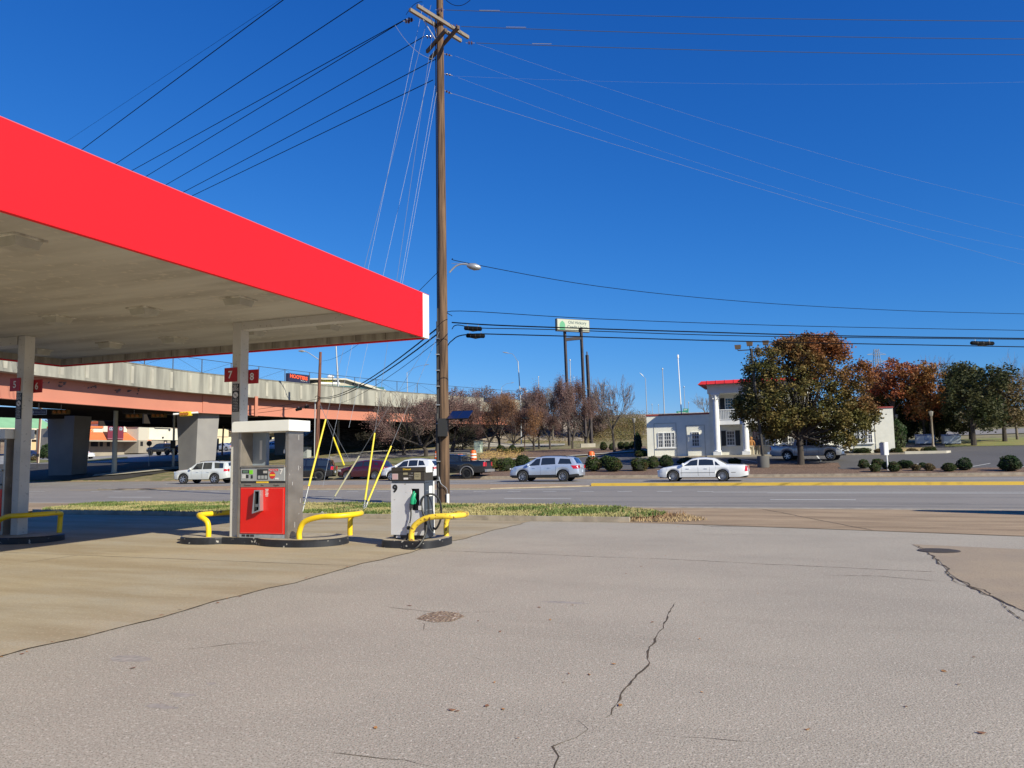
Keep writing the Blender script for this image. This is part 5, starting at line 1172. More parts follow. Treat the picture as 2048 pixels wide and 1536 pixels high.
def shrub(label,px,py,w,h,kind='green',seed=1,cat='shrub',group='clipped shrubs of the planting beds',name='shrub',dy=0):
    p=gt(px,py); s_=p.y/FPX   # metres per photo pixel there
    t=plant(name,label,cat,p+Vector((0,0,.03)),random.Random(px).uniform(0,6),group)
    t.scale=(w*s_,w*s_,h*s_)
    me,mc=shrub_mesh(kind,seed)
    for n_,m_ in(('foliage',me),('core',mc)): o=bpy.data.objects.new(n_,m_); col.objects.link(o); o.parent=t
    return t
S=shrub
S('large round shrub directly right of the silver blue SUV',1187,944,34,30,'green',1)
S('dark shrub behind and between the two round shrubs right of the silver blue SUV',1213,936,30,26,'dark',2)
S('large round shrub, second right of the silver blue SUV',1229,944,34,30,'green',3)
S('round clipped shrub in front of the bank drive, left of the white sedan',1279,943,32,28,'green',2)
S('smaller round shrub right beside the one left of the white sedan',1305,938,27,24,'green',1)
S('dark rounded shrub just above the bonnet of the white sedan',1332,936,30,24,'dark',1)
S('dark low shrub behind the windscreen of the white sedan',1372,931,32,16,'dark',3)
S('dark low shrub behind the roof of the white sedan',1470,930,28,14,'dark',2)
S('leafy green shrub left of the silver blue SUV, by the black pickup bumper',988,941,24,24,'yellow',1)
S('dark green shrub touching the nose of the silver blue SUV',1012,943,34,28,'green',2)
S('dark low shrub above the bonnet of the silver blue SUV',1045,936,34,24,'dark',1)
S('bright shrub behind the black pickup tailgate',1000,938,16,20,'yellow',3)
S('flat topped box shrub at the left corner of the cream building',1283,915,24,14,'box',1)
S('flat topped box shrub, second from the left corner of the cream building',1309,914,23,13,'box',2)
S('flat topped box shrub just left of the flagpole base',1337,914,19,11,'box',3)
S('low yellowing shrub at the foot of the flagpole',1370,913,26,8,'brown',1)
S('dark cone shaped evergreen shading the left corner of the cream building',1276,904,17,37,'tall',1,name='cone_shrub')
S('large cone shaped evergreen hugging the right corner of the cream building',1796,900,40,64,'tall',2,name='cone_shrub')
S('flat topped shrub under the right wing window, left one',1724,909,31,13,'box',2)
S('flat topped shrub under the right wing, beside the grey sign post',1760,909,23,12,'brown',2)
S('flat topped shrub at the right corner of the cream building',1794,908,23,11,'box',1)
S('brown grassy clump right of the cream building corner',1824,907,22,10,'brown',3)
S('clipped shrub at the end of the kerbed bed right of the cream building',1859,906,26,12,'box',3)
S('low brown plants under the tree side of the right wing',1696,909,24,6,'brown',1)
S('shrub at the left end of the roadside row near the sign post',1728,938,22,18,'green',1)
S('rounded shrub standing above the roadside row near the sign post',1757,934,26,16,'green',3)
S('shrub in the roadside row, front centre beneath the grey sign post',1750,945,22,18,'green',2)
S('shrub behind the roadside row right of the sign post',1775,940,20,16,'dark',3)
S('shrub in the roadside row right of the grey sign post',1789,945,24,20,'green',1)
S('broad dark shrub in the middle of the right roadside row',1811,938,28,18,'dark',2)
S('greyish twiggy shrub, left of a pair in the right roadside row',1833,943,18,15,'brown',2)
S('greyish twiggy shrub, right of a pair in the right roadside row',1859,943,20,15,'brown',1)
S('low shrub behind the pair of greyish twiggy shrubs',1845,936,16,10,'dark',1)
S('shrub left of the glossy green one near the right edge',1898,944,26,18,'green',3)
S('glossy bright green shrub near the right edge',1930,942,28,26,'tall',3)
S('big glossy green shrub at the far right edge of the road',2022,943,44,30,'tall',1)
for k,(x,y,w,h,kd,lb) in enumerate([(1002,905,18,14,'green','left of the ornamental tree trunks'),(1014,909,16,12,'yellow','in front at the left end of the mulch bed'),(1026,905,16,15,'dark','beside the forked ornamental trunk'),(1034,908,14,11,'yellow','low and bright by the forked trunk'),(1043,904,14,10,'yellow','right of the forked ornamental trunk'),
    (1208,901,15,17,'green','first of the clipped row left of the cream building'),(1224,901,14,14,'green','half behind the bare tree trunk'),(1242,899,14,16,'green','just right of the bare tree trunk'),(1253,900,14,16,'green','middle of the clipped row near the black lamp'),(1264,898,12,14,'green','beside the black lamp post')]):
    S(f'small shrub {lb}',x,y,w,h,kd,1+k%3)
S('rounded bright green bush beyond the overpass at the far left',97,918,28,30,'tall',3,group='shrubs beyond the overpass'); S('smaller yellow green bush in front of the rounded one at the far left',106,922,14,16,'yellow',2,group='shrubs beyond the overpass')
S('straw coloured ornamental grass clump by the navy cars',68,922,16,10,'brown',3,group='shrubs beyond the overpass')
# the big turning tree in front of the bank ------------------------------------
def bigtree():
    p=gt(1602,931); t=plant('turning_tree','large rounded tree turning red and gold in front of the white columned building','tree',p)
    s_=p.y/FPX; r=random.Random(4); tr=Tree(12)
    hgt=258*s_; X0,X1=-118*s_,140*s_
    blobs=[(-62,200,50,38),(0,228,58,36),(50,212,58,40),(100,178,44,42),(-80,150,46,46),(-20,165,66,56),(45,150,68,60),(98,120,48,48),(-74,100,42,36),(-25,100,48,36),(40,98,60,34),(100,80,46,38),(-54,74,32,20),(70,60,42,20),(128,100,22,30),(14,196,50,44),(-100,120,24,34),(16,80,36,16),(74,236,22,22),(30,246,36,18),(-10,250,22,16)]
    def env(q): return True
    dr=Vector((c0,-s0,0))
    tr.b.tube([Vector((0,0,-.1)),Vector((.02,0,.7)),Vector((.05,.05,1.7)),Vector((.0,.05,2.4))],[.30,.24,.23,.25],12,0,cap=False)
    pts=[]
    for bx,bz,bw,bh in blobs:
        for dep in(-1,0,1):
            c_=Vector((bx*s_,0,bz*s_))+Vector((0,dep*bw*s_*.75+r.gauss(0,.3),r.gauss(0,.3))); c_.x+=r.gauss(0,.3)
            k=.9 if dep==0 else .8
            base=Vector((r.uniform(-.1,.1),r.uniform(-.1,.1),r.uniform(1.9,3.2)))
            mid=base.lerp(c_,.5)+Vector((0,0,-.3)); tr.b.tube([base,mid,c_],[.10,.06,.02],5,0,cap=False)
            for _ in range(26):
                th_=r.uniform(0,6.28); z=r.uniform(-1,1); q=math.sqrt(1-z*z); f=r.uniform(.45,1.0)**.5*k
                pts.append((c_.x+math.cos(th_)*q*bw*s_*f*.82,c_.y+math.sin(th_)*q*bw*s_*f*.7,c_.z+z*bh*s_*f*.85))
    tr.b.build('trunk',m_bark,t,recalc=False)
    m=leafmat('turning_leaf',(.115,.105,.028),(.18,.13,.04),(.065,.07,.02),ns=.6,ns3=1.4)
    N=m.node_tree.nodes; L=m.node_tree.links; b_=N['Principled BSDF']; src=b_.inputs['Base Color'].links[0].from_socket
    # redder leaves toward the top and right, where this tree has turned
    tc=N.new('ShaderNodeTexCoord'); sp=N.new('ShaderNodeSeparateXYZ'); L.new(tc.outputs['Object'],sp.inputs[0])
    nz=N.new('ShaderNodeTexNoise'); nz.inputs['Scale'].default_value=.75; nz.inputs['Detail'].default_value=4; L.new(tc.outputs['Object'],nz.inputs[0])
    a=N.new('ShaderNodeMath'); a.operation='MULTIPLY_ADD'; a.inputs[1].default_value=.10; L.new(sp.outputs[2],a.inputs[0])
    b2=N.new('ShaderNodeMath'); b2.operation='MULTIPLY_ADD'; b2.inputs[1].default_value=.062; L.new(sp.outputs[0],b2.inputs[0]); L.new(nz.outputs[0],b2.inputs[2]); L.new(b2.outputs[0],a.inputs[2])
    mr=N.new('ShaderNodeMapRange'); mr.inputs[1].default_value=1.16; mr.inputs[2].default_value=1.62; mr.inputs[4].default_value=.62; L.new(a.outputs[0],mr.inputs[0])
    mx=N.new('ShaderNodeMix'); mx.data_type='RGBA'; L.new(mr.outputs[0],mx.inputs[0]); L.new(src,mx.inputs[6]); mx.inputs[7].default_value=(.30,.075,.03,1)
    L.new(mx.outputs[2],b_.inputs['Base Color'])
    for n_ in N:
        if n_.type=='BSDF_TRANSLUCENT': L.new(mx.outputs[2],n_.inputs[0])
    leaves(pts,62000,.185,9,.20,aspect=.75).build('crown',m,t,recalc=False)
bigtree()
# ornamental dark red trees ------------------------------------------------------
m_oleaf=leafmat('wine_leaf',(.17,.095,.085),(.25,.15,.125),(.11,.075,.068),ns=.8,ns3=2.5); m_oorange=leafmat('orange_leaf',(.24,.115,.05),(.15,.08,.05),(.30,.16,.07),ns=.8,ns3=2.5)
OV={}
def orn(seed):
    if seed in OV: return OV[seed]
    tr=Tree(seed); r=tr.r; n=3+seed%2; base=Vector((0,0,-.1)); fork=Vector((r.uniform(-.05,.05),0,.15))
    tr.b.tube([base,Vector((0,0,.1)),fork],[.032,.026,.026],9,0,cap=False)
    for k in range(n):
        a=2*math.pi*k/n+r.uniform(-.4,.4); tr.grow(fork,Vector((math.cos(a)*.85,math.sin(a)*.85,.75)),.34,.020,5,.55,.35,[2,2,3,3,3,2],.70,4,2,None,.0032)
    tips=[tuple(q) for q,d in tr.tips if d<=2]
    # normalise to unit height/width
    zs=max(q[2] for q in tips); xs=max(abs(q[0]) for q in tips)
    def fin(mb,n_,m_): o=mb.build(n_,m_,recalc=False); me=o.data; bpy.data.objects.remove(o); return me
    OV[seed]=(fin(tr.b,'trunk',m_bark),fin(tr.tw,'twigs',m_twig),fin(leaves(tips,17000,.017,seed,.05),'leaves',m_oleaf),fin(leaves(tips,14000,.017,seed+1,.05),'leaves',m_oorange),zs,xs); return OV[seed]
def ornamental(label,px,py,w,h,seed,rot,orange=False,bare=False):
    p=gt(px,py); s_=p.y/FPX; a,b,c_,d,zs,xs=orn(seed); t=plant('ornamental_tree',label,'tree',p,rot,'dark red leaved ornamental trees along the ramp'); t.scale=(w*s_/1.85/xs,w*s_/1.85/xs,h*s_*1.12/zs)
    for n_,m_ in(('trunk',a),('twigs',b),('crown',d if orange else c_)):
        if bare and n_=='crown': continue
        o=bpy.data.objects.new(n_,m_); col.objects.link(o); o.parent=t
ornamental('wide low branching wine red tree just left of the utility pole, above the white crossover',852,913,210,112,1,.3)
ornamental('wine red tree partly hidden behind the utility pole',905,905,150,112,2,1.2)
ornamental('wine red tree right of the utility pole by the pale cabinet',978,903,130,108,3,2.1)
ornamental('small wine and orange tree with a thin straight trunk',998,897,80,96,4,.8,True)
ornamental('forked tree with orange leaves near the end of the salmon girder',1025,905,110,104,1,3.1,True)
ornamental('leaning dark tree with a bent trunk right of the thin lamp post',1068,900,92,96,2,4.4)
ornamental('spreading wine red tree with a thick dark forked trunk',1100,898,126,126,3,5.2)
ornamental('wine red tree wrapped round the base of the tall sign posts',1145,897,104,122,4,2.6)
ornamental('dark red tree behind the sign posts, right side',1172,893,70,110,2,.4)
m_wgrey=leafmat('wine_grey_leaf',(.17,.125,.105),(.23,.155,.13),(.12,.09,.08),ns=.8,ns3=2.5)
# bare tree
m_gbt=mat('grey_brown_twig',(.13,.095,.08),.9)
def bare(label,px,py,h,w,seed,matb,twm,dep=6,kids=3,trunk=.3,group='leafless trees',minr=.012):
    p=gt(px,py); s_=p.y/FPX; tr=Tree(seed); H_=h*s_; r0=H_*.022
    th_=Vector((tr.r.uniform(-.15,.15),0,1)); fork=Vector((th_.x*H_*trunk,0,H_*trunk))
    tr.b.tube([Vector((0,0,-.1)),Vector((th_.x*H_*trunk*.3,0,H_*trunk*.5)),fork],[r0*1.5,r0*1.1,r0],9,0,cap=False)
    for k in range(5):
        a=2*math.pi*k/5+tr.r.uniform(-.3,.3); e=w/h; tr.grow(fork,Vector((math.cos(a)*e*.8,math.sin(a)*e*.8,.75)),H_*.27,r0*.6,dep-1,.5,.35,[2,2,3,3,3,3],.74,4,2,None,minr)
    zs=max(q.z for q,_ in tr.tips)/H_; xs=max(abs(q.x) for q,_ in tr.tips)/(w*s_/2)
    t=plant('bare_tree',label,'tree',p,0,group); t.scale=(1/xs,1/xs,1/zs)
    tr.b.build('trunk',matb,t,recalc=False); tr.tw.build('twigs',twm,t,recalc=False); return tr,t
bare('vase shaped leafless tree standing alone left of the cream building',1229,906,158,122,21,m_bark,m_gbt,6,minr=.018)
bare('dense leafless grey brown tree left of the utility pole, over the maroon car',808,911,126,140,45,m_bark,m_gbt,6,trunk=.16,minr=.02)
bare('dense leafless tree close behind the utility pole, left side',872,909,118,120,46,m_bark,m_gbt,6,trunk=.16,minr=.02)
bare('dense leafless tree between the pale cabinet and the orange leaved tree',1000,900,104,96,47,m_bark,m_gbt,6,trunk=.2,minr=.02)
bare('dense leafless dark tree beside the thick forked one left of the tall sign',1078,898,116,104,48,m_bark,m_gbt,6,trunk=.2,minr=.02)
bare('pale leafless tree rising behind the wine red trees',1106,880,118,74,33,m_barkl,m_twigg,6)
bare('leafless tree on the ridge left of the utility pole',838,845,60,70,35,m_barkl,m_twig,5)
bare('leafless tree behind the parapet end right of the utility pole',965,840,64,80,36,m_barkl,m_twig,5)
bare('small leafless tree showing left of the portico roof',1412,850,66,50,37,m_barkl,m_twigg,5)
bare('leafless tree top behind the red trees at the right',1862,880,172,110,38,m_barkl,m_twig,6)
bare('tall pale leafless tree at the far right edge',2035,880,190,120,39,m_barkl,m_twigg,6)
bare('leafless tree between the big tree and the red trees',1745,880,140,80,40,m_barkl,m_twigg,5)
# leafy background trees
def leafy(label,px,py,w,h,seed,lm,n=9000,size=.22,clear=.2,group='autumn trees behind the bank lot',nb=12,name='autumn_tree',trunkw=.035):
    p=gt(px,py); s_=p.y/FPX; W_,H_=w*s_,h*s_; r=random.Random(seed); t=plant(name,label,'tree',p,0,group); tr=MB(); pts=[]
    tr.tube([(0,0,-.2),(0,0,H_*clear),(0,0,H_*.55)],[H_*trunkw,H_*trunkw*.7,H_*trunkw*.35],8,0,cap=False)
    for k in range(nb):
        a=r.uniform(0,6.28); z=clear+.12+(1-clear-.25)*((k+.5)/nb); rad=(1-abs((z-.55)/.6)**2)**.5 if abs(z-.55)<.6 else .2
        q=r.uniform(.2,.62)*rad; c_=Vector((math.cos(a)*q*W_*.75,math.sin(a)*q*W_*.6,z*H_)); bw=W_*r.uniform(.17,.26); bh=H_*r.uniform(.10,.16)
        tr.tube([(0,0,H_*min(z*.6,.5)),(c_.x*.5,c_.y*.5,z*H_*.82),tuple(c_)],[H_*.010,H_*.007,H_*.003],5,0,cap=False)
        for _ in range(40):
            th_=r.uniform(0,6.28); zz=r.uniform(-1,1); qq=math.sqrt(1-zz*zz); f=r.uniform(.3,1)**.45
            pts.append((c_.x+math.cos(th_)*qq*bw*f,c_.y+math.sin(th_)*qq*bw*f,c_.z+zz*bh*f))
    tr.build('trunk',m_bark,t,recalc=False); leaves(pts,n,size,seed,.17,aspect=.7).build('crown',lm,t,recalc=False)
m_redl=leafmat('red_leaf',(.30,.085,.035),(.19,.10,.04),(.40,.13,.05)); m_orl=leafmat('rust_leaf',(.30,.12,.035),(.16,.11,.03),(.38,.16,.05)); m_grl=leafmat('olive_leaf',(.07,.085,.02),(.16,.12,.03),(.05,.06,.015),ns=.3); m_dgl=leafmat('deep_green_leaf',(.035,.048,.016),(.075,.072,.026),(.05,.055,.018),ns=.4); m_fadl=leafmat('faded_leaf',(.16,.12,.055),(.10,.09,.035),(.22,.15,.08),ns=.3)
leafy('red crowned tree just right of the big turning tree',1790,888,110,172,51,m_redl,8000,clear=.42)
leafy('olive tree beneath the red crown, right of the big tree',1765,886,90,120,52,m_grl,7000)
leafy('tall red and orange tree behind the right lamp post',1866,886,92,164,53,m_orl,9000,clear=.3)
leafy('rust coloured lower tree over the left dumpster',1850,886,76,104,54,m_redl,6000,clear=.42)
leafy('dark green spreading tree with a black trunk at the right',1948,892,150,170,55,m_dgl,16000,clear=.17,nb=18)
leafy('olive and gold tree topping the dark green one',1944,880,120,160,56,m_grl,9000,clear=.35)
leafy('faded brown green tree at the far right',2010,884,120,140,57,m_fadl,10000,clear=.2,nb=15)
leafy('dark evergreen mass behind the dumpsters, left side',1815,884,70,80,58,m_dgl,7000,clear=.05)
leafy('dark evergreen mass behind the dumpsters, centre',1880,884,90,84,59,m_dgl,9000,clear=.05)
leafy('dark evergreen at the right end of the cream building',1742,880,50,90,60,m_dgl,5000,clear=.05)
leafy('small rusty oak on the skyline right of the highway lamp',1060,850,40,36,61,m_orl,3500,clear=.1,group='trees along the highway ridge')
leafy('rusty round tree behind the parapet fence',805,850,70,52,62,m_orl,4500,clear=.05,group='trees along the highway ridge')
leafy('dark rusty tree behind the parapet fence, left one',765,852,50,38,63,m_redl,3000,clear=.05,group='trees along the highway ridge')
for k,(x,w,h,lb) in enumerate([(850,90,84,'left of the main pole, first'),(888,90,92,'directly behind the main pole'),(925,90,96,'just right of the main pole'),(962,90,100,'above the pale cabinet'),(1000,90,98,'above the end of the salmon girder'),(1040,80,98,'by the armed highway lamp'),(1082,80,100,'left of the tall sign'),(1125,80,98,'between the tall sign posts'),(1165,80,96,'right of the tall sign posts'),(1200,70,74,'left of the lone leafless tree')]):
    leafy(f'wine red and grey ridge tree {lb}',x,872 if x<1100 else 876,w,h,64+k,m_oleaf if k%3 else m_wgrey,6500,.17,clear=.04,group='trees along the highway ridge',nb=14,trunkw=.012)
# dark scrub below the bridge end and brush on the slope
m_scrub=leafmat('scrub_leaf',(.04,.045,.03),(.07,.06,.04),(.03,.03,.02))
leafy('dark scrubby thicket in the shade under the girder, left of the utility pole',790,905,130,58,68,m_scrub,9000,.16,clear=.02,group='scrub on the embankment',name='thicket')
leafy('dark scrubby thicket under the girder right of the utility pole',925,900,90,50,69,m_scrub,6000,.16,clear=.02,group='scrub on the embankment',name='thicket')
m_brush=leafmat('brush_leaf',(.17,.15,.05),(.24,.16,.08),(.10,.11,.04),ns=.2)
def brush(name,label,pts_px,n,seed,m,size,hgt):
    r=random.Random(seed); P=[]
    for _ in range(n):
        x0,x1,y0,y1=r.choice(pts_px); p=gt(r.uniform(x0,x1),r.uniform(y0,y1)); P+= [(p.x+r.gauss(0,.5),p.y+r.gauss(0,.5),p.z+r.uniform(0,hgt)) for _ in range(3)]
    o=leaves(P,n*24,size,seed,.35).build(name,m,recalc=False); o['kind']='stuff'; o['label']=label; o['category']='undergrowth'
brush('hillside_brush','tangled olive and straw brush covering the top of the rocky embankment',[(1170,1292,834,866),(1195,1292,850,885)],1100,5,m_brush,.16,1.1)
brush('embankment_leaves','red brown fallen leaves and stalks over the rocky slope',[(1000,1200,850,890),(700,1000,845,870)],500,6,m_hedgeb,.16,.5)
brush('litter_leaves','scattered dry yellow leaves on the mulch by the ramp kerb',[(962,1040,908,920)],260,7,mat('leaf_yellow',(.50,.36,.12),.8,c2=(.35,.2,.08),ns=5),.09,.05)
# ------------------------------------------------------------ main utility pole
m_wood=mat('pole_wood',(.165,.10,.058),.95,c2=(.05,.03,.02),ns=7,st=(2.2,2.2,.10),nd=6,bump=1.5,bs=30,lo=.38,hi=.62); m_arm=mat('crossarm_wood',(.22,.18,.14),.9,c2=(.18,.15,.12),ns=5,st=(4,4,1))
m_wire=mat('black_cable',(.004,.004,.005),.8,spec=.1); m_wiref=mat('bright_conductor',(.45,.47,.50),.4,.7); m_ins=mat('brown_porcelain',(.06,.015,.010),.2,coat=1); m_galv=mat('galvanised',(.36,.37,.38),.45,.6,c2=(.35,.36,.37),ns=6)
PB=gz(889,1010,0); PT=at(876,-60,PB.y+.0); PT=Vector((PB.x-.25,PB.y,21.0))
# lean so that the top passes photo point (878,0)
q=at(879.5,0,PB.y); k=(21.0)/q.z; PT=Vector((PB.x+(q.x-PB.x)*k,PB.y,21.0))
pole=thing('utility_pole','tall weathered wooden utility pole carrying crossarms and a street lamp in the middle','utility pole',PB)
def pp_(mb,name,mats,parent=None): mb.v=[(x-PB.x,y-PB.y,z) for x,y,z in mb.v]; return mb.build(name,mats,parent or pole)
def PX(z): return PB.lerp(PT,z/21.0)
pp_(MB().tube([PB+Vector((0,0,-.2))]+[PX(z) for z in(2,6,10,14,18,21)],[.205,.20,.185,.17,.155,.14,.13],20),'pole',m_wood)
g_=right.copy(); g_.z=0; g_.normalize()
# conduit and cable riser on the left face
for dx,r_,z1,m_,nm in((-.20,.035,7.4,mat('conduit_grey',(.05,.045,.045),.7),'conduit'),(-.245,.022,6.9,m_black,'riser_cable'),(-.215,.02,19,m_wire,'riser_cable')):
    pp_(MB().tube([PX(z)+g_*(dx*(1-z*.012))+Vector((0,-.06,0)) for z in [.1+ (z1-.1)*i/12 for i in range(13)]],r_,8),nm,m_)
pp_(MB().tube([PB+g_*(-.22)+Vector((0,-.07,0)),PX(3.4)+g_*(-.24)+Vector((0,-.07,0))],.055,10),'riser_shield',mat('shield_dark',(.035,.032,.032),.6))
for z in(.9,1.6,3.0,3.7,4.4,5.0,5.6,6.2): pp_(MB().box(PX(z).x-.26,PX(z).x-.12,PB.y-.24,PB.y-.10,z,z+.035),'strap',m_galv)
pp_(MB().cyl(PB+Vector((.14,-.23,0)),PB+Vector((.14,-.23,.42)),.06,12),'pvc_stub',m_white)
pp_(MB().tube(smooth([PB+Vector((-.18,-.2,1.05)),PB+Vector((-.1,-.26,.8)),PB+Vector((.1,-.26,.62)),PB+Vector((.13,-.23,.42))],5),.012,5),'ground_wire',m_wiref)
# solar panel and control box
c1=at(920,830,PB.y-.35); M=Matrix.Translation(c1)@Matrix.Rotation(R(-20),4,'Z')@Matrix.Rotation(R(0),4,'Y')@Matrix.Rotation(R(32),4,'X')
sp=MB().box(-.42,.42,-.30,.30,-.015,.015,0,M); so_=pp_(sp,'solar_panel',[mat('solar_cell',(.006,.014,.06),.25)])
mb=MB().box(-.006,.006,-.30,.30,.016,.02,0,M); mb.box(-.42,.42,-.305,-.29,-.02,.022,0,M); mb.box(-.42,.42,.29,.305,-.02,.022,0,M); mb.v=[(x-PB.x,y-PB.y,z) for x,y,z in mb.v]; mb.build('panel_frame',m_black,so_)
zc=c1.z; pp_(MB().box(PX(zc).x-.19,PX(zc).x+.16,PB.y-.42,PB.y-.2,zc-.78,zc-.12),'control_box',m_black); pp_(MB().box(c1.x-.02,c1.x+.1,c1.y-.05,c1.y+.05,zc-.25,zc-.03),'panel_mount',m_black)
# street lamp arm
a0=at(900,543,PB.y-.1); pts=[at(x,y,PB.y-.1-.0*x) for x,y in((899,545),(905,538),(914,531),(926,528),(940,530))]
ar=pp_(MB().tube(smooth(pts,4),[.035]*17,8),'lamp_arm',m_galv)
h0,h1=at(934,531,PB.y-.1),at(962,536,PB.y-.1); d=(h1-h0); mb=MB(); x_,y_=frame(d)
mb.tube([h0,h0+d*.2,h0+d*.55,h0+d*.9,h1],[.05,.11,.14,.09,.03],10); mb.v=[(x-PB.x,y-PB.y,z) for x,y,z in mb.v]; mb.build('lamp_head',m_galv,ar)
pp_(MB().cyl(at(903,527,PB.y),at(934,526.5,PB.y),.01,5),'arm_rod',m_galv)
# double crossarms (running toward camera-left)
ad=Vector((.62,.785,0)); zc=at(886,48,PB.y).z
def armp(s,dz=0,side=0,t=zc): n=Vector((-ad.y,ad.x,0)); return PX(t)+ad*s+n*side+Vector((0,0,dz))
for sd in(-.2,.2):
    A,Bp=armp(-1.45,0,sd),armp(1.45,0,sd); mb=MB(); mb.bar(A,Bp,.10,.13,0,upv=(0,0,1)); pp_(mb,'crossarm',m_arm)
    for s in(-.75,.75): mb=MB(); mb.bar(armp(s,-.06,sd),PX(zc-.95)+Vector((0,0,0)),.03,.012,0); pp_(mb,'arm_brace',m_galv)
ad2=Vector((-.50,.866,0)); z2=zc-.75
for k,(off,l0,l1) in enumerate(((.17,-1.3,1.35),(-.17,-.9,.9))):
    n=Vector((ad2.y,-ad2.x,0)); mb=MB(); mb.bar(PX(z2)+n*off+ad2*l0,PX(z2)+n*off+ad2*l1,.10,.13,0,upv=(0,0,1)); pp_(mb,'crossarm',mat('dark_crossarm',(.10,.075,.055),.9))
def insul(p,d,n=3,r=.085,hang=False,nm='insulator'):
    d=Vector(d).normalized(); mb=MB(); mb.cyl(p,p+d*(.16+.1*n),.012,6,1)
    for k in range(n): q=p+d*(.1+.11*k); mb.tube([q,q+d*.02,q+d*.05,q+d*.07],[r*.4,r,r*.9,r*.35],12,0)
    return pp_(mb,nm,[m_ins,m_galv])
# ------------------------------------------------------------ wires
def wire(label,A,B,r=.014,sag=.0,m=m_wire,n=14,group='overhead wires',name='power_line',cat='wire'):
    A=Vector(A);B=Vector(B); o=A; mb=MB(); pts=[]
    for i in range(n+1):
        t=i/n; p=A.lerp(B,t); p.z-=sag*4*t*(1-t); pts.append(p-o)
    mb.tube(pts,r,5,0,cap=False); ob=mb.build(name,m,None,loc=o,recalc=False); tag(ob,label,cat,group); return ob
HL=(B_:=None)
L_=[((812,38),(275,335),'upper wire at the left crossarm end',.016),((806,42),(300,348),'lower wire at the left crossarm end',.016),((848,73),(340,365),'wire from the middle left insulator',.016),((872,118),(375,380),'wire passing behind the pole below the crossarms',.016),((866,160),(392,388),'lowest neutral wire from the left of the pole',.016)]
for (a,b),(q,d),lb,r_ in L_:
    A=at(a,b,PB.y-.1 if a>840 else PB.y-.9); z=A.z-.6; B=gz(q,d,z); dr=(B-A); wire('power line from behind the canopy: '+lb,A,A+dr*2.2,r_,.0)
    if a<860: insul(A+Vector((0,0,0)),(armp(0)-A) if a<840 else (PX(A.z)-A),2)
for (a,b),(q,d),lb,r_,z in [((600,-25),(172,293),'leaving the top edge left of the pole, lower one',.018,18.6),((590,-20),(145,275),'leaving the top edge left of the pole, upper faint one',.006,19.5),((790,-42),(240,322),'crossing the top edge just left of the pole',.018,19.3)]:
    A=gz(a,b,z); B=gz(q,d,z); wire('dark power line '+lb,A-(B-A)*.1,A+(B-A)*2.0,r_,0)
wire('short slack jumper loop right of the pole top',at(890,-2,PB.y-.2),at(946,-6,PB.y-.2),.012,.32,group='jumper wires on the pole',name='jumper_wire')
wire('slack jumper loop left of the crossarm end',at(812,30,PB.y-.9),at(845,4,PB.y-.9),.010,-.16,group='jumper wires on the pole',name='jumper_wire')
wire('pale slack jumper hanging across the dark wires left of the pole',at(790,50,PB.y-.9),at(868,118,PB.y-.2),.007,.3,m_wiref,group='jumper wires on the pole',name='jumper_wire')
for k,((a,b),(q,d),lb) in enumerate([((892,20),(2048,31),'topmost'),((922,53),(2048,67),'middle'),((952,86),(2048,99),'lowest')]):
    Yk=PB.y+(-.3,.4,1.2)[k]; A=at(a,b,Yk); B=gz(q,d,A.z-.25); dr=B-A; wire(f'conductor running right from the pole top, {lb} one',A,A+dr*1.6,.013,.25,mat("dull_conductor",(.05,.06,.08),.6,0)); insul(A-dr.normalized()*.42,dr,2)
    pp_(MB().cyl(A+dr.normalized()*(1.3+.5*k),A+dr.normalized()*(2.1+.5*k),.012,6),"splice_sleeve",m_galv)
for k,((a,b),(q,d),lb) in enumerate([((910,112),(1560,300),'highest'),((916,155),(1500,318),'middle'),((898,185),(1920,462),'lowest and brightest'),((955,88),(1600,255),'from the right insulator')]):
    A=at(a,b,PB.y+.2); B=gz(q,d,A.z-1.0); dr=B-A; wire(f'faint pale wire fanning right and down across the sky, {lb}',A,A+dr*3.2,.003 if k!=2 else .005,1.2,m_wiref)
for a,b in((908,113),(915,153),(900,186)): A=at(a,b,PB.y+.2); insul(PX(A.z)+Vector((.12,.05,.05)),A-PX(A.z)-Vector((.12,.05,.05)),2,.05)
A=at(905,152,PB.y); wire('faint level wire running right from mid pole',A,gz(2048,164,A.z-.2),.002,.2,m_wiref)
def tele(lb,pts,r,z,name='telephone_cable',m=m_wire,end=1.25):
    P=[at(*p,PB.y) if i==0 else gz(*p,z) for i,p in enumerate(pts)]
    P.append(P[-1]+(P[-1]-P[-2])*.3); o=P[0]; ob=MB().tube([p-o for p in smooth(P,6)],r,5,0,cap=False).build(name,m,None,loc=o,recalc=False); tag(ob,lb,'cable','low communication cables'); return ob
z1=at(905,635,PB.y).z; z2_=at(905,655,PB.y).z; z3=at(905,672,PB.y).z; z4=at(905,520,PB.y).z
tele('twisted service cable drooping from the street lamp height to the right edge',[(905,517),(940,527),(1200,573),(1500,604),(1800,621),(2060,628)],.014,z4)
tele('thin black cable, highest of the low bundle right of the pole',[(904,632),(922,622),(1200,638),(1600,652),(2060,661)],.013,z1)
tele('thick strand lashed cable, second of the low bundle right of the pole',[(904,645),(1030,652),(1400,664),(1700,672),(2060,677)],.024,z2_-.25)
tele('thick cable looping under the strand of the low bundle',[(904,658),(915,650),(960,656),(1100,659),(1500,672),(2060,679)],.016,z2_-.4)
tele('lowest thick black cable curving off the pole face',[(890,702),(903,682),(935,669),(1050,670),(1500,683),(2060,694)],.022,z3-.05)
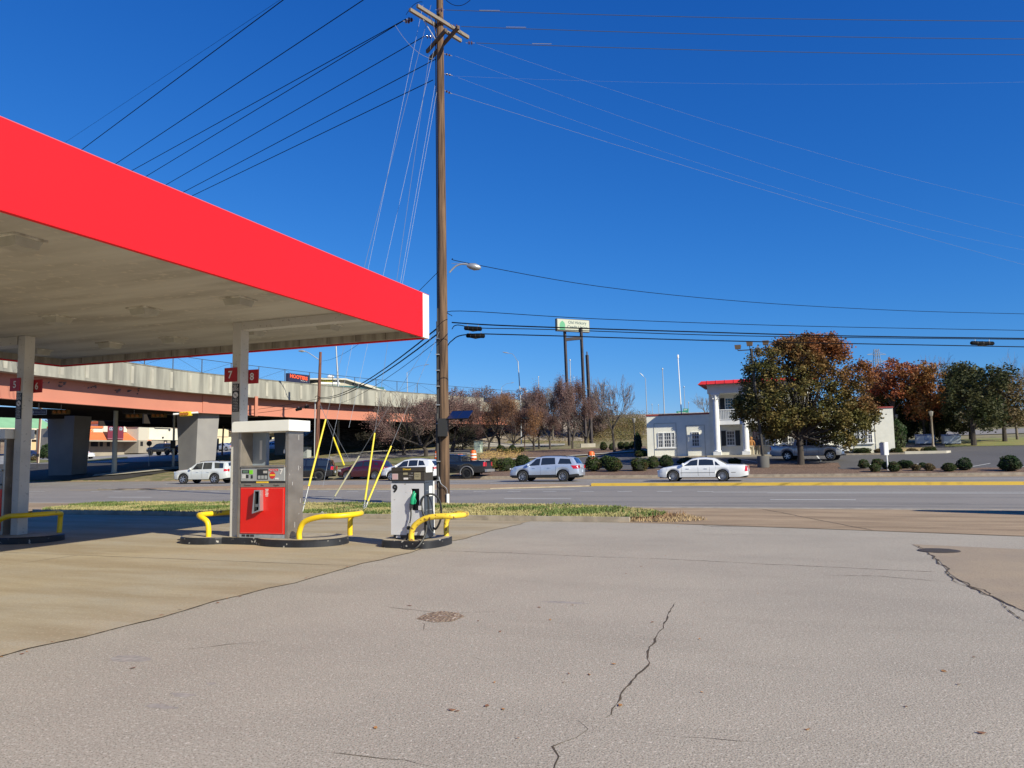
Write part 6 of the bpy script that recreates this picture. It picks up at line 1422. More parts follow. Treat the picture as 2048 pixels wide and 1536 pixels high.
def splice(lb,a,b,r=.085):
    A=at(a[0],a[1],PB.y-.25*0) if a[0]<1200 else gz(a[0],a[1],z2_-.55); Bq=at(b[0],b[1],PB.y) if a[0]<1200 else gz(b[0],b[1],z2_-.55)
    t=thing('splice_enclosure',lb,'splice case',A,0,'black splice cases on the cables'); d=Bq-A; mb=MB(); mb.tube([Vector(),d*.03,d*.06,d*.94,d*.97,d],[.03,r*.8,r,r,r*.8,.03],12); mb.build('case',mat('matte_black',(.004,.004,.005),.8,spec=.15),t)
    for k in(.25,.5,.75): MB().tube([d*(k-.012),d*(k+.012)],r*1.07,12).build('band',m_trimb,t)
    MB().cyl(d*.2,d*.2+Vector((0,0,r*1.9)),.012,5).build('hanger',m_galv,t); MB().cyl(d*.8,d*.8+Vector((0,0,r*1.9)),.012,5).build('hanger',m_galv,t)
    mb=MB(); mb.tube([Vector((0,0,-r*.5)),d*.5+Vector((0,0,-r*.9)),d+Vector((0,0,-r*.5))],[.01,.05,.01],6); mb.build('drip_guard',m_black,t)
splice('upper black splice case right of the utility pole',(928,656),(964,658)); splice('lower black splice case right of the utility pole',(932,671),(970,672)); splice('black splice case hanging from the cables at the far right',(1941,686),(1988,687))
# cables running left to the second pole
P2=gt(633,930); s2=P2.y/FPX
P2T=at(641,704,P2.y)
for lb,a,b,r_,m_ in(('upper thick cable from the main pole down to the brown pole at left',(880,652),(637,795),.03,m_wire),('lower thick cable from the main pole down to the brown pole at left',(880,664),(637,797),.03,m_wire),('thin cable from the main pole to the top of the brown pole',(880,540),(645,722),.012,m_wire),('thin cable below the thick pair, left of the main pole',(880,678),(637,812),.012,m_wire)):
    wire(lb,at(a[0],a[1],PB.y),at(b[0],b[1],P2.y),r_,.8,m_,group='cables between the two wooden poles',name='telephone_cable',cat='cable')
for lb,a,b,z in(('cable continuing left from the brown pole across the girder, upper',(634,798),(390,829),0),('cable continuing left from the brown pole across the girder, lower',(632,808),(400,833),0)):
    wire(lb,at(a[0],a[1],P2.y),at(b[0],b[1],86),.022,.3,m_wire,group='cables between the two wooden poles',name='telephone_cable',cat='cable')
def hangcase(lb,a,b,Y):
    A,Bq=at(*a,Y),at(*b,Y); t=thing('splice_enclosure',lb,'splice case',A,0,'black splice cases on the cables'); d=Bq-A; MB().tube([Vector(),d*.08,d*.92,d],[.06,.16,.16,.06],10).build('case',mat('matte_black',(.004,.004,.005),.8,spec=.15),t); MB().cyl(d*.5,d*.5+Vector((0,0,.3)),.02,5).build('hanger',m_galv,t)
hangcase('dark splice case hanging before the salmon girder left of the brown pole',(591,820),(604,817),P2.y); hangcase('small dark splice case near the brown pole cables',(609,815),(618,812),P2.y)
# guy wires with yellow guards
m_strand=mat('guy_steel',(.16,.17,.19),.6)
def guy(lb,top,tY,an,gtop,m_=m_yel,gb=.28,r_=.034):
    A=at(*top,tY); Bq=gz(an[0],an[1],.08) if isinstance(an,tuple) else an; t=thing('guy_wire',lb,'guy wire',Bq,0,'guy wires with plastic guards')
    d=A-Bq; MB().tube([Vector(),d],.006,5).build('strand',m_strand,t,recalc=False)
    # guard: portion near the ground, up to the photo height of its top
    k1=min(.9,max(.05,gtop)); a=d*(gb/d.length); b=d*k1
    MB().tube([a,b],[r_,r_*.8],8).build('guard',m_,t); MB().cyl((0,0,-.05),d*(gb/d.length),.016,6).build('anchor_rod',m_galv,t)
    mb=MB(); 
    for k in(.35,.55): mb.cyl(d*(gb*k/d.length)+Vector((-.04,0,0)),d*(gb*k/d.length)+Vector((.04,0,0)),.02,6)
    stuff(mb.build('clamps',m_galv,t))
def gfrac(an,top,tY,gy):     # fraction along the guy whose photo height is gy
    A=at(*top,tY); Bq=gz(an[0],an[1],.08); best=0
    for i in range(1,400):
        k=i/400; p=Bq.lerp(A,k)-Vector((0,0,CZ)); y=PH/2-FPX*p.dot(up)/p.dot(fwd)
        if y<gy: return k
    return .3
m_yl=mat('yellow_guard',(.72,.58,.03),.5); m_wg=mat('weathered_guard',(.50,.47,.30),.7)
for lb,top,an,gy,m_,gb in (('guy wire with the tallest yellow guard, nearest the red pump',(862,10),(603,1029),840,m_yl,.9),('slack guy wire with a weathered grey guard',(884,640),(660,1008),912,m_wg,.35),('steep guy wire with a yellow guard, left one of the pair by the diesel pump',(866,60),(727,1021),868,m_yl,.35),('guy wire with a thin yellow guard, right one of the pair by the diesel pump',(884,650),(729,1019),893,m_yl,.3)):
    guy(lb,top,PB.y,an,gfrac(an,top,PB.y,gy),m_,gb)
for lb,a,b in(('pale unguarded guy strand left of the main pole, far left one',(846,10),(690,760)),('pale unguarded guy strand left of the main pole, second',(868,100),(735,690)),('pale unguarded guy strand left of the main pole, third',(872,160),(800,570)),('pale unguarded guy strand close to the main pole',(876,170),(806,560))):
    A=at(*a,PB.y); B=at(*b,27.4); wire(lb,A,A+(B-A)*1.25,.0055,0,mat('pale_strand',(.30,.33,.38),.6),2,group='guy strands without guards',name='guy_strand')
for lb,a,b,gy in(('far guy wire with a yellow guard above the maroon car',(640,806),(690,935),1),('far bare guy wire above the maroon car',(640,812),(702,925),0)):
    A=at(*a,P2.y); B=at(b[0],b[1],80.0); t=thing('guy_wire',lb,'guy wire',B,0,'far guy wires of the brown pole'); d=A-B; MB().tube([Vector(),d],.02,4).build('strand',m_strand,t,recalc=False)
    if gy: MB().tube([d*.03,d*.45],.09,6).build('guard',m_yl,t)
# second wooden pole with cobra lamp
t=thing('utility_pole','reddish brown wooden utility pole with a lamp arm in front of the overpass','utility pole',P2)
MB().tube([Vector((0,0,-.2)),P2T-P2],[.24,.15],12).build('pole',mat('red_brown_wood',(.19,.075,.045),.9,c2=(.10,.045,.03),ns=4,st=(5,5,.3)),t)
MB().tube([Vector((-.2,-.2,0)),at(634,800,P2.y)-P2+Vector((-.16,-.16,0))],.06,6).build('conduit',m_galv,t)
a=MB().tube(smooth([at(641,722,P2.y)-P2,at(630,714,P2.y)-P2,at(616,705,P2.y)-P2,at(606,702,P2.y)-P2],4),.045,6).build('lamp_arm',m_galv,t)
MB().tube([at(610,703,P2.y)-P2,at(604,702,P2.y)-P2,at(597,702,P2.y)-P2],[.06,.15,.05],8).build('lamp_head',m_galv,a)
MB().tube(smooth([at(630,795,P2.y)-P2,at(634,792,P2.y-.5)-P2,at(641,796,P2.y-.5)-P2,at(634,803,P2.y-.5)-P2,at(628,806,P2.y)-P2],4),.03,5).build('cable_coil',m_wire,t)
# ------------------------------------------------------------ highway lamps and poles
def hlamp(lb,x0,y0,x1,y1,Y,arm=None,r0=.13,m_=m_galv,nm='street_lamp',gp='tall highway lamps',cat='street lamp'):
    b=at(x0,y0,Y); tp=at(x1,y1,Y); z0=min(b.z,TZ(*UV(b)))-.2; d=tp-b; t=thing(nm,lb,cat,(b.x,b.y,z0),0,gp); O=Vector((b.x,b.y,z0)); r0=r0*.72
    MB().tube([Vector((0,0,0)),b-O,tp-O],[r0*1.1,r0,r0*.6],8).build('pole',m_,t)
    if arm:
        P=[at(x,y,Y)-O for x,y in arm]; a=MB().tube(smooth(P,3),r0*.35,5).build('lamp_arm',m_,t); e=P[-1]; f=(P[-1]-P[-2]).normalized(); MB().tube([e-f*.2,e+f*.3,e+f*.8],[r0*.4,r0*1.0,r0*.3],6).build('lamp_head',m_,a)
    else: MB().lathe([(.05,0),(r0*1.5,.1),(r0*1.3,.3),(.05,.4)],8,0,Matrix.Translation(tp-O)).build('lamp_head',m_,t)
hlamp('silver highway lamp behind the parapet near the yellow banner',677,780,672,690,112,[(672,692),(668,684),(660,682)],.22)
hlamp('slim highway lamp with a long right arm behind the canopy corner guys',815,790,814,745,140,[(814,746),(828,736),(843,731),(850,730)],.12)
hlamp('highway lamp with an arm to the left, right of the splice cases',1041,800,1036,722,118,[(1036,724),(1031,716),(1025,708),(1015,706)],.14)
hlamp('small distant highway lamp on the ridge with a right arm',1003,790,1003,775,200,[(1003,775),(1012,768),(1022,766)],.14)
hlamp('distant round headed highway lamp left of the tall sign',1077,775,1077,755,220,None,.16)
hlamp('pale pole between the two posts of the tall sign',1143,830,1140,722,150,None,.16)
hlamp('thin distant pole right of the pale one behind the sign',1149,790,1148,757,190,None,.09)
hlamp('pole rising behind the left corner of the cream building',1294,832,1291,757,130,[(1291,757),(1286,752)],.11)
hlamp('tall highway lamp above the left wing of the cream building',1329,830,1325,740,135,None,.14)
hlamp('highway lamp between the flagpole and the portico',1370,822,1368,776,150,None,.10)
hlamp('short distant lamp right of the green highway signs',1377,822,1377,807,170,None,.10)
hlamp('short distant lamp just right of the pole behind the left corner',1305,826,1304,811,170,None,.08)
hlamp('short distant lamp left of the tall lamp above the left wing',1318,826,1317,812,170,None,.08)
hlamp('distant cross armed pole left of the lone leafless tree',1204,830,1203,765,150,[(1197,770),(1203,769),(1209,770)],.10)
hlamp('floodlight with a cream head on the ridge above the wine red trees',1047,800,1046,787,160,[(1046,788),(1050,785)],.14,mat('cream_metal',(.6,.56,.45),.6))
hlamp('white flagpole without a flag in front of the left wing',1368,911,1356,717,78.5,None,.10,m_white,'flagpole',None,'flagpole')
# black lamp posts
def post_lamp(lb,px,py,ty,cool=m_black,r_=.07):
    b=gt(px,py); tp=at(px-2,ty,b.y); O=b; h=tp.z-b.z; t=thing('lamp_post',lb,'lamp post',b,0,'small lantern posts'); MB().lathe([(.16,0),(.14,.3),(r_,.4),(r_*.8,h-.55),(.1,h-.5)],10).build('post',cool,t); MB().lathe([(.07,h-.5),(.12,h-.42),(.19,h-.1),(.2,h),(.02,h+.06)],8).build('lantern',mat('frosted_lantern',(.26,.24,.20),.5),t)
post_lamp('black lantern post beside the left corner of the cream building',1270,907,837)
post_lamp('tan lantern post on the kerbed bed at the right of the bank',1867,898,823,mat('tan_post',(.22,.18,.13),.6),.09)
post_lamp('second lantern post half hidden behind the cone evergreen',1796,888,829,mat('tan_post',(.22,.18,.13),.6),.08)
# thin lamp post with a flat head in the wine trees
b=gt(1049,903); t=thing('lamp_post','thin brown lamp post with a flat head at the end of the salmon girder','lamp post',b); tp=at(1050,838,b.y)-b; MB().cyl((0,0,-.1),tp,.07,8).build('post',mat('brown_post',(.13,.08,.06),.7),t); MB().box(tp.x-.3,tp.x+.5,-.25,.25,tp.z,tp.z+.22).build('lamp_head',m_black,t)
# parking lot floodlight with heads behind the turning tree
b=gt(1527,936); t=thing('floodlight_pole','dark parking lot floodlight pole with square heads on a concrete base','floodlight',b,-TH)
tp=at(1502,697,b.y)-b; tp=Matrix.Rotation(TH,3,'Z')@tp; MB().lathe([(.45,-.1),(.45,.9),(.43,.93)],16).build('concrete_base',mat('dark_base',(.10,.095,.09),.9),t)
MB().tube([(0,0,.9),tuple(tp)],[.12,.10],8).build('pole',mat('bronze_pole',(.03,.025,.022),.6),t)
br_=MB(); br_.bar(tp+Vector((-1.0,0,-.1)),tp+Vector((1.15,0,-.1)),.07,.07); br_.build('bracket',mat('bronze_pole',(.03,.025,.022),.6),t)
for k,(x,z) in enumerate(((-1.0,.15),(-.1,.35),(1.1,.35))):
    MB().add([(tp.x+x-.2,-.2,tp.z+z-.12),(tp.x+x+.2,-.2,tp.z+z-.12),(tp.x+x+.2,.25,tp.z+z-.1),(tp.x+x-.2,.25,tp.z+z-.1),(tp.x+x-.24,-.28,tp.z+z+.2),(tp.x+x+.24,-.28,tp.z+z+.2),(tp.x+x+.24,.25,tp.z+z+.22),(tp.x+x-.24,.25,tp.z+z+.22)],[(0,1,2,3),(4,5,6,7),(0,1,5,4),(1,2,6,5),(2,3,7,6),(3,0,4,7)]).build('flood_head',mat('bronze_head',(.16,.11,.07),.6),t)
    MB().cyl((tp.x+x,0,tp.z-.1),(tp.x+x,0,tp.z+z-.1),.03,6).build('head_stem',m_trimb,t)
# ------------------------------------------------------------ tall credit union sign
b1=gt(1139,891); Ys=b1.y
tl=thing('pylon_sign','tall cream sign with a green tree emblem on two dark steel posts','sign',b1,0)
def lp(px,py,Y=Ys): return at(px,py,Y)-b1
m_post=mat('rust_black_post',(.035,.030,.032),.6,c2=(.06,.045,.04),ns=1)
MB().tube([lp(1139,893)+Vector((0,0,-.3)),lp(1129,655)],.22,4).build('post',m_post,tl); MB().tube([lp(1172,893)+Vector((0,0,-.3)),lp(1162,655)],.22,4).build('post',m_post,tl)
for y0,y1 in((679,676),(783,781)): mb=MB(); mb.bar(lp(1131+(y0-679)*.06,y0),lp(1163+(y0-679)*.06,y1),.35,.45); mb.build('cross_beam',m_post,tl)
rotp=R(14); A=at(1113.5,649,Ys-1.2); Bq=at(1179,646,Ys+.9); d=Bq-A; w=math.hypot(d.x,d.y); ang=math.atan2(d.y,d.x); M=Matrix.Translation(A-b1)@Matrix.Rotation(ang,4,'Z')
hs=(at(1113.5,636,Ys-1.2).z-at(1113.5,661,Ys-1.2).z); 
mb=MB().box(0,w,-.02,.5,-hs/2,hs/2,0,M); cb=mb.build('cabinet',mat('cabinet_dark',(.05,.045,.04),.5),tl)
fc=MB().box(.1,w-.1,-.05,-.021,-hs/2+.08,hs/2-.08,0,M).build('sign_face',mat('cream_face',(.40,.42,.34),.5),tl)
mg_=mat('emblem_green',(.06,.30,.15),.5)
mb=MB(); tx=w*.165; th2=hs*.74; z0=-hs*.40; P=[]
L=[(0,1.0),(.20,.90),(.42,.78),(.40,.72),(.55,.66),(.44,.62),(.60,.54),(.46,.48),(.62,.40),(.46,.34),(.60,.24),(.48,.18),(.60,.08),(.45,.05),(.45,0)]
L=L+[(-x,y) for x,y in L[::-1][:-1]]; P=[(tx+x*th2*.62,-.056,z0+y*th2) for x,y in L]; mb.add(P,[tuple(range(len(P)))],0,False,M); mb.build('tree_emblem',mg_,fc)
mt_=mat('sign_navy_text',(.06,.10,.11),.6)
MB().text('Old Hickory',hs*.23,w*.62,-.052,hs*.12,0,wfit=w*.56,M=M,off=.02).build('lettering',mt_,fc); MB().text('Credit Union',hs*.23,w*.62,-.052,-hs*.24,0,wfit=w*.62,M=M,off=.02).build('lettering',mt_,fc)
b=gt(1183,888); t=thing('steel_post','lone black steel post right of the tall sign, with a stub on top','post',b); tp=at(1174,710,b.y)-b; MB().tube([Vector((0,0,-.3)),tp],[.30,.24],4).build('post',m_post,t); MB().cyl(tp,tp+Vector((0,0,.5)),.1,6).build('stub',m_post,t)
t=thing('post_footing','concrete footing under the tall sign posts','footing',gt(1178,894)); MB().box(-1.1,.8,-.5,.5,-.2,.45).build('footing',m_pale,t)
# ------------------------------------------------------------ orange barrels
m_or=mat('barrel_orange',(.80,.13,.015),.5); m_wb=mat('barrel_white',(.75,.72,.68),.4)
def barrel(lb,p,h=1.0):
    t=thing('traffic_barrel',lb,'traffic barrel',p,0,'orange and white traffic barrels'); k=h/1.0
    mb=MB(); mb.lathe([(.30*k,.06),(.28*k,.3*k),(.27*k,.42*k),(.255*k,.62*k),(.24*k,.86*k),(.2*k,.95*k),(.06*k,1.0*k)],18); mb.build('drum',m_or,t)
    for a,b_ in((.30,.42),(.56,.68)): MB().lathe([(.288*k,a*k),(.278*k,b_*k)],18,0,None,True,cap=False).build('reflective_band',m_wb,t)
    MB().lathe([(.38*k,0),(.38*k,.05),(.31*k,.09)],16).build('rubber_base',m_black,t)
barrel('orange traffic barrel right of the silver blue SUV roof',gt(1183,929),1.2)
barrel('orange traffic barrel standing behind the black pickup bed',gt(947,922),1.15)
barrel('orange traffic barrel half hidden left of the utility pole',gt(874,919),1.0); 
# cabinets
def cabinet(lb,px,py,w,h,d,m_,rot=-TH):
    t=thing('utility_cabinet',lb,'cabinet',gt(px,py),rot); s_=t.location.y/FPX; W_,H_=w*s_,h*s_
    bevel(MB().box(-W_/2,W_/2,-d/2,d/2,-.1,H_).build('cabinet',m_,t),.03); MB().box(-W_/2-.05,W_/2+.05,-d/2-.05,d/2+.05,H_+.002,H_+.06).build('lid',m_,t); MB().box(-W_/2+.08,W_/2-.08,-d/2-.02,-d/2-.001,.1,H_-.1).build('door',m_,t); MB().box(W_/2-.2,W_/2-.12,-d/2-.05,-d/2-.021,H_*.5,H_*.5+.15).build('handle',m_galv,t)
cabinet('pale green traffic control cabinet under the wine red trees',957,905,14,22,.8,mat('cab_green',(.42,.50,.42),.5)); cabinet('grey signal cabinet in the shade beside the brown pole',611,915,18,20,.9,mat('cab_grey',(.33,.35,.35),.5))
# grey-white back of a sign post at the bank
b=gt(1776,942); t=thing('sign_post','small white sign seen edge on, on a leaning post by the bank drive','sign',b); tp=at(1772,890,b.y)-b; MB().tube([Vector((0,0,-.1)),tp],.05,6).build('post',m_white,t); MB().box(tp.x-.12,tp.x+.13,-.06,.06,tp.z-.7,tp.z+.2).build('panel',m_white,t); MB().box(tp.x-.18,tp.x-.121,-.05,.5,tp.z-.7,tp.z+.18).build('side_panel',mat('panel_shade',(.5,.5,.5),.5),t)
# dumpsters
for lb,px,w in(('white dumpster under the red trees, left one with a faded emblem',1850,31),('pale dumpster under the trees, right one with a diagonal brace',1903,30)):
    b=gt(px,889); s_=b.y/FPX; t=thing('dumpster',lb,'dumpster',b,-TH,'dumpsters behind the bank lot'); W_=w*s_; H_=20*s_; mw_=mat('dumpster_white',(.55,.62,.72),.5,c2=(.45,.5,.58),ns=2)
    mb=MB().add([(-W_/2,-.6,.1),(W_/2,-.6,.1),(W_/2,.7,.1),(-W_/2,.7,.1),(-W_/2,-.8,H_*.85),(W_/2,-.8,H_*.85),(W_/2,.8,H_),(-W_/2,.8,H_)],[(0,1,5,4),(1,2,6,5),(2,3,7,6),(3,0,4,7),(0,3,2,1),(4,5,6,7)]); mb.build('bin',mw_,t)
    MB().add([(-W_/2-.03,-.85,H_*.85+.03),(W_/2+.03,-.85,H_*.85+.03),(W_/2+.03,.82,H_+.03),(-W_/2-.03,.82,H_+.03)],[(0,1,2,3)]).build('lid',mw_,t)
    mb=MB()
    if px<1870: mb.box(-.15,.2,-.79,-.70,H_*.4,H_*.75)
    else: mb.bar((-W_*.1,-.78,.25),(W_*.4,-.83,H_*.75),.1,.04)
    mb.build('marking' if px<1870 else 'brace',mat('blue_grey_mark',(.25,.32,.45),.6) if px<1870 else m_white,t)
    for x in(-W_/2+.1,W_/2-.1): MB().box(x-.06,x+.06,-.5,.5,-.02,.1).build('skid',m_black,t)
# ------------------------------------------------------------ green highway signs above the left wing
mgs=mat('highway_green',(.0,.16,.11),.5)
for lb,x0,y0,x1,y1,tx_ in(('green highway exit tab sign above the left wing of the cream building',1366,817,1377,822,'EXIT'),('green highway guide sign above the left wing of the cream building',1353,822,1377,828,'Downtown')):
    A=at(x0,y1,140); Bq=at(x1,y0,140); t=thing('highway_sign',lb,'road sign',(A.x,A.y,TZ(*UV(A))),0,'green highway signs'); zz=A.z-TZ(*UV(A)); h=Bq.z-A.z; w=Bq.x-A.x
    fc=MB().box(0,w,-.05,.05,zz,zz+h).build('panel',mgs,t); MB().text(tx_,h*.5,w*.45,-.055,zz+h*.25,0,wfit=w*.6).build('lettering',m_signw,fc)
    for x in(w*.25,w*.75): MB().cyl((x,.15,-.2),(x,.15,zz+h*.9),.08,6).build('post',m_galv,t)
# transmission tower on the skyline
tw=thing('transmission_tower','distant lattice transmission tower above the red trees','pylon',(at(1755,740,330).x,330,6)); O=Vector(tw.location)
zt1=at(1755,698,330).z-6; mt=mat('lattice_grey',(.35,.37,.40),.6,.3)
mb=MB(); k0,k1=3.0,.7
for sx in(-1,1):
    for sy in(-1,1): mb.cyl((sx*k0,sy*k0,0),(sx*k1,sy*k1,zt1),.16,4)
    pz=0
    for i in range(10):
        a=i/10;b_=(i+1)/10; ka,kb=k0+(k1-k0)*a,k0+(k1-k0)*b_; mb.cyl((-ka,sx*ka,a*zt1),(kb,sx*kb,b_*zt1),.08,4); mb.cyl((ka,sx*ka,a*zt1),(-kb,sx*kb,b_*zt1),.08,4)
mb.build('lattice',mt,tw)
for y_,hw_ in((712,3.4),(726,3.6),(741,3.2)): z=at(1755,y_,330).z-6; mb=MB(); mb.cyl((-hw_*1.2,0,z+.6),(hw_*1.2,0,z+.6),.12,4); mb.cyl((-hw_*1.2,0,z+.6),(0,0,z+1.8),.08,4); mb.cyl((hw_*1.2,0,z+.6),(0,0,z+1.8),.08,4); mb.build('cross_arm',mt,tw)
# ------------------------------------------------------------ signals and poles by the overpass
def mastpole(lb,px,py,ty,r_,band=None,m_=mat('signal_pole',(.42,.43,.38),.6)):
    b=gt(px,py); t=thing('signal_pole',lb,'signal pole',b); tp=at(px-1 if px<300 else px-2,ty,b.y)-b; MB().lathe([(r_*1.9,-.1),(r_*1.9,.15),(r_*1.25,.2),(r_*1.1,.5),(r_*.9,tp.z)],12).build('pole',m_,t)
    if band: z=at(px,band[0],b.y).z-b.z; z_b=at(px,band[1],b.y).z-b.z; MB().box(-r_*2.4,r_*2.4,-r_*1.6,-r_*1.0,z_b,z).build('signal_box',m_black,t)
    return t
mastpole('thick pale signal pole with its foot in sunlight, between the piers',228,949,800,.24); mastpole('slim signal pole with a black box beside the second pier',346,937,800,.12,(881,897))
t=thing('traffic_signal','yellow horizontal traffic signal on a white mast before the second pier','traffic light',at(373,828,73)); O=Vector(t.location); L_2=lambda x,y:at(x,y,73)-O
MB().tube([L_2(347,828.5),L_2(396,825)],.09,8).build('mast_arm',m_white,t)
A=L_2(360.5,828.6);Bq=L_2(383.5,827.2); bd=MB(); bd.bar(A,Bq,.5,.42,0,upv=(0,0,1)); hb=bevel(bd.build('signal_housing',mat('signal_yellow',(.75,.50,.02),.45),t),.06)
for k in(.2,.45,.7): p=A.lerp(Bq,k); MB().tube([p+Vector((0,-.26,0)),p+Vector((0,-.42,0))],.15,12).build('lens_visor',mat('visor_amber',(.30,.10,.01),.5),hb)
for lb,px,py in(('dark traffic signal in the shade under the girder, left one',268,832),('dark traffic signal in the shade under the girder, second',318,831),('faint amber traffic signal over the first pier',122,824)):
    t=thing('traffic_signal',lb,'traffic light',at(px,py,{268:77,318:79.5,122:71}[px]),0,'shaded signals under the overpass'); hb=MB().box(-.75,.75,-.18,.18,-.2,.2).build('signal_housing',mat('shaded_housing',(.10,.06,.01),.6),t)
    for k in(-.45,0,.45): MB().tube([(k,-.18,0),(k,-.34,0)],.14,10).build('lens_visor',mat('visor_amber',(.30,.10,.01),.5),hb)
    MB().cyl((0,0,.2),(0,0,1.4),.03,5).build('hanger',m_galv,t)
a=at(60.5,830,68); b_=at(94,818,68); t=thing('street_name_sign','blue street name sign hanging in the shade under the overpass','street sign',a); w=b_.x-a.x;h=b_.z-a.z; fc=MB().box(0,w,-.03,.03,0,h).build('panel',mat('street_blue',(.03,.045,.13),.5),t)
mb=MB(); 
for q in((0,w,0,.05),(0,w,h-.05,h),(0,.05,.05,h-.05),(w-.05,w,.05,h-.05)): mb.box(q[0],q[1],-.04,-.031,q[2],q[3])
mb.build('border',mat('sign_lightblue',(.25,.33,.5),.5),fc); MB().text('White Circle',h*.42,w*.6,-.035,h*.28,0,wfit=w*.62).build('lettering',mat('sign_lightblue',(.25,.33,.5),.5),fc)
MB().lathe([(.0,0),(h*.3,0),(h*.3,.01),(0,.01)],16,0,Matrix.Translation((w*.14,-.032,h*.5))@Matrix.Rotation(R(90),4,'X')).build('emblem',mat('sign_lightblue',(.25,.33,.5),.5),fc); MB().cyl((w*.5,0,h),(w*.5,0,h+.8),.04,5).build('hanger',m_galv,t)
# round sign back and small signs
b=gt(298,941); b=at(298,925,95); t=thing('round_sign','dark round sign seen from behind, left of the far black pickup','road sign',(b.x,b.y,TZ(*UV(b)))); z=at(298,887,95).z-t.location.z; MB().cyl((0,0,-.1),(0,0,z),.04,6).build('post',m_galv,t); MB().lathe([(0,0),(.33,0),(.33,.03),(0,.03)],20,0,Matrix.Translation((0,-.06,z))@Matrix.Rotation(R(90),4,'X')).build('disc',mat('sign_back',(.05,.045,.04),.7),t)
b=at(75,915,100); t=thing('small_sign','small black sign on a thin post before the navy cars','sign',(b.x,b.y,TZ(*UV(b)))); z=at(75,912,100).z-t.location.z; MB().cyl((0,0,-.2),(0,0,z),.04,6).build('post',m_trimb,t); MB().box(-.2,.2,-.05,.02,z-.1,z+.3).build('panel',m_blk,t)
b=at(434,892,110); t=thing('blue_sign','upright grey blue sign behind the silver sedan','sign',(b.x,b.y,TZ(*UV(b)))); z=at(434,900,110).z-t.location.z; z2=at(434,877,110).z-t.location.z; MB().cyl((0,.05,-.1),(0,.05,z),.07,6).build('post',m_trimb,t); MB().box(-.25,.25,-.05,.05,z,z2).build('panel',mat('sign_slate',(.07,.12,.19),.5),t)
b=gt(955,905)
# ------------------------------------------------------------ restaurant with orange roof
m_cr=mat('stucco_cream',(.66,.63,.52),.8,c2=(.58,.55,.46),ns=.5); m_ot=mat('orange_roof',(.68,.17,.05),.7,c2=(.58,.15,.05),ns=.6); m_tb=mat('taupe_wall',(.30,.265,.215),.85,c2=(.25,.22,.18),ns=.6); m_dwin=mat('dark_window',(.02,.02,.022),.15); m_or2=mat('orange_letters',(.85,.20,.015),.5,emit=(.85,.2,.02),em=.0); m_ban=mat('maroon_banner',(.14,.012,.03),.6)
Q0=at(132,905,132); Q1=at(264,900,142)
rs=Fac('restaurant_building','restaurant with orange trimmed parapets, an orange awning roof and maroon banners','building',Q0,Q1,TZ(*UV(Q0))-.1)
def fr_box(F,x0,y0,x1,y1,name,m,dpt=8,y=0,bev=0): a,b,z0,z1=F.rect(x0,y0,x1,y1,y); return F.part(MB().box(a,b,y,y+dpt,z0,z1),name,m),(a,b,z0,z1)
fr_box(rs,132,855,210,912,'wall',m_tb,10,.6); fr_box(rs,210,847,262,911,'wall',m_tb,10,.6)
fr_box(rs,132,856,206,864,'fascia_panel',m_cr,.3,.2); fr_box(rs,207,847,277,864,'tower_panel',m_cr,5,.05)
fr_box(rs,130,851.5,206,855.5,'orange_coping',m_ot,6,.0); fr_box(rs,206,842.5,279,846.8,'orange_coping',m_ot,6,-.2)
a,b,z0,z1=rs.rect(130,864.5,276,881); mb=MB(); mb.add([(a-1,-2.4,z0),(b+1.3,-2.4,z0),(b,0,z1),(a-1,0,z1),(a-1,0,z0),(b+1.3,0,z0)],[(0,1,2,3),(1,5,2),(0,3,4),(0,4,5,1)]); rs.part(mb,'awning_roof',m_ot)
rs.part(MB().box(a-1,b+1.3,-2.45,-2.2,z0-.25,z0),'awning_edge',m_tb)
for x0,x1 in((215,227.5),(235,246.5)):
    a,b,z0,z1=rs.rect(x0,847,x1,879,-2.5); bn=rs.part(MB().box(a,b,-2.62,-2.5,z0,z1),'banner',m_ban)
    cx,cz=(a+b)/2,z0+(z1-z0)*.66; rr_=(b-a)*.28; RXm=Matrix.Rotation(R(90),4,'X')
    MB().lathe([(0,0),(rr_*1.12,0),(rr_*1.12,.01),(0,.01)],20,0,Matrix.Translation((cx,-2.63,cz))@RXm).build('emblem_ring',m_signw,bn); MB().lathe([(0,0),(rr_,0),(rr_,.01),(0,.01)],20,0,Matrix.Translation((cx,-2.65,cz))@RXm).build('emblem_disc',mat('emblem_navy',(.01,.02,.10),.5),bn)
    for k in range(3):
        an=R(80+120*k); st_=[]; sx,sz_=cx+rr_*.45*math.cos(an),cz+rr_*.45*math.sin(an)
        for i in range(10): q=rr_*(.36 if i%2==0 else .15); st_.append((sx+q*math.cos(R(36*i+90)+an),-2.672,sz_+q*math.sin(R(36*i+90)+an)))
        MB().add(st_,[tuple(range(10))]).build('emblem_star',m_signw,bn)
    for zz in(z0+.12,z1-.2): MB().box(a,b,-2.64,-2.63,zz,zz+.06).build('banner_stripe',mat('banner_grey',(.35,.2,.22),.6),bn)
a,b,z0,z1=rs.rect(156,857,186.5,864,.05); tx_=MB().text('HOOTERS',(z1-z0)*.9,(a+b)/2,-.0,z0+.05,0,wfit=(b-a)*1.0,off=.03,ex=.06); rs.part(tx_,'shop_lettering',m_or2)
for x0,x1 in((170,178),(182,196),(200,206),(214,220),(225,232)): fr_box(rs,x0,883,x1,893,'window_band',m_dwin,.1,.52)
for x0,x1 in((254,260),(266,272)): fr_box(rs,x0,884,x1,892,'window_band',m_dwin,.1,.52)
fr_box(rs,262,883,277,906,'wall_corner',m_tb,4,.4)
Q2=at(276,904,140); Q3=at(365,900,150)
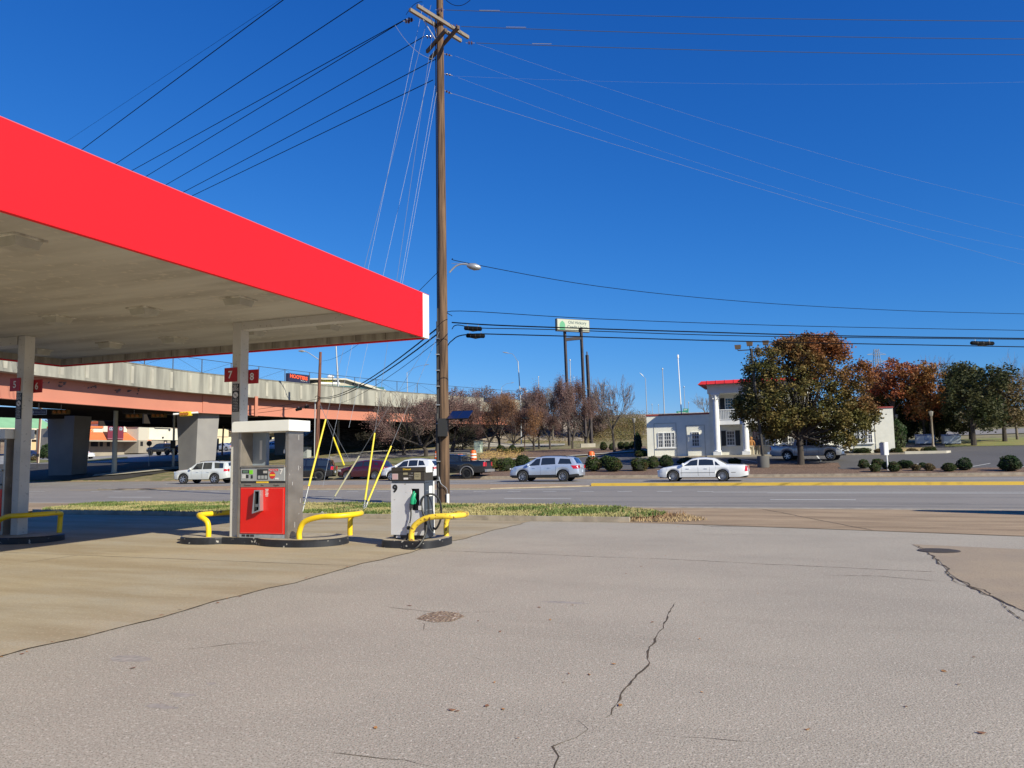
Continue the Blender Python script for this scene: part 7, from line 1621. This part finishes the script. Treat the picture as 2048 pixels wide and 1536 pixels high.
rw_=Fac('restaurant_building','white and taupe restaurant wing with an orange lettered sign and orange coping','building',Q2,Q3,TZ(*UV(Q2))-.1)
fr_box(rw_,277,854,298,881,'wall_panel',mat('beige_panel',(.48,.44,.36),.8),8,.1); fr_box(rw_,298,854,362,880,'wall_panel',m_cr,8,.0); fr_box(rw_,277,881,362,906,'lower_wall',m_tb,8,.05)
fr_box(rw_,276,849,363,853,'orange_coping',m_ot,8,-.15); fr_box(rw_,309,843,347,850,'sign_tower',m_cr,3,-.2); fr_box(rw_,309,841.5,348,844,'orange_coping',mat('pink_coping',(.6,.26,.2),.7),3,-.25)
a,b,z0,z1=rw_.rect(310,846.5,342,856,-.25); rw_.part(MB().box(a,b,-.35,-.25,z0,z1),'sign_board',m_cr); rw_.part(MB().text('HOOTERS',(z1-z0)*.62,(a+b)/2,-.36,z0+(z1-z0)*.18,0,wfit=(b-a)*.78,off=.04,ex=.05),'shop_lettering',m_or2)
fr_box(rw_,276,853.5,362,855,'cornice_line',mat('brown_line',(.22,.1,.06),.7),.1,-.03); fr_box(rw_,298.5,855.5,362,856.6,'groove',m_tb,.05,-.02)
fr_box(rw_,328,881,334.5,889,'window',m_dwin,.1,-.02); fr_box(rw_,329.5,883.5,332.5,888,'lit_poster',mat('pale_poster',(.55,.42,.36),.6),.05,-.06)
fr_box(rw_,281,883,286,892,'window',m_dwin,.1,-.0)
for x,y in((338,860),(325,875)): a,z=rw_.sz(x,y); rw_.part(MB().box(a-.15,a+.15,-.2,-.001,z-.12,z+.12),'wall_lamp',m_trimb)
# blue sign behind
a=at(296,852,165); b_=at(309,838,165); t=thing('blue_roadside_sign','bright blue sign rising behind the restaurant wing','sign',(a.x,a.y,TZ(*UV(a)))); z=at(296,843.5,165).z-t.location.z; z2=b_.z-t.location.z; w=b_.x-a.x; MB().box(0,w*1.3,-.1,.1,z,z2).build('panel',mat('bright_blue',(.01,.16,.62),.4),t); MB().cyl((-.8,0,-.2),(-.8,0,z2),.15,6).build('post',m_white,t); MB().box(0,w*1.3,-.13,-.101,z,z+.15).build('edge_strip',m_white,t)
# green roofed long building
Q4=at(-160,905,150); Q5=at(112,900,170)
gb=Fac('green_roof_building','long low building with a light green metal roof behind the left pumps','building',Q4,Q5,TZ(*UV(Q4))-.5)
mgr=mat('green_metal_roof',(.22,.42,.24),.6,c2=(.19,.37,.21),ns=.6); a,b,z0,z1=gb.rect(-160,833,112,855.5); gb.part(MB().add([(a,-1,z0),(b,-1,z0),(b-3,5,z1+1.2),(a,5,z1+1.2),(a,5,z0),(b,5,z0)],[(0,1,2,3),(1,5,2),(0,4,5,1)]),'roof',mgr)
mb=MB()
for k in range(3): zz=z0+(z1-z0)*(.25+.28*k); mb.box(a,b-1,-1.0+1.7*k,-.9+1.7*k,zz,zz+.12)
gb.part(MB().box(a,b,-1.1,-.9,z0-.35,z0-.01),'eave',mat('cream_eave',(.6,.5,.38),.6))
fr_box(gb,-160,857,111,908,'wall',mat('brown_brick_far',(.13,.09,.075),.9,c2=(.2,.16,.13),ns=.7),4,.5); fr_box(gb,-160,876,110,878.5,'balcony_slab',mat('cream_eave',(.6,.5,.38),.6),.8,-.5)
for x in(16,62,90): fr_box(gb,x,857,x+1.5,900,'post',mat('cream_eave',(.6,.5,.38),.6),.2,-.8)
for x0 in(60,74,92): fr_box(gb,x0,865,x0+10,875,'window',mat('far_glass',(.16,.19,.17),.3),.1,.38)
fr_box(gb,57,884,72,900,'garage_door',mat('tan_door',(.55,.38,.2),.7),.1,.35)
# brown pole with pale conduit
b=at(76,905,118); t=thing('utility_pole','brown pole with a pale conduit in front of the green roofed building','utility pole',(b.x,b.y,TZ(*UV(b))),0); z=at(79,815,118).z-t.location.z; MB().tube([(0,0,-.2),(.15,0,z)],.16,8).build('pole',mat('red_brown_wood',(.19,.075,.045),.9),t); MB().tube([(.22,-.1,0),(.4,-.1,z)],.07,6).build('conduit',mat('cream_eave',(.6,.5,.38),.6),t)
# beige motel seen between pier and pump
Q6=at(418,905,150); Q7=at(600,900,168)
mo=Fac('motel_building','beige two storey motel with brown roofs seen beyond the overpass','building',Q6,Q7,TZ(*UV(Q6))-.3)
m_be=mat('motel_beige',(.60,.52,.34),.8); m_br=mat('motel_roof',(.24,.17,.13),.85)
fr_box(mo,428,857,457,902,'gable_wall',m_be,8,-.5); fr_box(mo,457,866,600,902,'wall',mat('motel_cream',(.68,.60,.40),.8),8,.5); a,b,z0,z1=mo.rect(428,843,470,858,-.6); mo.part(MB().add([(a,-1.2,z1),(b,-1.2,z0),(b,7,z0+2),(a,7,z1+2),(a,-1.2,z1-.3),(b,-1.2,z0-.3)],[(0,1,2,3),(0,4,5,1)]),'roof',m_br)
a,b,z0,z1=mo.rect(455,852,600,866); mo.part(MB().add([(a,-1,z0),(b,-1,z0),(b,6,z1+2),(a,6,z1+2)],[(0,1,2,3)]),'roof',m_br); fr_box(mo,418,866,427,881,'white_bay',m_white,2,-1)
for x0 in(512,524,532,540): fr_box(mo,x0,873,x0+4,880,'window',m_dwin,.1,.38); 
for x0 in(513,527): fr_box(mo,x0,884,x0+4,888,'air_conditioner',m_trimb,.3,.2)
fr_box(mo,530,873,533,900,'door',mat('brown_door',(.2,.1,.06),.7),.1,.36); fr_box(mo,428,873,457,874,'trim_line',m_br,.1,-.56)
b=at(444,905,118); t=thing('utility_pole','thin orange brown pole in front of the beige motel','utility pole',(b.x,b.y,TZ(*UV(b))),0); z=at(447,838,118).z-t.location.z; MB().cyl((0,0,-.2),(.2,0,z),.13,8).build('pole',mat('orange_wood',(.28,.15,.08),.9),t)
# pale building above the parapet
Q8=at(455,800,190); Q9=at(800,800,215)
pb=Fac('office_building','pale low office building with a sloping roof above the parapet','building',Q8,Q9,0)
m_pb=mat('pale_stucco',(.42,.39,.31),.8); m_pr=mat('pale_roof',(.50,.47,.40),.7)
fr_box(pb,500,777,682,905,'wall',m_pb,14,0); a0_,z0_=pb.sz(640,757+19,-1)
P_=[pb.sz(x,y,-1) for x,y in((560,776),(690,756.5+1),(765,776),(775,782),(770,800),(560,800))]
n=len(P_); mb=MB(); mb.add([(x,-1,z) for x,z in P_]+[(x,13,z) for x,z in P_],[tuple(range(n)),tuple(range(n,2*n))[::-1]]+[(i,(i+1)%n,n+(i+1)%n,n+i) for i in range(n)]); pb.part(mb,'gable',m_pb)
P_=[pb.sz(x,y,-1.6) for x,y in((600,757),(690,757),(790,788),(790,791),(690,760),(600,759))]; n=6; mb=MB(); mb.add([(x,-2.2,z) for x,z in P_]+[(x,13.5,z+.05) for x,z in P_],[tuple(range(n)),tuple(range(n,2*n))[::-1]]+[(i,(i+1)%n,n+(i+1)%n,n+i) for i in range(n)]); pb.part(mb,'roof_edge',m_pr)
fr_box(pb,636,763,680,768,'white_panel',m_white,.2,-1.2); fr_box(pb,640,772,768,783,'window_band',mat('teal_glass',(.05,.13,.13),.2),.2,-1.25); fr_box(pb,705,764,712,770,'dark_opening',m_dwin,.2,-1.25)
fr_box(pb,640,756.5,666,763,'yellow_banner',mat('banner_yellow',(.80,.66,.02),.5),.15,-1.5)
a,b,z0,z1=pb.rect(641,757.5,665,761,-1.5); pb.part(MB().text('NOW LEASING',(z1-z0)*.8,(a+b)/2,-1.51,z0,0,wfit=(b-a)*.9,off=.02),'banner_lettering',m_blk)
for x in(664,668.5): a,z=pb.sz(x,755,0); pb.part(MB().lathe([(.2,0),(.7,.3),(.7,.5),(.1,.9)],10,0,Matrix.Translation((a,2,z))),'roof_vent',m_white)
# black and orange billboard
A=at(577,757,150); Bq=at(620,757,158); bb=Fac('billboard','black billboard with big orange letters above the parapet','billboard',A,Bq,0)
a,b,z0,z1=bb.rect(577,749,620,764.5); fc=bb.part(MB().add([(a,0,z0-.2),(b,0,z0+.05),(b,0,z1+.25),(a,0,z1-.1),(a,.6,z0-.2),(b,.6,z0+.05),(b,.6,z1+.25),(a,.6,z1-.1)],[(0,1,2,3),(7,6,5,4),(0,4,5,1),(3,2,6,7),(0,3,7,4),(1,5,6,2)]),'panel',mat('board_black',(.02,.02,.05),.5))
bb.part(MB().text('HOOTERS',(z1-z0)*.42,a+(b-a)*.46,-.02,z0+(z1-z0)*.42,0,wfit=(b-a)*.82,off=.06,ex=.06),'lettering',mat('board_orange',(.85,.11,.03),.5),fc); bb.part(MB().text('Restaurant',(z1-z0)*.13,a+(b-a)*.7,-.02,z0+(z1-z0)*.18,0,wfit=(b-a)*.3,ex=.06),'lettering',m_signw,fc)
bb.part(MB().cyl(((a+b)/2,.3,0),((a+b)/2,.3,z0-.1),.35,10),'post',m_blk)
# distant wooded ridge behind the left lots
r=random.Random(9); P=[]
for k in range(1500): 
    x=r.uniform(-260,620); Y=r.uniform(190,230); p=at(x,900,Y); p.z=TZ(*UV(p)); h=max(0,(870-835+6*math.sin(x*.05))/FPX*Y+r.gauss(0,.6))+2.6; P+=[(p.x+r.gauss(0,1.5),p.y+r.gauss(0,2),p.z+r.uniform(0,h)) for _ in range(4)]
m_ridge=leafmat('ridge_leaf',(.09,.075,.04),(.14,.11,.045),(.05,.07,.025),ns=.06,ns3=.2)
o=leaves(P,60000,.75,3,.5).build('distant_wood',m_ridge,recalc=False); o['kind']='stuff'; o['label']='distant brown and green wood behind the restaurants'; o['category']='wood'
P=[]
for k in range(1200):
    x=r.uniform(1740,2250); Y=r.uniform(150,190); p=at(x,880,Y); p.z=TZ(*UV(p)); P+=[(p.x+r.gauss(0,1.5),p.y+r.gauss(0,2),p.z+r.uniform(0,3.5)) for _ in range(4)]
o=leaves(P,24000,.6,4,.5).build('distant_wood',m_ridge,recalc=False); o['kind']='stuff'; o['label']='low distant wood behind the trees at the right'; o['category']='wood'
pxstrip('far_lawn',mat('far_lawn',(.26,.22,.07),.9,c2=(.17,.2,.05),ns=.5,world=True),[(1890,894),(1960,893),(2080,891)],[(1890,880),(1960,878),(2080,874)],.05); pxstrip('far_road',m_road,[(1890,872),(1960,870),(2080,866)],[(1890,864),(1960,861),(2080,856)],.06)
# roadside sign of the station, just outside the frame at the right: only its shadow shows
t=thing('station_sign','tall two post station sign standing outside the right edge','sign',W(16.3,19.7),-TH); MB().box(-1.6,1.6,-.25,.25,5.4,7.6).build('cabinet',m_white,t)
for x in(-1.2,1.2): MB().cyl((x,0,-.2),(x,0,5.4),.12,10).build('post',m_galv,t)
# ------------------------------------------------------------ people
m_skin=mat('skin',(.36,.20,.14),.6); m_tanj=mat('tan_canvas',(.38,.17,.05),.85,c2=(.32,.14,.04),ns=5); m_kha=mat('khaki',(.42,.35,.24),.85); m_nav=mat('navy_cloth',(.04,.05,.09),.85); m_boot=mat('brown_boot',(.05,.03,.02),.7); m_hair=mat('dark_hair',(.03,.02,.015),.8)
def skin(name,verts,edges,rad,m,parent,root=0,sub=2):
    me=bpy.data.meshes.new(name); me.from_pydata([tuple(v) for v in verts],edges,[]); o=bpy.data.objects.new(name,me); col.objects.link(o); o.parent=parent; me.materials.append(m)
    md=o.modifiers.new('skin','SKIN'); md.use_smooth_shade=True
    if not me.skin_vertices: me.skin_vertices.new()
    for i,r_ in enumerate(rad):
        s_=me.skin_vertices[0].data[i]; s_.radius=(r_,r_) if not isinstance(r_,tuple) else r_; s_.use_root=(i==root)
    m2=o.modifiers.new('sub','SUBSURF'); m2.levels=sub; m2.render_levels=sub; return o
def person(lb,p,rot,h,jm,tm,hood=False,hat=False,pose=0):
    t=thing('person',lb,'person',p,rot,None); k=h/1.75
    V=[];E=[];RR=[]
    def add(v,r_,par=None): V.append(Vector(v)*k); RR.append(r_*k if not isinstance(r_,tuple) else (r_[0]*k,r_[1]*k)); i=len(V)-1; (E.append((par,i)) if par is not None else None); return i
    st=.10+.06*pose
    pel=add((0,0,.95),(.15,.11)); w=add((0,0,1.12),(.135,.10),pel); ch=add((0,.01,1.32),(.165,.115),w); nk=add((0,0,1.47),.058,ch); hd=add((0,-.01,1.56),.075,nk); ht=add((0,-.015,1.65),.088,hd); add((0,-.01,1.72),.06,ht)
    J={}
    for s in(-1,1):
        hp=add((s*.10,0,.88),.095,pel); kn=add((s*.12,-.02-st*.3*s*pose,.50),.065,hp); an=add((s*.13,.03+st*.5*s*pose,.10),.045,kn); add((s*.14,-.12+st*.5*s*pose,.05),.042,an)
        sh=add((s*.19,.01,1.40),.062,ch); el=add((s*.27,.06,1.14),.045,sh); wr_=add((s*.25,-.06,.92),.033,el); pm=add((s*.245,-.08,.85),.034,wr_)
        J[s]=(hp,kn,an,sh,el,wr_)
        for f,(fx,ln) in enumerate(((-.02,.07),(-.007,.08),(.007,.078),(.02,.065))): a=add((s*.245,-.08+fx,.80),.0095,pm); add((s*.235,-.085+fx,.80-ln*.7),.008,a)
        a=add((s*.225,-.115,.84),.011,pm); add((s*.215,-.13,.80),.009,a)
    skin('body',V,E,RR,m_skin,t,0,1)
    pick=lambda idx:[V[i] for i in idx]
    def cloth(nm,idx,ed,rad,m_): return skin(nm,[V[i] if isinstance(i,int) else Vector(i)*k for i in idx],ed,[tuple(q*k for q in r_) if isinstance(r_,tuple) else r_*k for r_ in rad],m_,t,0,2)
    a,b=J[-1],J[1]
    cloth('jacket',[w,ch,nk,a[3],a[4],a[5],b[3],b[4],b[5],pel],[(0,1),(1,2),(1,3),(3,4),(4,5),(1,6),(6,7),(7,8),(0,9)],[(.17,.135),(.20,.15),.085,.085,.068,.05,.085,.068,.05,(.175,.14)],jm)
    cloth('trousers',[pel,a[0],a[1],a[2],b[0],b[1],b[2]],[(0,1),(1,2),(2,3),(0,4),(4,5),(5,6)],[(.15,.12),.115,.085,.07,.115,.085,.07],tm)
    for q in(a,b): an=V[q[2]]; MB().tube([an+Vector((0,.05,-.03))*k,an+Vector((0,-.05,-.05))*k,an+Vector((0,-.17,-.06))*k],[.05*k,.052*k,.035*k],8).build('boot',m_boot,t)
    hdv=V[ht]
    for s in(-1,1): MB().lathe([(.001,-.02),(.018,0),(.001,.02)],6,0,Matrix.Translation(hdv+Vector((s*.086,0,-.01))*k)).build('ear',m_skin,t); MB().lathe([(.001,-.008),(.009,0),(.001,.008)],6,0,Matrix.Translation(hdv+Vector((s*.03,-.088,.005))*k)).build('eye',m_black,t)
    MB().lathe([(.002,.02),(.012,-.02),(.002,-.03)],6,0,Matrix.Translation(hdv+Vector((0,-.1,-.02))*k)).build('nose',m_skin,t); MB().box(hdv.x-.022*k,hdv.x+.022*k,hdv.y-.088*k,hdv.y-.08*k,hdv.z-.058*k,hdv.z-.05*k).build('mouth',mat('lip',(.25,.09,.07),.6),t)
    mb=MB().lathe([(.001,.11),(.06,.095),(.095,.04),(.10,-.01),(.085,-.07)] if not hood else [(.001,.125),(.075,.105),(.108,.04),(.115,-.03),(.11,-.11),(.09,-.14)],12,0,Matrix.Translation(hdv+Vector((0,.018,0))*k),cap=False); mb.build('hood' if hood else 'hair',jm if hood else m_hair,t)
    return t
p=gt(1504,913.5); p.z+=.05; person('man in a tan hooded canvas jacket and khaki trousers seen from behind',p,R(168),1.78,m_tanj,m_kha,hood=True,pose=.5)
p=gt(1515,912.5); p.z+=.05; person('person in a navy jacket and khaki trousers walking beside the man in tan',p,R(150),1.78,m_nav,m_kha,pose=1)
# fallen leaves on the station lot
r=random.Random(12); mb=MB()
for k in range(75):
    if k<14: x,y=r.uniform(900,1400),r.uniform(1050,1500)
    elif k<40: x,y=r.uniform(100,2000),r.uniform(1080,1500)
    else: u_,v_=r.uniform(-7.1,-6.9),r.uniform(4,19); x,y=0,0
    p=gz(x,y,.01) if k<40 else W(u_,v_,.01); a=r.uniform(0,6.28); s_=r.uniform(.012,.034); V=[]
    for q in range(5): b_=a+q*1.256; f=s_*(1 if q%2 else .55); V.append((p.x+f*math.cos(b_),p.y+f*math.sin(b_),.004+r.uniform(0,.007)))
    mb.add(V,[(0,1,2,3,4)],r.randrange(2))
o=mb.build('fallen_leaves',[mat('leaf_brown',(.22,.10,.05),.8),mat('leaf_rust',(.40,.19,.06),.8)],recalc=False); o['kind']='stuff'; o['label']='dry fallen leaves scattered on the lot'; o['category']='leaves'
